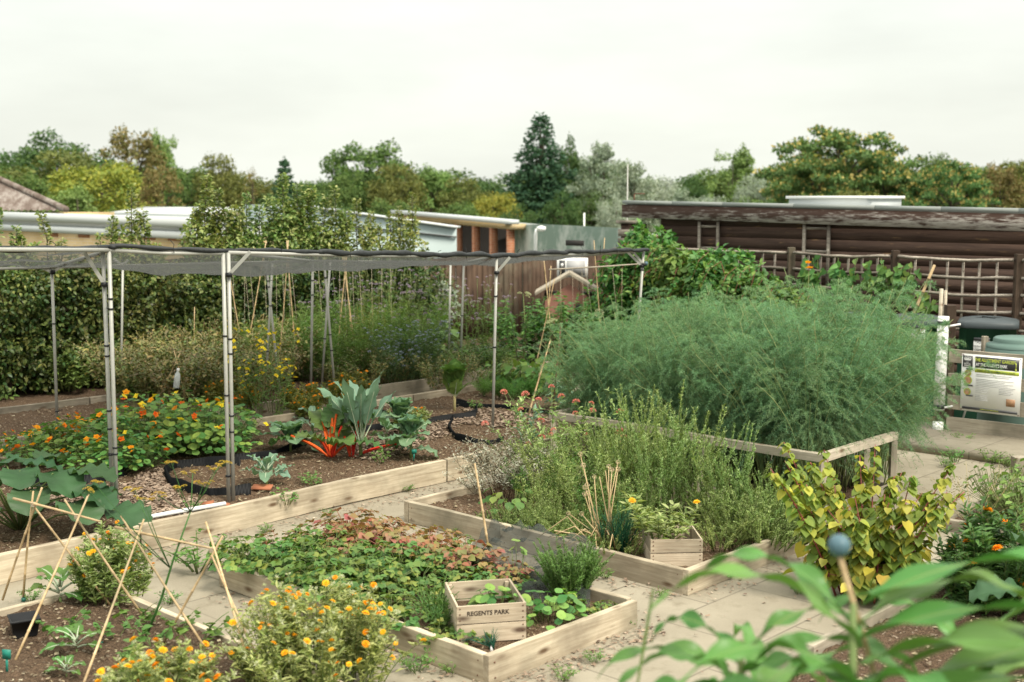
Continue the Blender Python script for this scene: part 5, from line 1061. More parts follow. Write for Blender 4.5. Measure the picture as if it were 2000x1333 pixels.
scatter('aster', 5, 760, 850, 742, 760, (.9, 1.15)); scatter('spire', 5, 660, 800, 725, 750, (.8, 1)); scatter('dry', 6, 640, 990, 745, 760, (.5, .75), .13); scatter('nettle', 9, 800, 1000, 722, 735, (.5, .8), .13); scatter('broad', 5, 640, 860, 700, 712, (.9, 1.2)); scatter('grassy', 3, 900, 1000, 700, 715, (.35, .5)); scatter('aster', 3, 880, 990, 712, 722, (.5, .7))
# canes
def cane_frame(label, canes, strings=(), m='cane', r=.008, Y=None, grp=None, name='cane_trellis'):
    P = [(np.asarray(a, float), np.asarray(b, float)) for a, b in canes]; c = np.mean([a for a, b in P], 0)
    t = thing(name, label, 'bamboo canes', (c[0], c[1], 0), 0, grp)
    for a, b in P: cane('cane', a, b, r, MAT[m], t)
    for a, b in strings: tube_obj('string', [a, b], .0018, MAT['string'], t, 4)
    return t
def pxc(x0, y0, x1, y1, z=.1, dy=0.0):
    a = gp(x0, y0, z); return a, dp(x1, y1, a[1]+dy)
for lab, cs in (('bean wigwam of thin canes and strings right of the paired poles', [(482, 700, 447, 530), (540, 715, 563, 470), (583, 700, 560, 470), (470, 705, 520, 470)]),
                ('tall cane wigwam among the verbenas with orange brown canes', [(655, 690, 677, 500), (690, 675, 672, 490), (700, 700, 668, 495)])):
    P = [pxc(a, b+45, c, d) for a, b, c, d in cs]
    S = []
    for k in range(9):
        x = cs[0][0]-20+k*16+rnd(-4, 4); a = gp(x, 735, .1); S.append((a, dp(x-12+rnd(-12, 12), 500, a[1])))
    cane_frame(lab, P, S, grp='bean wigwams in the rear bed')
cane_frame('crossed leaning canes behind the second rear pole', [pxc(268, 745, 238, 645), pxc(236, 740, 252, 648)], grp='crossed canes in the withered peas')
cane_frame('crossed canes with a bottle among the withered peas', [pxc(305, 790, 352, 690), pxc(365, 790, 340, 685), pxc(283, 808, 325, 772), pxc(378, 745, 380, 600)], grp='crossed canes in the withered peas')
cane_frame('crossed canes just left of the paired poles', [pxc(418, 745, 392, 660), pxc(402, 735, 406, 648), pxc(438, 700, 430, 670)], grp='crossed canes in the withered peas')
p = dp(344, 758, 13.6); bo = thing('plastic_bottle', 'clear upturned plastic bottle among the withered pea plants', 'bottle', p, 0)
mb = MB(); lathe(mb, (0, 0, 0), [(.0, 0), (.033, .005), (.034, .13), (.03, .155), (.014, .185), (.0135, .2)], 14); mb.build('body', MAT['bottle'], bo, True); mb = MB(); lathe(mb, (0, 0, .2), [(.016, 0), (.016, .022), (0, .024)], 12); mb.build('cap', MAT['white_plastic'], bo, True); bo.rotation_euler = (.08, .16, 0)
def plant_label(lab, q, m, h=.13, w=.05): 
    mb = MB(); mb.box((0, 0, h*.35), (.012, .004, h*.75)); mb.box((0, -.001, h*.85), (w, .005, h*.4)); o = mb.build('plant_label', MAT[m]); o.location = V(q); o.rotation_euler = (.06, .05, rnd(-.3, .3)); tag(o, lab, 'plant label')
plant_label('white plant label in the soil of the rear bed', gp(924, 717, .13), 'white_plastic', .15, .05); plant_label('dark green plant label under the nearest hearted cabbage', gp(808, 900, .12), 'label_green', .1, .045)
plant_label('green plant label in dark soil at the left edge', gp(14, 1318, .08), 'label_green', .13, .045)
# ---- tomatoes and beans on canes beyond the long bed
TOM = Proto(herb('tomato_plant', None, 'tomato plant', None, 9, (.7, 1.15), .16, (.05, .25), (0, .15), 52, (.07, .13), .5, 'lobe', 'tomato', 'stem', (.05, 1), .2, .3, .006, .03, .3, 1)[0])
for x, y, s in ((1000, 715, .95), (1028, 712, 1.0), (1060, 708, .86), (1092, 712, 1.06), (1142, 712, 1.1), (1112, 718, .86), (1190, 715, 1.0), (1215, 720, 1.0), (1125, 722, .75), (1170, 730, .75), (1200, 700, 1.05), (1240, 715, 1.0)): TOM.put(gp(x, y, .1), scale=s, label='leafy staked tomato plant in the far patch before the hut', group='tomato plants before the hut')
a = [pxc(1039, 745, 1083, 545, .1), pxc(1082, 715, 1062, 505, .1), pxc(1066, 706, 1076, 520, .1), pxc(1179, 640+80, 1160, 470, .1), pxc(1160, 710, 1181, 465, .1), pxc(1263, 700, 1250, 465, .1), pxc(1240, 700, 1267, 475, .1)]
Yf = a[0][0][1]; bar = (dp(1072, 527, Yf+.3), dp(1262, 515, Yf+.9)); S = [(dp(x, 640, Yf+.5), dp(x2, 524, Yf+.5)) for x, x2 in ((1092, 1096), (1120, 1118), (1143, 1136), (1160, 1143), (1208, 1196), (1214, 1215), (1098, 1094))]
tf = cane_frame('tall pale cane frame with a cross bar beside the far cage corner', a, S); cane('cross_bar', bar[0], bar[1], .011, MAT['rail'], tf, False)
mb = MB(); lathe(mb, bar[1], [(0, .03), (.02, .022), (.028, 0), (.02, -.022), (0, -.03)], 12); mb.build('knob', MAT['blue_ball'], tf, True, org=bar[1])
for x, y, x2, y2, lab in ((1078, 822, 1096, 630, 'tall dark rusty stake with a hooked top left of the asparagus'),): o = cane('hooked_stake', *pxc(x, y, x2, y2, .1), .011, MAT['rust'], None, False); tag(o, lab, 'stake')
for i, (x, y, x2, y2, lab) in enumerate(((1027, 830, 1075, 665, 'bent pale cane in front of the low bean plants'), (1106, 712, 1112, 632, 'short pale stake second from the left before the tomato plants'), (1141, 710, 1143, 627, 'short pale stake rising at the left rim of the asparagus'), (1068, 712, 1075, 664, 'shortest pale stake on the far path'))): o = cane('cane_stake', *pxc(x, y, x2, y2, .1), .010, MAT['cane']); tag(o, lab, 'stake', 'single pale stakes')
q = dp(1170, 612, 13.5); r = bare('leek_flower', 'round pale leek seed head at the back of the asparagus', 'leek'); mb = MB(); mb.tube([[0, 0, 0], [.02, 0, q[2]*.5], [0, 0, q[2]]], .008, 6); mb.build('stalk', MAT['stem'], r, True); put_flower(r, 'leek', (0, 0, q[2]), .062); r.location = V(q*[1, 1, 0])
for x, y, s, lab in ((1022, 575, .05, 'pale flat umbel on a tall stalk before the fence'), (1073, 627, .06, 'cream umbel among the tomato leaves by the cane frame')):
    q = dp(x, y, 17.5); r = bare('umbel_plant', lab, 'flower'); mb = MB(); mb.tube([[0, 0, 0], [.03, 0, q[2]*.5], [0, 0, q[2]]], .006, 5); mb.build('stalk', MAT['stem'], r, True)
    for k in range(5): put_flower(r, 'umbel_cream', (rnd(-.08, .08), rnd(-.06, .06), q[2]+rnd(-.04, .03)), s*.8)
    r.location = V(q*[1, 1, 0])

# ================================================================ fruit trees trained along the fence, hedge shrubs, bramble
def blob(mb, c, r, n, L, T='oval', Wr=.55, out=.6, droop=.25, shell=.55):
    d = unit(n); P = np.asarray(c)+d*RG.uniform(shell, 1.05, (n, 1))*np.asarray(r); D = nrm(d*out+unit(n)*.8+np.array([0, 0, -droop])); N = nrm(d*.8+np.array([0, 0, .6])+unit(n)*.5)
    l = RG.uniform(L*.65, L*1.3, n); mb.leaves(T, P, D, N, l, l*Wr)
def fruit_tree(shoots, topz, wide=.75, wall=1.62, n=4200):
    r = bare('fruit_tree', None, 'fruit tree', 'fruit trees trained along the fence'); fo = MB(); tk = MB(); up = MB()
    tk.tube([[0, 0, 0], [.02, 0, .8], [0, 0, wall]], [.04, .032, .02], 7)
    for z in (.45, .9, 1.35): tk.tube([[-wide, 0, z+.05], [0, 0, z], [wide, .02, z+.06]], [.012, .022, .012], 5)
    for i in range(30):
        c = np.array([rnd(-wide, wide), rnd(-.5, .05)*rnd(.3, 1), .12+(wall-.2)*rnd(0, 1)]); s_ = rnd(.1, .34); blob(fo, c, (s_*1.15, s_*.75, s_), int(n*.03*s_/.2), .058, 'oval', .6, .6, .35)
        for k in range(2):
            if rnd(0, 1) < .6: a = unit(1)[0]; e = c+np.array([a[0]*.3, -abs(a[1])*.25-.1, abs(a[2])*.28]); q = np.array([c, (c+e)/2+[0, 0, .03], e]); tk.tube(q, [.006, .004, .002], 4); P, d = along(q, RG.uniform(.3, 1, 16)); fo.leaves('oval', P, nrm(unit(16)+np.array([0, -.4, 0])), nrm(unit(16)*.5+np.array([0, -.5, .7])), RG.uniform(.05, .085, 16), .045)
    n = int(n*.15); X = RG.uniform(-wide, wide, n); Z = RG.uniform(.12, wall, n); Z += .1*np.sin(X*9); Yy = RG.normal(0, .13, n)+.05*np.sin(X*11+Z*8)-.05
    D = nrm(unit(n)*.9+np.array([0, -.35, -.35])); N = nrm(np.array([0, -.7, .6])+unit(n)*.6); l = RG.uniform(.05, .1, n); keep = np.sin(X*7+1.3)*np.sin(Z*6.1)+RG.normal(0, .5, n) > -.75
    fo.leaves('oval', np.c_[X, Yy, Z][keep], D[keep], N[keep], l[keep], l[keep]*.6)
    dm = max(dn for _, _, dn in shoots)
    for i in range(int(14*(dm-.4)) if dm > .6 else 2):
        zc = wall-.2+rnd(0, .7)*(topz-wall)*min(1, dm); s_ = rnd(.1, .19); blob(up, (rnd(-.46, .46), rnd(-.12, .12), zc), (s_, s_*.8, s_*1.25), int(150*s_/.15), .062, 'oval', .62, .7, .1)
    for (x, f, dn) in shoots:
        top = wall-.15+(topz-wall+.15)*f; p = np.array([[x*.7, 0, wall-.3], [x, rnd(-.05, .05), (wall+top)/2], [x+rnd(-.06, .06), rnd(-.05, .05), top]]); tk.tube(p, [.012, .008, .003], 5)
        m = int(190*dn*(top-wall+.3)/.6); t = RG.uniform(0, 1, m); P, d = along(p, t); a = RG.uniform(0, 6.28, m); o = np.c_[np.cos(a), np.sin(a), RG.uniform(-.2, .8, m)]
        l = RG.uniform(.045, .085, m)*(1.1-.35*t); fo_ = up; fo_.leaves('oval', P+o*(.02+.075*dn*(1-t*.75))[:, None]*RG.uniform(.2, 1, (m, 1)), nrm(o+unit(m)*.4), nrm(unit(m)*.6+np.array([0, -.2, .8])), l, l*.62)
    tk.build('trunk', MAT['bark'], r, True); fo.build('lower_foliage', MAT['ivy'], r); up.build('crown', MAT['pear'], r); return r
ft = [(8, 408, [(-.3, .8, .9), (-.1, 1, .9), (.15, .75, .8), (.35, .5, .7)], 'fruit tree with sparse shoots at the very left before the tiled roof'), (92, 418, [(-.3, .7, .7), (0, 1, .7), (.2, .6, .6)], 'low open fruit tree left of the two twiggy shoots'),
      (178, 440, [(-.25, .5, .5), (.15, .8, .5), (.35, .4, .4)], 'fruit tree with only short tips in front of the yellow brick wall'), (258, 366, [(-.28, .65, .9), (.0, 1, 1.0), (.22, .72, .9)], 'fruit tree with one tall lone shoot right of the first paired poles'),
      (340, 455, [(-.2, .6, .4), (.2, .7, .4)], 'fruit tree cropped low between the lone shoot and the dense crown'), (420, 347, [(-.3, .7, 1.5), (-.12, 1, 1.5), (.1, .85, 1.6), (.3, .6, 1.5), (0, .6, 1.6)], 'dense pointed fruit tree left of centre above the net'),
      (492, 372, [(-.3, .7, 1.2), (-.08, .95, 1.2), (.12, .8, 1.2), (.32, .6, 1.1)], 'fruit tree of medium height between the two dense ones'), (572, 345, [(-.35, .75, 1.6), (-.15, 1, 1.6), (.1, .9, 1.7), (.3, .8, 1.6), (0, .7, 1.8)], 'densest and tallest fruit tree above the cage net'),
      (636, 362, [(-.25, .95, 1.5), (0, .85, 1.5), (.2, .95, 1.4)], 'fruit tree touching the right side of the tallest one'), (700, 392, [(-.25, .7, 1), (0, 1, 1), (.25, .8, .9)], 'open fruit tree with whitish young shoots before the blue container'), (772, 378, [(-.35, .55, .9), (-.1, .7, .9), (.12, .8, .8), (.35, 1, .8)], 'last fruit tree on the right, with one shoot leaning outwards')]
for px, ty, sh, lab in ft:
    k = (px-1000)/FPX; v = 15.02; u = v*(U2[0]+k*0) if False else (k*v*V2[1]-v*V2[0])/(U2[0]-k*U2[1]); p = uv(u, v, .03)
    r = fruit_tree(sh, zrow(ty, p)-.02, .8 if px < 640 else .7, n=4600 if px < 640 else 3600); r.location = V(p); r.rotation_euler[2] = math.atan2(U2[1], U2[0]); r['label'] = lab
SB = MB(); 
def shrub(label, px, v, topy, W, lm, n, L, name='shrub', dep=.35, z0=.25, T='oval'):
    k = (px-1000)/FPX; u = (k*v*V2[1]-v*V2[0])/(U2[0]-k*U2[1]); p = uv(u, v, .03); H = zrow(topy, p); r = bare(name, label, 'shrub'); fo = MB(); st = MB()
    for i in range(14): c = np.array([rnd(-W, W)*.75, rnd(-dep, dep)*.6, rnd(z0, H-.22)]); blob(fo, c, (W*.38, dep*.7, .24), n//14, L, T); st.tube([[0, 0, 0], c*[.4, .4, .6], c], [.012, .009, .004], 5)
    st.build('stems', MAT['stem_brown'], r, True); fo.build('foliage', MAT[lm], r); r.location = V(p); r.rotation_euler[2] = math.atan2(U2[1], U2[0]); return r
shrub('dark shrub filling the gap between the fruit trees and the bare fence', 775, 14.9, 520, .75, 'ivy', 4500, .075); shrub('grey green shrub against the left end of the bare brown fence', 838, 14.95, 528, .5, 't_grey', 2500, .07)
def bramble(label, px, u, topy, W, z0=.2, n=2600, lm='bramble', dep=.4, L=.1, name='bramble'):
    v = pu(px, u); p = uv(u, v, 0); H = zrow(topy, p); r = bare(name, label, 'bramble'); fo = MB(); st = MB()
    for i in range(20):
        c = np.array([rnd(-W, W), rnd(-dep, dep*.5), rnd(z0, H-.12)]); c[0] *= 1-.35*(c[2]/H); blob(fo, c, (W*.34, dep*.55, .2), n//20, L, 'oval', .68, .7, .35)
    for i in range(16):
        x = rnd(-W, W); zt = rnd(.6, 1.02)*H; q = np.array([[x*.5, 0, 0], [x*.8, -.1, zt*.7], [x, -.25, zt], [x*1.15, -.45, zt-.1], [x*1.25, -.6, zt-.35]]); st.tube(q, [.008, .007, .005, .004, .002], 5)
        P, d = along(q, RG.uniform(.35, 1, 34)); fo.leaves('oval', P+unit(34)*.03, nrm(unit(34)+np.array([0, -.3, -.1])), nrm(np.array([0, -.4, .8])+unit(34)*.4), RG.uniform(.05, .1, 34), RG.uniform(.04, .065, 34))
    st.build('stems', MAT['stem_red'], r, True); fo.build('foliage', MAT[lm], r); r.location = V(p); r.rotation_euler[2] = RZ; return r
bramble('tallest bramble climbing the left end of the dark shed', 1272, 14.75, 446, .42); bramble('bramble arching low at the far corner of the cage', 1228, 14.6, 505, .36); bramble('bramble spilling over the trellis right of the tallest one', 1345, 14.55, 462, .48, n=3000)
bramble('bramble mound under the second shutter frame of the shed', 1412, 14.4, 484, .42); bramble('lower bramble trailing to the first trellis post', 1475, 14.3, 512, .4, n=2200); bramble('right end of the bramble thicket, reaching along the trellis', 1555, 14.4, 545, .45, n=2000, L=.11); bramble('bramble low before the brown fence beside the hut', 1205, 15.0, 585, .22, n=900)
def vine(label, px, topy, W, n, H0=.3):
    v = pu(px, TU-.1); p = uv(TU-.1, v, 0); H = zrow(topy, p); r = bare('bindweed', label, 'climbing plant'); fo = MB(); st = MB()
    for i in range(7):
        x = rnd(-W, W); q = np.array([[x*.4, 0, .1], [x+.08, -.03, H*.5], [x-.05, .0, H*.8], [x+rnd(-.1, .1), -.03, H*rnd(.85, 1)]]); st.tube(q, .004, 4); m = n//7; P, d = along(q, RG.uniform(H0, 1, m)); fo.leaves('heart', P+unit(m)*.05, nrm(unit(m)*.6+np.array([0, -.4, -.7])), nrm(np.array([0, -1, .35])+unit(m)*.4), RG.uniform(.06, .12, m), RG.uniform(.055, .1, m))
    st.build('stems', MAT['stem'], r, True); fo.build('foliage', MAT['bramble'], r); r.location = V(p); r.rotation_euler[2] = RZ; return r
vine('bindweed leaves dotted on the trellis left of its middle post', 1655, 496, .14, 60, .55); vine('thick bindweed climbing the trellis at its middle post', 1722, 502, .2, 150, .45); vine('thin bindweed on the trellis right of the middle post', 1772, 505, .12, 60, .5); vine('bindweed by the slanting stake on the trellis', 1815, 560, .12, 60, .3); vine('bindweed tip beside the first trellis post', 1585, 500, .15, 60, .6)
q = dp(1577, 524, 15.6); r = bare('orange_rose', 'single orange flower among the bramble leaves on the trellis', 'flower'); mb = MB(); mb.tube([[0, 0, 0], [.02, 0, q[2]]], .005, 5); mb.build('stem', MAT['stem'], r); put_flower(r, 'nast_orange', (.02, -.02, q[2]), .05); put_flower(r, 'nast_orange', (.0, -.02, q[2]+.07), .04); r.location = V(q*[1, 1, 0])

# ================================================================ trees beyond the garden
TM = {}
def spec(k, *a, **kw): TM[k] = tree_mesh(*a, **kw)
spec('dark', 'round', 't_dark', 10, 9, 10500, .30, 1); spec('mid', 'round', 't_mid', 10, 9, 10500, .30, 2); spec('gold', 'round', 't_gold', 10, 9, 12500, .27, 3); spec('rust', 'wispy', 't_rust', 10, 8, 7500, .28, 4)
spec('conifer', 'cone', 't_conifer', 10, 5, 19000, .21, 5, .04); spec('grey', 'wispy', 't_grey', 10, 8, 9500, .27, 6); spec('silver', 'round', 't_silver', 10, 9, 11000, .24, 7); spec('ail', 'umbrella', 't_ail', 10, 12, 15000, .27, 8, .30, extra=.10)
spec('light', 'wispy', 't_light', 10, 8, 9500, .27, 9); spec('spike', 'spike', 't_conifer', 10, 6, 7000, .26, 10); spec('olive', 'round', 't_olive', 10, 9, 9500, .29, 11); spec('bare', 'wispy', 't_rust', 10, 8, 1500, .24, 12)
NW = dict(conifer=5, ail=12, rust=8, grey=8, light=8, spike=6, bare=8)
TL_ = [(110, 225, 258, 118, 'dark', 'big dark green tree at the far left skyline'), (25, 150, 300, 112, 'dark', 'dark tree at the extreme left above the tiled roof'), (130, 260, 290, 104, 'olive', 'broad olive tree behind the golden one'), (30, 150, 332, 92, 'mid', 'grey green tree just above the tiled roof'), (195, 225, 300, 84, 'gold', 'golden flowered tree above the white roofed building'),
       (255, 150, 262, 110, 'rust', 'russet tree on the skyline behind the golden tree'), (320, 100, 266, 116, 'light', 'thin green tree rising behind the russet one'), (315, 110, 335, 78, 'rust', 'smaller russet tree right of the golden tree'), (365, 130, 318, 100, 'mid', 'green tree sloping down right of the russet trees'), (150, 160, 368, 66, 'light', 'low pale green bushy tree under the golden tree'), (280, 120, 385, 62, 'gold', 'low yellowish tree behind the lone shoot'),
       (428, 112, 298, 98, 'olive', 'small crowned tree with ragged top left of the bare one'), (492, 60, 338, 96, 'bare', 'half bare brown twiggy tree'), (555, 92, 308, 92, 'spike', 'spiky fir with upswept branch tips'), (520, 90, 385, 76, 'dark', 'low dark tree at the foot of the spiky fir'), (600, 80, 350, 104, 'mid', 'tree between the spiky fir and the big round tree'),
       (722, 180, 272, 108, 'mid', 'big round green tree left of the conifer'), (668, 110, 335, 102, 'mid', 'left shoulder tree of the big round tree'), (775, 130, 318, 100, 'olive', 'right shoulder tree of the big round tree'), (842, 130, 330, 112, 'light', 'airy tree between the big round tree and the yellow one'), (905, 120, 345, 104, 'olive', 'olive tree behind the yellow green one'), (962, 110, 366, 88, 'gold', 'low yellow green tree left of the conifer'), (905, 110, 392, 78, 'mid', 'low green tree behind the brick building roof'),
       (1056, 172, 220, 102, 'conifer', 'tall dark conifer, highest tree on the skyline'), (1108, 70, 268, 112, 'dark', 'dark tree leaning against the right side of the conifer'), (1178, 135, 290, 98, 'grey', 'grey willow right of the conifer'), (1098, 90, 375, 80, 'dark', 'dark low tree under the conifer'), (1150, 110, 375, 84, 'dark', 'dark low tree under the grey willow'), (1235, 130, 325, 90, 'grey', 'pale grey willow behind the aerial pole'), (1290, 120, 338, 96, 'silver', 'silvery tree left of the small dark one'), (1205, 90, 372, 72, 'silver', 'silvery bush above the corrugated shed'),
       (1352, 74, 343, 100, 'dark', 'small dark tree between the silvery trees'), (1432, 125, 294, 104, 'light', 'light green airy tree left of the tree with orange seeds'), (1472, 90, 330, 92, 'silver', 'silver tree at the left edge of the tree with orange seeds'), (1385, 110, 372, 84, 'silver', 'low silver bush tree over the shed roof'), (1330, 90, 375, 82, 'grey', 'low grey tree behind the left end of the shed'),
       (1640, 310, 246, 86, 'ail', 'widest spreading tree with orange seed clusters'), (1590, 190, 300, 84, 'ail', 'lower left limb tree of the one with orange seeds'), (1735, 150, 310, 84, 'ail', 'seed bearing tree filling the right side of the widest one'), (1860, 175, 312, 82, 'ail', 'second spreading seed tree at the right'), (1985, 130, 312, 92, 'olive', 'dark olive tree at the right edge'), (1955, 120, 330, 88, 'rust', 'brownish tree behind the second seed tree'), (1770, 110, 345, 90, 'mid', 'green tree between the two seed trees'), (1830, 120, 300, 104, 'mid', 'tree top showing behind the two seed trees'), (1560, 120, 345, 94, 'dark', 'dark tree filling behind the rooflight'),
       (430, 140, 395, 70, 'dark', 'low dark tree behind the pointed fruit tree'), (640, 130, 385, 80, 'dark', 'low dark tree behind the touching fruit trees'), (760, 130, 388, 84, 'mid', 'low tree above the blue container'), (1010, 100, 400, 76, 'dark', 'dark bushy tree above the brick building end'), (1680, 170, 370, 78, 'olive', 'low olive tree right behind the rooflight'), (1460, 140, 385, 74, 'mid', 'low green tree along the shed roof'), (60, 150, 385, 64, 'mid', 'low green tree behind the tiled roof'), (355, 120, 395, 66, 'mid', 'low green tree above the grey shed roofs'), (-60, 170, 300, 100, 'mid', 'tree cut off by the left edge'), (2070, 170, 300, 100, 'dark', 'tree cut off by the right edge')]
FILL = [(-20, 350, 'mid'), (70, 345, 'olive'), (215, 350, 'mid'), (300, 330, 'mid'), (395, 345, 'dark'), (455, 352, 'olive'), (520, 355, 'mid'), (585, 372, 'dark'), (635, 362, 'mid'), (690, 345, 'dark'), (760, 340, 'dark'), (825, 345, 'mid'), (880, 352, 'dark'), (940, 360, 'mid'), (1000, 352, 'dark'), (1080, 330, 'dark'), (1130, 325, 'dark'), (1200, 335, 'grey'), (1270, 345, 'silver'), (1325, 362, 'dark'), (1375, 352, 'mid'), (1420, 345, 'mid'), (1490, 345, 'silver'), (1540, 320, 'mid'), (1620, 310, 'dark'), (1700, 310, 'dark'), (1790, 322, 'dark'), (1850, 340, 'olive'), (1920, 335, 'mid'), (1990, 335, 'dark')]
for px, ty, k in FILL: TL_.append((px, 165+rnd(0, 45), ty-12+rnd(-6, 6), rnd(118, 126), k, 'tree of the second rank showing in the gaps of the front row of trees'))
for px, w, ty, D, k, lab in TL_:
    q = dp(px, ty, D); H = q[2]-BZ; W = w*D/FPX; tree('tree', lab, TM[k], (q[0], q[1], BZ), (W/NW.get(k, 9)*1.06, W/NW.get(k, 9)*1.06, H/10*1.0), rnd(0, 6.28), 'second rank of trees on the skyline' if 'second rank' in lab else 'trees beyond the garden')

# ================================================================ asparagus
AP = [Proto(asparagus(i)) for i in range(4)]
n = 0
for i in range(8):
    for j in range(7):
        u = 8.62+i*.19+rnd(-.08, .08); v = 4.92+j*.36+rnd(-.1, .1)
        pp_ = uv(u, v); bx = 1000+FPX*pp_[0]/pp_[1]; s = rnd(.88, 1.06)*np.interp(bx, [1120, 1250, 1400, 1550, 1720], [.95, 1.02, 1.02, 1.14, 1.18])*(.95 if u < 8.7 else 1)
        if bx > 1740: continue
        o = AP[n % 4].put(uv(u, v, .1), scale=(s, s, s*.98), label='feathery blue green asparagus plant, one of the tall mass inside the timber rails', group='asparagus in the railed bed'); n += 1
# the fronds flopping over the right end of the bed
AF = [(1722, 925), (1700, 935), (1730, 900), (1722, 880), (1736, 890)]
for u, v in AF: AP[n % 4].put(gp(u, v, .05), scale=(.74, .74, .92), label='asparagus plant flopping over the right end of the rails', group='drooping asparagus at the end of the railed bed'); n += 1

# ================================================================ herb bed
HP = [Proto(rosemary(None, 22, (.5, 1.08), (.02, .24), .18, dens=.9, L=(.024, .042))), Proto(rosemary(None, 20, (.5, 1.0), (.05, .28), .18, dens=.9, L=(.024, .042)))]
for i, (u, v, s) in enumerate(((7.45, 5.2, 1.0), (7.55, 5.6, 1.02), (7.3, 5.62, .95), (7.5, 4.95, .85), (7.2, 5.25, .85), (7.55, 5.95, .85))): HP[i % 2].put(uv(u, v, .1), scale=s, label='tall upright rosemary in the clump before the asparagus rails', group='tall rosemary clump')
LP = [Proto(rosemary(None, 34, (.2, .45), (.05, .3), .2, L=(.016, .028), curve=(0, .15))), Proto(rosemary(None, 32, (.18, .4), (.08, .34), .2, L=(.016, .028), curve=(.02, .15)))]
for i, (u, v, s) in enumerate(((7.35, 4.58, 1), (7.6, 4.5, 1.05), (7.75, 4.62, 1), (7.15, 4.68, .8), (7.7, 4.9, 1), (7.95, 4.75, .95), (7.4, 4.42, .8))): LP[i % 2].put(uv(u, v, .1), scale=s, label='low sprawling rosemary hanging over the right board of the herb bed', group='low rosemary at the right end of the herb bed')
HY = [Proto(herb('hyssop_plant', None, 'herb', None, 22, (.32, .62), .14, (.04, .22), (0, .08), 60, (.025, .05), .25, 'oval', 'rosemary', 'stem', (.1, 1), .6, 0, .003, .008, .3, 2)[0]), Proto(herb('hyssop_plant', None, 'herb', None, 20, (.25, .5), .15, (.04, .25), (0, .1), 64, (.02, .04), .28, 'oval', 'rosemary_fresh', 'stem', (.1, 1), .6, 0, .003, .008, .3, 2)[0])]
for i, (u, v, s) in enumerate(((7.5, 6.3, .9), (7.25, 6.0, 1), (7.0, 5.75, .95), (7.35, 5.9, .95), (7.05, 6.2, .85), (6.85, 5.5, .8), (7.5, 6.6, .95), (7.15, 6.45, .8), (6.95, 5.3, .75), (7.6, 6.85, .9), (6.7, 5.9, .55))): HY[i % 2].put(uv(u, v, .1), scale=s, label='green leafy herb with upright stems in the middle of the herb bed', group='leafy herbs in the herb bed')
LW = Proto(rosemary(None, 90, (.06, .17), (.0, .08), .24, L=(.012, .022), W=.007, curve=(0, .03), name='thyme_plant'))
for u, v, s in ((6.62, 5.45, 1), (6.6, 5.85, 1), (6.75, 5.65, 1.1), (6.55, 5.15, .9), (6.85, 5.95, 1), (6.6, 6.2, .8)): LW.put(uv(u, v, .1), scale=s, label='low thyme creeping along the front board of the herb bed', group='thyme along the front of the herb bed')
r, tp_ = herb('silver_plant', 'dusty silver dried plant at the left corner of the herb bed', 'herb', None, 34, (.3, .52), .2, (.05, .25), (0, .15), 46, (.02, .05), .3, 'oval', 'silver', 'stem_brown', (.3, 1), .5, 0, .003, .02, .2, 3); r.location = V(uv(7.3, 6.78, .1))
r, tp_ = herb('silver_plant', 'second dusty grey plant behind the bamboo stake in the herb bed', 'herb', None, 24, (.22, .4), .16, (.05, .2), (0, .12), 40, (.02, .045), .3, 'oval', 'silver', 'stem_brown', (.3, 1), .5, 0, .003, .02, .2, 3); r.location = V(uv(7.0, 6.72, .1))
r, tp_ = herb('valerian_plant', 'red valerian with dusty pink flower heads at the back of the herb bed', 'valerian', None, 16, (.5, .85), .2, (.05, .4), (0, .15), 30, (.05, .09), .32, 'oval', 'rosemary', 'stem', (.05, .9), .5, 0, .004, .01, .3, 1); r.location = V(uv(7.62, 6.62, .1))
for p, d in tp_[:15]: put_flower(r, 'valerian', p, rnd(.022, .036), .4)
r, tp_ = herb('valerian_plant', 'smaller pink valerian before the corner post of the rails', 'valerian', None, 9, (.45, .7), .14, (.05, .3), (0, .12), 26, (.05, .08), .32, 'oval', 'rosemary', 'stem', (.05, .9), .5, 0, .004, .01, .3, 1); r.location = V(uv(7.9, 6.45, .05))
for p, d in tp_[:7]: put_flower(r, 'valerian', p, rnd(.022, .034), .4)
r, tp_ = herb('sage_sprig', 'pale sage sprig with broad grey green leaves above the long board', 'sage', None, 3, (.55, .75), .03, (.0, .08), (0, .05), 16, (.1, .15), .28, 'oval', 'kale', 'stem', (.5, 1), .7, 0, .005, .0, .3); r.location = V(uv(7.62, 6.95, .1))
r = beanplant('broad leaved sprig leaning over the thyme', 'strawberry', 'mint_plant', 'herb', 22, .22, (.1, .3), (.05, .09), 'oval'); r.location = V(uv(6.75, 6.3, .1))
cane('bamboo_stake', gp(957, 1092, .1), dp(927, 905, gp(957, 1092, .1)[1]+.12), .009, MAT['cane']); o = bpy.data.objects['bamboo_stake']; tag(o, 'knotted brown bamboo stake leaning in the gap between the strawberry and herb beds', 'stake')
cb = gp(1185, 1076, .1); ch = bare('chive_clump', 'chive clump with straw coloured seed stalks beside the plain crate', 'chives'); st = MB(); ld = MB()
for x, y in ((1205, 35), (1235, 140), (1557, 110), (1470, 150), (1500, 180), (1557, 175), (1270, 320), (1250, 345), (1245, 405), (1275, 400), (1095, 585), (1218, 590), (1335, 245), (1385, 245), (1440, 190)):
    h = dp(880+x/4.76, 880+y/4.76, cb[1]+rnd(-.12, .12))-cb; b = np.array([rnd(-.06, .09), rnd(-.05, .05), 0]); st.tube([b, (b+h)/2+[rnd(-.015, .015), 0, .01], h], [.0045, .004, .003], 5)
    if x not in (1385, 1440): put_flower(ch, 'chive', h, rnd(.0135, .019), .2)
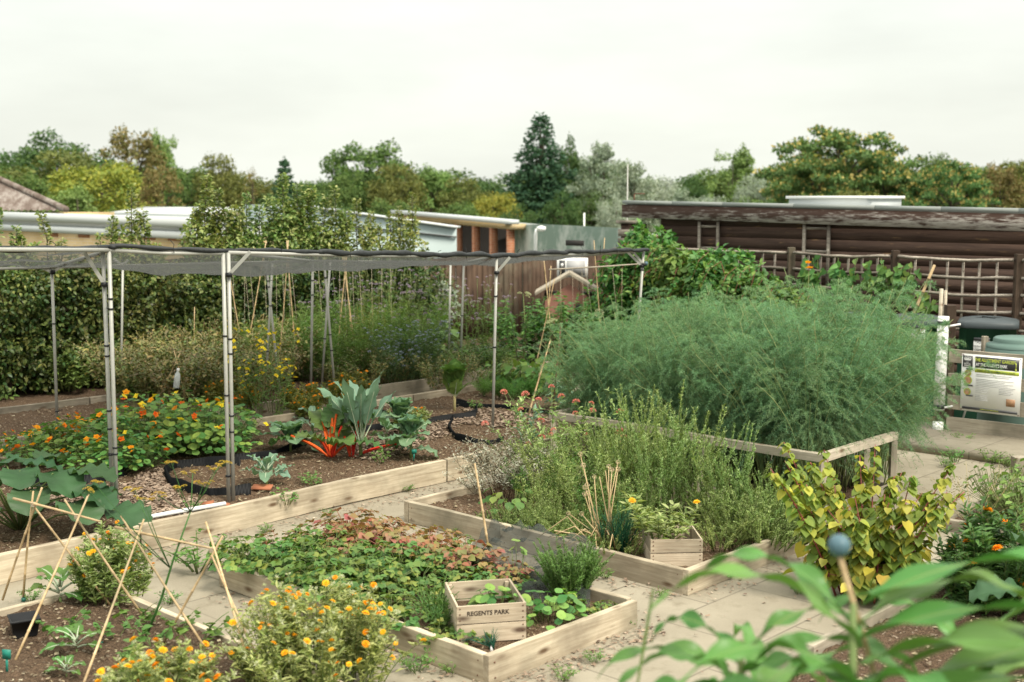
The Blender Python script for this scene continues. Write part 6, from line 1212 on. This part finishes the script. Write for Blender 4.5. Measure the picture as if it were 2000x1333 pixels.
for k in range(14):
    a = rnd(2.2, 5.4); L = rnd(.15, .42); b = np.array([rnd(-.1, .06), rnd(-.06, .06), 0]); st.tube([b, b+[math.cos(a)*L*.5, math.sin(a)*L*.3, L*rnd(.3, .6)], b+[math.cos(a)*L, math.sin(a)*L*.5, rnd(.0, .2)]], .0042, 5)
for k in range(120): a = rnd(0, 6.28); p = stem_pts((rnd(-.02, .14), rnd(-.06, .06), 0), a, rnd(.15, .34), rnd(.02, .12), rnd(0, .1), 5); ld.tube(p, [.003, .0028, .0024, .0018, .001], 4)
st.build('dry_stalks', MAT['stem_straw'], ch, True); ld.build('leaves', MAT['chive'], ch, True); ch.location = V(cb)

# ---- crates
def crate(label, loc, rz, w, d, h, sl, word=None, nm='crate'):
    r = thing('wooden_crate', label, 'crate', loc, rz); t = .011; hs = h/sl
    for k in range(sl):
        z = hs*(k+.5); hh = hs-.006
        for y in (0, d): beam('slat', (0-w/2, y, z), (w/2, y, z), t, hh, MAT['crate'], None, 0, .002).parent = r
        for s in (-1, 1): beam('slat', (s*(w/2-t/2-.001), t*.55, z-.002), (s*(w/2-t/2-.001), d-t*.55, z-.002), t, hh, MAT['crate'], None, 0, .002).parent = r
        for s in (-1, 1):
            mb = MB(); 
            for q in (-.28, .05, .33): mb.tube([[s*(w/2-.018), -t/2-.003, z+hs*q], [s*(w/2-.018), -t/2+.002, z+hs*q]], .0042, 6)
            mb.build('nails', MAT['rust'], r)
    for s in (-1, 1):
        for y in (.02, d-.02): beam('corner_post', (s*(w/2-.026), y, .002), (s*(w/2-.026), y, h-.012), .024, .024, MAT['crate'], None, 0, .002).parent = r
    o = beam('base', (-w/2+.014, d/2, .012), (w/2-.014, d/2, .012), d-.03, .012, MAT['crate'], None, 0, .002); o.parent = r
    o = beam('soil', (-w/2+.014, d/2, h*.28), (w/2-.014, d/2, h*.28), d-.03, h*.4, MAT['soil_dark'], None, 0, .004); o.parent = r
    if word:
        text('lettering', word, .034, (-.02, -t/2-.0015, h-hs*.45), R90, MAT['print_black'], r, 1.0, bold=.0006)
        mb = MB(); x0 = -.135                       # short serif feet under and over the stencilled letters
        r.children[-1]
    return r
fb = gp(960, 1254, .1); crate('pale wooden crate stencilled REGENTS PARK standing in the strawberry bed', fb, .2, .385, .43, .215, 2, 'REGENTS PARK')
fb2 = gp(1321, 1108, .1); crate('plain pale wooden crate in the right corner of the herb bed', fb2, .04, .345, .38, .19, 2)
r = nasturtium('nasturtium leaves filling the stencilled crate', 34, .17, (.06, .16), (.05, .085), 0); r.location = V(fb+[.03, .24, .08]); r.name = 'crate_nasturtium'
r = nasturtium('nasturtium patch trailing right of the stencilled crate', 60, .24, (.05, .2), (.04, .075), 0); r.location = V(gp(1075, 1215, .1))
r = nasturtium('two tall nasturtium leaves rising behind the stencilled crate', 4, .05, (.26, .36), (.05, .06), 0); r.location = V(gp(1012, 1140, .1))
r, tp_ = herb('calendula_plant', 'pale leaved calendula flopping over the left side of the plain crate', 'calendula', None, 12, (.16, .34), .05, (.03, .2), (0, .1), 30, (.06, .11), .3, 'oval', 'marigold', 'stem', (.2, 1), .5, .1, .004, .01, .2); r.location = V(fb2+[-.1, .16, .1])
for k in (0, 4): put_flower(r, 'daisy_amber', tp_[k][0]+np.array([0, 0, .05]), .026, .4)
r = bare('spring_onion', 'spring onion tuft in the front corner of the strawberry bed', 'onion'); mb = MB()
for k in range(16): mb.tube(stem_pts((rnd(-.015, .015), rnd(-.01, .01), 0), rnd(0, 6.28), rnd(.05, .12), rnd(0, .03), rnd(0, .03), 5), [.0035, .0035, .003, .002, .001], 5)
for a, L in ((2.6, .2), (3.3, .25), (2.2, .16)): mb.tube([[0, 0, .01], [math.cos(a)*L*.5, math.sin(a)*L*.2, .06], [math.cos(a)*L, math.sin(a)*L*.3, .02]], [.004, .003, .001], 5)
mb.build('leaves', MAT['chive'], r, True); mb = MB(); mb.tube([[0, 0, -.02], [0, 0, .02]], [.012, .006], 7); mb.build('bulb', MAT['white_plastic'], r, True); r.location = V(gp(960, 1268, .1))

# ================================================================ strawberry bed
SP = [Proto(strawberry(None, 'strawberry')), Proto(strawberry(None, 'strawberry_red')), Proto(strawberry(None, 'strawberry', 22, .18, (.08, .2))), Proto(strawberry(None, 'strawberry_red', 22, .19))]
for i in range(7):
    for j in range(11):
        u = 4.53+i*.172+rnd(-.05, .05); v = 5.02+j*.165+rnd(-.05, .05); red = (u-4.42)*.8+(v-5.0)*.35+rnd(-.35, .35)
        k = (1 if (i+j) % 2 else 3) if red > 1.05 else (0 if v > 5.5 else 2); s = rnd(.8, 1.1)*(1.0 if v > 5.45 else .72)
        SP[k].put(uv(u, v, .1), scale=s, label='strawberry plant with reddening leaves at the far end of its bed' if k in (1, 3) else 'green strawberry plant in the dense patch of the small bed', group='red leaved strawberries' if k in (1, 3) else 'green strawberries')
for u, v, s in ((4.6, 4.85, .7), (4.78, 4.98, .7), (5.0, 5.0, .65), (4.58, 4.6, .6), (5.4, 4.45, .5), (5.45, 4.6, .55), (4.9, 4.85, .6), (5.5, 4.38, .45), (5.3, 5.1, .5), (4.5, 4.75, .6)): SP[2].put(uv(u, v, .1), scale=s, label='small green strawberry runner near the stencilled crate', group='strawberry runners near the crate')
r = rosemary('small bright green rosemary bush at the right side of the strawberry bed', 90, (.2, .36), (.03, .14), .10, 'rosemary_fresh', (.02, .034), .0065); r.location = V(gp(1112, 1168, .1))
GT = Proto(herb('grass_tuft', None, 'grass', None, 22, (.1, .26), .03, (.02, .1), (0, .1), 2, (.05, .1), .1, 'fold', 'grass', 'grass', (.3, 1), .8)[0])
for x, y, s, lab in ((845, 1215, 1.1, 'grass tuft left of the stencilled crate'), (862, 1235, .9, 'grass tuft touching the front left foot of the stencilled crate'), (1260, 1500, .1, None)):
    if lab: GT.put(gp(x, y, .1), scale=s, label=lab)
gn = MB(); A = lerp_poly([gp(965, 1020, .22), gp(1040, 1030, .30), gp(1110, 1040, .30), gp(1165, 1062, .24)], 44); B = lerp_poly([gp(890, 1100, .14), gp(980, 1150, .13), gp(1060, 1178, .12), gp(1150, 1195, .14)], 44); t = np.linspace(0, 1, 30)[None, :, None]
G = A[:, None]*(1-t)+B[:, None]*t; I, J = np.meshgrid(np.arange(44), np.arange(30), indexing='ij'); G[..., 2] += .05*np.sin(J/29*PI)*0+.022*np.sin(I*.55+J*.2)+.02*np.sin(J*.8-I*.25)+.012*np.sin(I*1.3+J*.9)
gn.grid(G); o = gn.build('garden_netting', MAT['net_fine'], None, True, org=G.mean((0, 1))*[1, 1, 0]+[0, 0, .1]); tag(o, 'crumpled dark fine netting draped between the strawberry and herb beds', 'netting')

# ================================================================ front left bed
rY = lambda x: 7.25-.0017*x
cs = []
for x0, y0, x1, y1 in ((5, 1172, 82, 953), (45, 1174, 65, 960), (215, 1182, 62, 984), (30, 1290, 173, 966), (287, 1214, 126, 976), (163, 1336, 281, 1015), (404, 1271, 236, 1008), (318, 1258, 435, 1047), (500, 1350, 402, 1020), (533, 1350, 414, 1086)):
    cs.append((gp(x0, y0, .08), dp(x1, y1, rY(x1)+rnd(-.05, .05))))
cf_ = cane_frame('frame of thin bamboo canes tied in crosses along a ridge over the front left bed', cs, r=.0075)
for (x0, y0, x1, y1) in ((26, 974, 195, 1019), (225, 1030, 424, 1074)): cane('ridge_cane', dp(x0, y0, rY(x0)), dp(x1, y1, rY(x1)), .008, MAT['cane'], cf_)
for x, y in ((65, 986), (150, 1010), (262, 1042), (413, 1075)):
    q = dp(x, y, rY(x)); mb = MB(); a = np.linspace(0, 25, 60); mb.tube(q+np.c_[np.cos(a)*.014, np.sin(a)*.014, (a-12)*.0012], .0022, 4); mb.build('string_tie', MAT['string'], cf_, True, org=q)
for x, y, Y in ((207, 1170, 7.4), (197, 1258, 6.6), (500, 1285, 6.1), (46, 1172, 7.3)): q = dp(x, y, Y-.03); mb = MB(); mb.tube([q-[0, 0, .01], q+[0, 0, .012]], .014, 8); mb.build('clip', MAT['green_clip'], cf_, True, org=q)
r = marigold('bushy orange marigold behind the canes at the left', .24, .46, 54, 40, 'marigold', ('daisy_orange', 'daisy_amber', 'daisy_amber'), (.013, .02)); r.location = V(gp(215, 1168, .085))
r = marigold('largest marigold bush, thick with orange yellow flowers and pale leaves', .42, .56, 150, 98, 'marigold', ('daisy_amber', 'daisy_amber', 'daisy_orange', 'daisy_amber'), (.013, .022), per=46); r.location = V(uv(3.76, 4.86, .05))
r = marigold('orange marigold bush cut by the bottom edge in front of the canes', .3, .42, 70, 60, 'marigold', ('daisy_orange', 'daisy_amber', 'daisy_amber'), (.015, .024)); r.location = V(gp(318, 1425, .08))
fq = gp(285, 1245, .08); r = bare('fennel_plant', 'tall dark stemmed fennel with mustard yellow flower umbels among the canes', 'fennel'); mb = MB(); main = dp(338, 1095, fq[1])-fq; tp2 = dp(372, 1000, fq[1])-fq; mb.tube([[0, 0, 0], main*.5+[.01, 0, 0], main, tp2], [.008, .0075, .006, .004], 6)
for x, y in ((376, 925), (398, 945), (345, 952), (310, 968), (420, 915), (280, 975), (262, 955), (335, 905), (430, 905), (185, 945), (170, 958)):
    e = dp(x, y, fq[1]+rnd(-.15, .1))-fq; b = tp2 if x > 300 else main*.9; mb.tube([b, (b+e)/2+[0, 0, -.02], e], [.003, .0025, .002], 4)
    for k in range(5): 
        w = e+np.array([rnd(-.045, .045), rnd(-.03, .03), rnd(-.008, .012)]); mb.tube([e-[0, 0, .03], w], .001, 3); put_flower(r, 'umbel', w, rnd(.014, .022), .3)
mb.build('stems', MAT['marigold_dark'], r, True); r.location = V(fq)
q = gp(48, 1238, .08); pt_ = thing('plant_pot', 'square black plastic pot lying empty on the dark soil', 'plant pot', q, .5); mb = MB(); mb.grid(np.array([[[s[0]*k, s[1]*k, z] for s in ((-1, -1), (1, -1), (1, 1), (-1, 1), (-1, -1))] for k, z in ((.06, 0), (.075, .09), (.079, .09), (.079, .10), (.072, .10), (.058, .01), (.001, .01))])); mb.build('body', MAT['black_plastic'], pt_)
BL = Proto(crucifer('beet_plant', None, 'beet', 'tomato', 9, (.14, .24), (.06, .09), e=(.3, 1.2), wave=.012, stemh=.02, sr=.008, st=.35))
for x, y, s, lab in ((150, 1275, .9, 'small leafy beet between the cane feet'), (118, 1175, 1.3, 'dark leafy chicory at the corner of the front bed'), (130, 1320, .6, 'tiny leafy beet near the bottom edge')): BL.put(gp(x, y, .085), scale=s, label=lab)
VN = Proto(herb('bean_seedling', None, 'seedling', None, 3, (.12, .3), .03, (.03, .12), (0, .12), 9, (.04, .09), .75, 'heart', 'rosemary_fresh', 'stem', (.3, 1), .3)[0])
for x, y in ((228, 1245), (262, 1225), (350, 1235), (300, 1265), (120, 1250), (385, 1262), (250, 1300)): VN.put(gp(x, y, .085), scale=rnd(.7, 1.1), label='thin bean seedling on the dark soil under the canes', group='bean seedlings under the canes')
GT2 = Proto(herb('path_weed', None, 'weed', None, 9, (.05, .14), .05, (.03, .1), (0, .06), 9, (.03, .06), .4, 'oval', 'rosemary_fresh', 'stem', (.2, 1), .3)[0])
for x, y, s in ((388, 1115, 1.8), (1560, 1010, .9), (1865, 902, 1), (1935, 905, 1), (1880, 868, .9), (815, 1313, .8), (1160, 1295, .5), (985, 1145, .7), (1845, 912, .7), (1965, 912, .9), (1900, 880, .6), (1420, 1130, .5), (1490, 1098, .5), (1100, 1330, .6), (880, 1315, .5), (700, 1290, .5), (1230, 1225, .4), (1290, 1165, .4), (1180, 1130, .5), (1090, 1090, .5), (900, 1045, .5), (850, 1022, .6), (640, 1010, .5), (520, 1040, .5), (330, 1180, .6), (1560, 1160, .5), (1620, 1085, .5), (60, 1175, .6), (1780, 955, .6), (1850, 985, .5), (1700, 990, .5), (1955, 945, .7), (795, 960, .5), (700, 775, .6), (775, 768, .5)): GT2.put(gp(x, y, .003), scale=s, label='small weed growing from a joint of the paving', group='weeds in the paving joints')

# ================================================================ right foreground
tag(raised_bed('low timber-edged bed of pale green plants at the far right', 8.95, 11.2, .5, 3.9, .09, .06, MAT['timber_old'], .05, 'NW', {}, MAT['soil_dark']), None, None)
r = bare('yellowing_shrub', 'loose shrub with drooping yellow green heart leaves and reddish stems', 'shrub'); st = MB(); fo = MB(); go = MB()
for i in range(26):
    az = i*2.4+rnd(-.3, .3); h = rnd(.5, .98); p = stem_pts((math.cos(az)*.2*rnd(0, 1), math.sin(az)*.2*rnd(0, 1), 0), az, h, rnd(.04, .3), rnd(0, .16), 9); st.tube(p, np.linspace(.006, .0022, 9), 5)
    n = 84; t = RG.uniform(.15, 1, n); P, d = along(p, t); a = RG.uniform(0, 6.28, n); o = np.c_[np.cos(a), np.sin(a), np.zeros(n)]; q = P+o*(.05*(1.15-t))[:, None]; l = RG.uniform(.045, .088, n)*(1.15-.5*t)
    fo.leaves('heart', q, nrm(o*.7+np.array([0, 0, -.75])+unit(n)*.3), nrm(o*.8+np.array([0, 0, .65])+unit(n)*.25), l, l*.9)
    for k in range(n): 
        if k % 2 == 0: st.tube([P[k], q[k]], .0015, 3)
for i in range(80):
    az = rnd(0, 6.28); q = np.array([math.cos(az)*rnd(.05, .36), math.sin(az)*rnd(.05, .36), rnd(.12, .6)]); l = rnd(.055, .105); go.leaves('heart', q[None], nrm(np.array([math.cos(az), math.sin(az), -.7])+unit(1)[0]*.7)[None], nrm(np.array([math.cos(az)*.8, math.sin(az)*.8, .6])+unit(1)[0]*.7)[None], l, l*.85); st.tube([q*[.1, .1, .5], q], .0022, 4)
st.build('stems', MAT['stem_red'], r, True); fo.build('foliage', MAT['yellowleaf'], r); go.build('golden_leaves', MAT['golden'], r); r.location = V(uv(7.1, 3.56, .01)); r.scale = (1.24, 1.2, 1.0)
r = marigold('dark green marigold bush with a few orange flowers at the right edge', .34, .64, 70, 14, 'marigold_dark', ('daisy_orange',), (.026, .036), (.07, .12), False, 60); r.location = V(gp(1945, 1190, .06))
SPh = Proto(beanplant(None, 'rosemary_fresh', 'leafy_herb', 'herb', 110, .3, (.08, .4), (.03, .06), 'oval'))
for u, v, s in ((9.5, 3.5, 1.1), (9.8, 3.75, 1), (10.2, 3.55, 1.1), (9.25, 3.2, 1)): SPh.put(uv(u, v, .06), scale=s, label='bright green low herb in the far right bed', group='low herbs in the far right bed')
r, tp_ = herb('dry_herb', 'wispy dried herb at the corner of the far right bed', 'herb', None, 16, (.2, .42), .12, (.05, .25), (0, .1), 20, (.012, .03), .4, 'oval', 'weed_dry', 'stem_straw', (.4, 1), .5, 0, .002, .02, .2, 2); r.location = V(uv(9.2, 3.75, .06))
def maize(label, loc, stem_top, blades):
    r = bare('maize_plant', label, 'sweetcorn'); mb = MB(); x, y, z = loc; mb.tube(np.array([[0, 0, 0], [0.0, 0, stem_top*.6], [rnd(-.02, .02), 0, stem_top]]), [.017, .014, .008], 8); mb.build('stem', MAT['stem'], r, True)
    for zb, az, L, W, e0, ar, wv in blades:
        b = MB(); tw_ = rnd(-.5, .5); pts = b.blade((0, 0, zb), az, L*1.08, W*.92, e0+(.15 if abs(az) > .9 else .0), ar+.2, wv*1.5, 3, 'long', 34, 11, .22, tw_); lf = b.build('leaf', MAT['maize'], r, True); b = MB(); b.tube(pts[:29], np.linspace(.0032, .001, 29), 5); b.build('midrib', MAT['rib_green'], lf, True)
    r.location = V((x, y, z)); return r
maize('nearest sweetcorn plant with broad arching leaves at the lower right', (.80, 2.75, .08), 1.50, [(1.50, -.10, .8, .10, .55, 1.6, .012), (1.42, -.35, .85, .11, .5, 1.5, .014), (1.40, 3.0, .55, .085, .75, 1.8, .012), (1.36, -.75, .9, .11, .55, 1.5, .014), (1.46, .25, .6, .085, .5, 1.5, .012), (1.42, 2.4, .5, .075, .7, 1.7, .012), (1.3, -.2, .95, .12, .6, 1.5, .015), (1.3, 3.4, .5, .09, .6, 1.5, .015), (1.28, -1.4, .6, .1, .6, 1.5, .012), (1.22, -.5, 1.0, .12, .6, 1.3, .015), (1.2, .1, 1.0, .12, .6, 1.3, .015), (1.15, 2.8, .55, .1, .5, 1.4, .015), (1.1, -.9, .9, .12, .5, 1.2, .015), (1.05, -1.9, .6, .11, .4, 1.3, .015), (1.0, -.3, 1.0, .13, .4, 1.1, .015), (1.0, 3.3, .6, .11, .4, 1.3, .015), (.95, -1.3, .8, .12, .4, 1.2, .015)])
maize('sweetcorn plant left of the blue topped cane, leaves curling to the path', (.57, 2.95, .08), 1.34, [(1.22, 3.3, .38, .06, .7, 2.0, .012), (1.26, 2.4, .33, .05, .8, 2.1, .012), (1.18, -2.4, .4, .07, .5, 1.7, .015), (1.26, -.8, .45, .07, .6, 1.6, .012), (1.14, 2.9, .4, .07, .4, 1.6, .016), (1.30, .3, .4, .06, .8, 1.7, .01), (1.15, -1.5, .5, .09, .5, 1.5, .015), (1.1, .1, .55, .09, .5, 1.4, .015), (1.05, 3.0, .5, .09, .4, 1.3, .015), (1.15, .8, .45, .08, .5, 1.5, .012), (1.0, 2.2, .45, .09, .5, 1.4, .012), (.95, -1.1, .55, .1, .4, 1.3, .015), (1.1, -2.0, .45, .09, .6, 1.6, .015), (1.0, -.6, .5, .09, .5, 1.4, .015)])
maize('sweetcorn plant behind the nearest one, leaning right', (1.25, 3.3, .08), 1.25, [(1.2, .1, .9, .10, .6, 1.5, .015), (1.12, -.6, .9, .11, .5, 1.3, .015), (1.2, 2.6, .45, .075, .6, 1.7, .012), (1.05, -1.4, .6, .10, .5, 1.5, .015), (.95, -.1, .9, .11, .5, 1.3, .015), (1.1, -.3, .95, .11, .7, 1.5, .015)])
maize('sweetcorn plant at the bottom edge right of the cane', (1.02, 2.85, .08), 1.30, [(1.24, -.1, .8, .10, .7, 1.6, .015), (1.2, -1.2, .6, .10, .6, 1.5, .015), (1.22, 2.9, .5, .085, .7, 1.7, .012), (1.14, .5, .7, .10, .6, 1.4, .015), (1.1, -.6, .8, .11, .5, 1.3, .015), (1.05, 3.4, .5, .10, .5, 1.4, .015), (1.0, -1.8, .5, .10, .5, 1.3, .015), (1.0, -.2, .8, .12, .45, 1.2, .015)])
maize('low young sweetcorn between the cane and the path', (.66, 3.1, .08), 1.12, [(1.08, 2.9, .5, .085, .8, 1.8, .012), (1.1, .2, .5, .08, .9, 1.8, .012), (1.04, -1.3, .5, .09, .7, 1.6, .015), (1.06, 1.6, .45, .075, .9, 1.8, .012), (1.0, -.4, .55, .09, .6, 1.5, .015), (.95, 3.6, .5, .09, .6, 1.5, .015)])
tq = dp(1639, 1066, 2.75); bq = np.array([tq[0]+.55, tq[1]+.25, .08]); r = thing('topped_cane', 'bamboo cane topped with a weathered blue ball among the sweetcorn', 'cane', bq, 0); cane('cane', bq, tq-[0, 0, .02], .0085, MAT['cane'], r)
mb = MB(); lathe(mb, tq, [(0.001, .026)]+[(.026*math.sin(a), .026*math.cos(a)) for a in np.linspace(.2, PI-.2, 14)]+[(.001, -.026)], 24); mb.build('ball', MAT['blue_ball'], r, True, org=tq)
sp = [((.15, .0, .34), .3, -2.4, .5), ((.3, .25, .42), .3, 2.6, .4), ((-.05, -.2, .26), .26, -2.0, .6), ((.35, -.15, .3), .26, -1.0, .5), ((-.2, .25, .3), .24, 2.8, .5), ((.1, .4, .5), .3, 1.8, .4)]
r = bigleaf_plant('squash_plant', 'squash plant with mealy dark leaves at the lower right corner', 'squash', 'squash', sp); r.location = V(uv(6.6, 2.15, .08))
gs_ = bare('plantain_stalk', 'thin yellow green flowering stalk rising at the bottom of the path', 'stalk'); a = dp(1243, 1350, 3.1); b = dp(1276, 1150, 3.2); mb = MB(); mb.tube([[a[0]-.05, a[1], .0], a, (a+b)/2, b], [.003, .003, .005, .004], 6); o = mb.build('stem', MAT['weed_yellow'], gs_, True, org=None); gs_.location = (0, 0, 0)

# ================================================================ sky, light and camera
w = bpy.data.worlds.new('World'); SC.world = w; w.use_nodes = True; nt = w.node_tree; nt.nodes.clear()
SUN_EL, SUN_AZ = math.radians(52), math.radians(138)       # compass angle from +Y, clockwise
out = nt.nodes.new('ShaderNodeOutputWorld'); bg = nt.nodes.new('ShaderNodeBackground'); bg.inputs['Strength'].default_value = .1
sky = nt.nodes.new('ShaderNodeTexSky'); sky.sky_type = 'NISHITA'; sky.sun_disc = False; sky.sun_elevation = SUN_EL; sky.sun_rotation = SUN_AZ; sky.dust_density = 4; sky.air_density = 1.2
tc = nt.nodes.new('ShaderNodeTexCoord'); sx = nd(nt, 'SeparateXYZ', Vector=tc.outputs['Generated'])
mp = nd(nt, 'Mapping', Vector=tc.outputs['Generated']); mp.inputs['Scale'].default_value = (1.6, 1.6, 5.5); nz = noise(nt, mp.outputs[0], 1.5, 5, .55)
hi = ramp(nt, sx.outputs[2], [(.0, (3.55, 3.63, 3.28)), (.12, (3.65, 3.74, 3.40)), (.30, (4.2, 4.28, 4.0)), (.8, (8.7, 8.7, 7.9))])
gm = nd(nt, 'MapRange', Value=nz); gm.inputs[1].default_value = .38; gm.inputs[2].default_value = .66; gm.inputs[3].default_value = 1.03; gm.inputs[4].default_value = .87
cl = nd(nt, 'VectorMath', _operation='SCALE', i0=hi); nt.links.new(gm.outputs[0], cl.inputs['Scale'])
nt.links.new(mixc(nt, .93, sky.outputs[0], cl.outputs[0]), bg.inputs[0]); nt.links.new(bg.outputs[0], out.inputs[0])
sd = bpy.data.lights.new('sun', 'SUN'); sd.energy = 1.5; sd.angle = math.radians(14); sd.color = (1.0, .92, .79); so = bpy.data.objects.new('sun', sd); COL.objects.link(so)
dv = Vector((math.sin(SUN_AZ)*math.cos(SUN_EL), math.cos(SUN_AZ)*math.cos(SUN_EL), math.sin(SUN_EL))); so.rotation_euler = dv.to_track_quat('Z', 'Y').to_euler(); so.location = (3, -5, 12)
cd = bpy.data.cameras.new('camera'); cam = bpy.data.objects.new('camera', cd); COL.objects.link(cam); cam.location = (0, 0, CAMH); cam.rotation_euler = (PI/2-TH, 0, 0)
cd.sensor_width = 36; cd.lens = 36*FPX/2000; cd.clip_start = .05; cd.clip_end = 3000; cd.dof.use_dof = True; cd.dof.focus_distance = 9.5; cd.dof.aperture_fstop = 2.2
SC.camera = cam
SC.view_settings.view_transform = 'Standard'; SC.view_settings.look = 'None'; SC.view_settings.exposure = 1.5; SC.view_settings.gamma = 1
SC.render.engine = 'CYCLES'; cy = SC.cycles; cy.use_denoising = True; cy.max_bounces = 8; cy.diffuse_bounces = 5; cy.glossy_bounces = 2; cy.transmission_bounces = 3; cy.transparent_max_bounces = 12; cy.caustics_reflective = False; cy.caustics_refractive = False
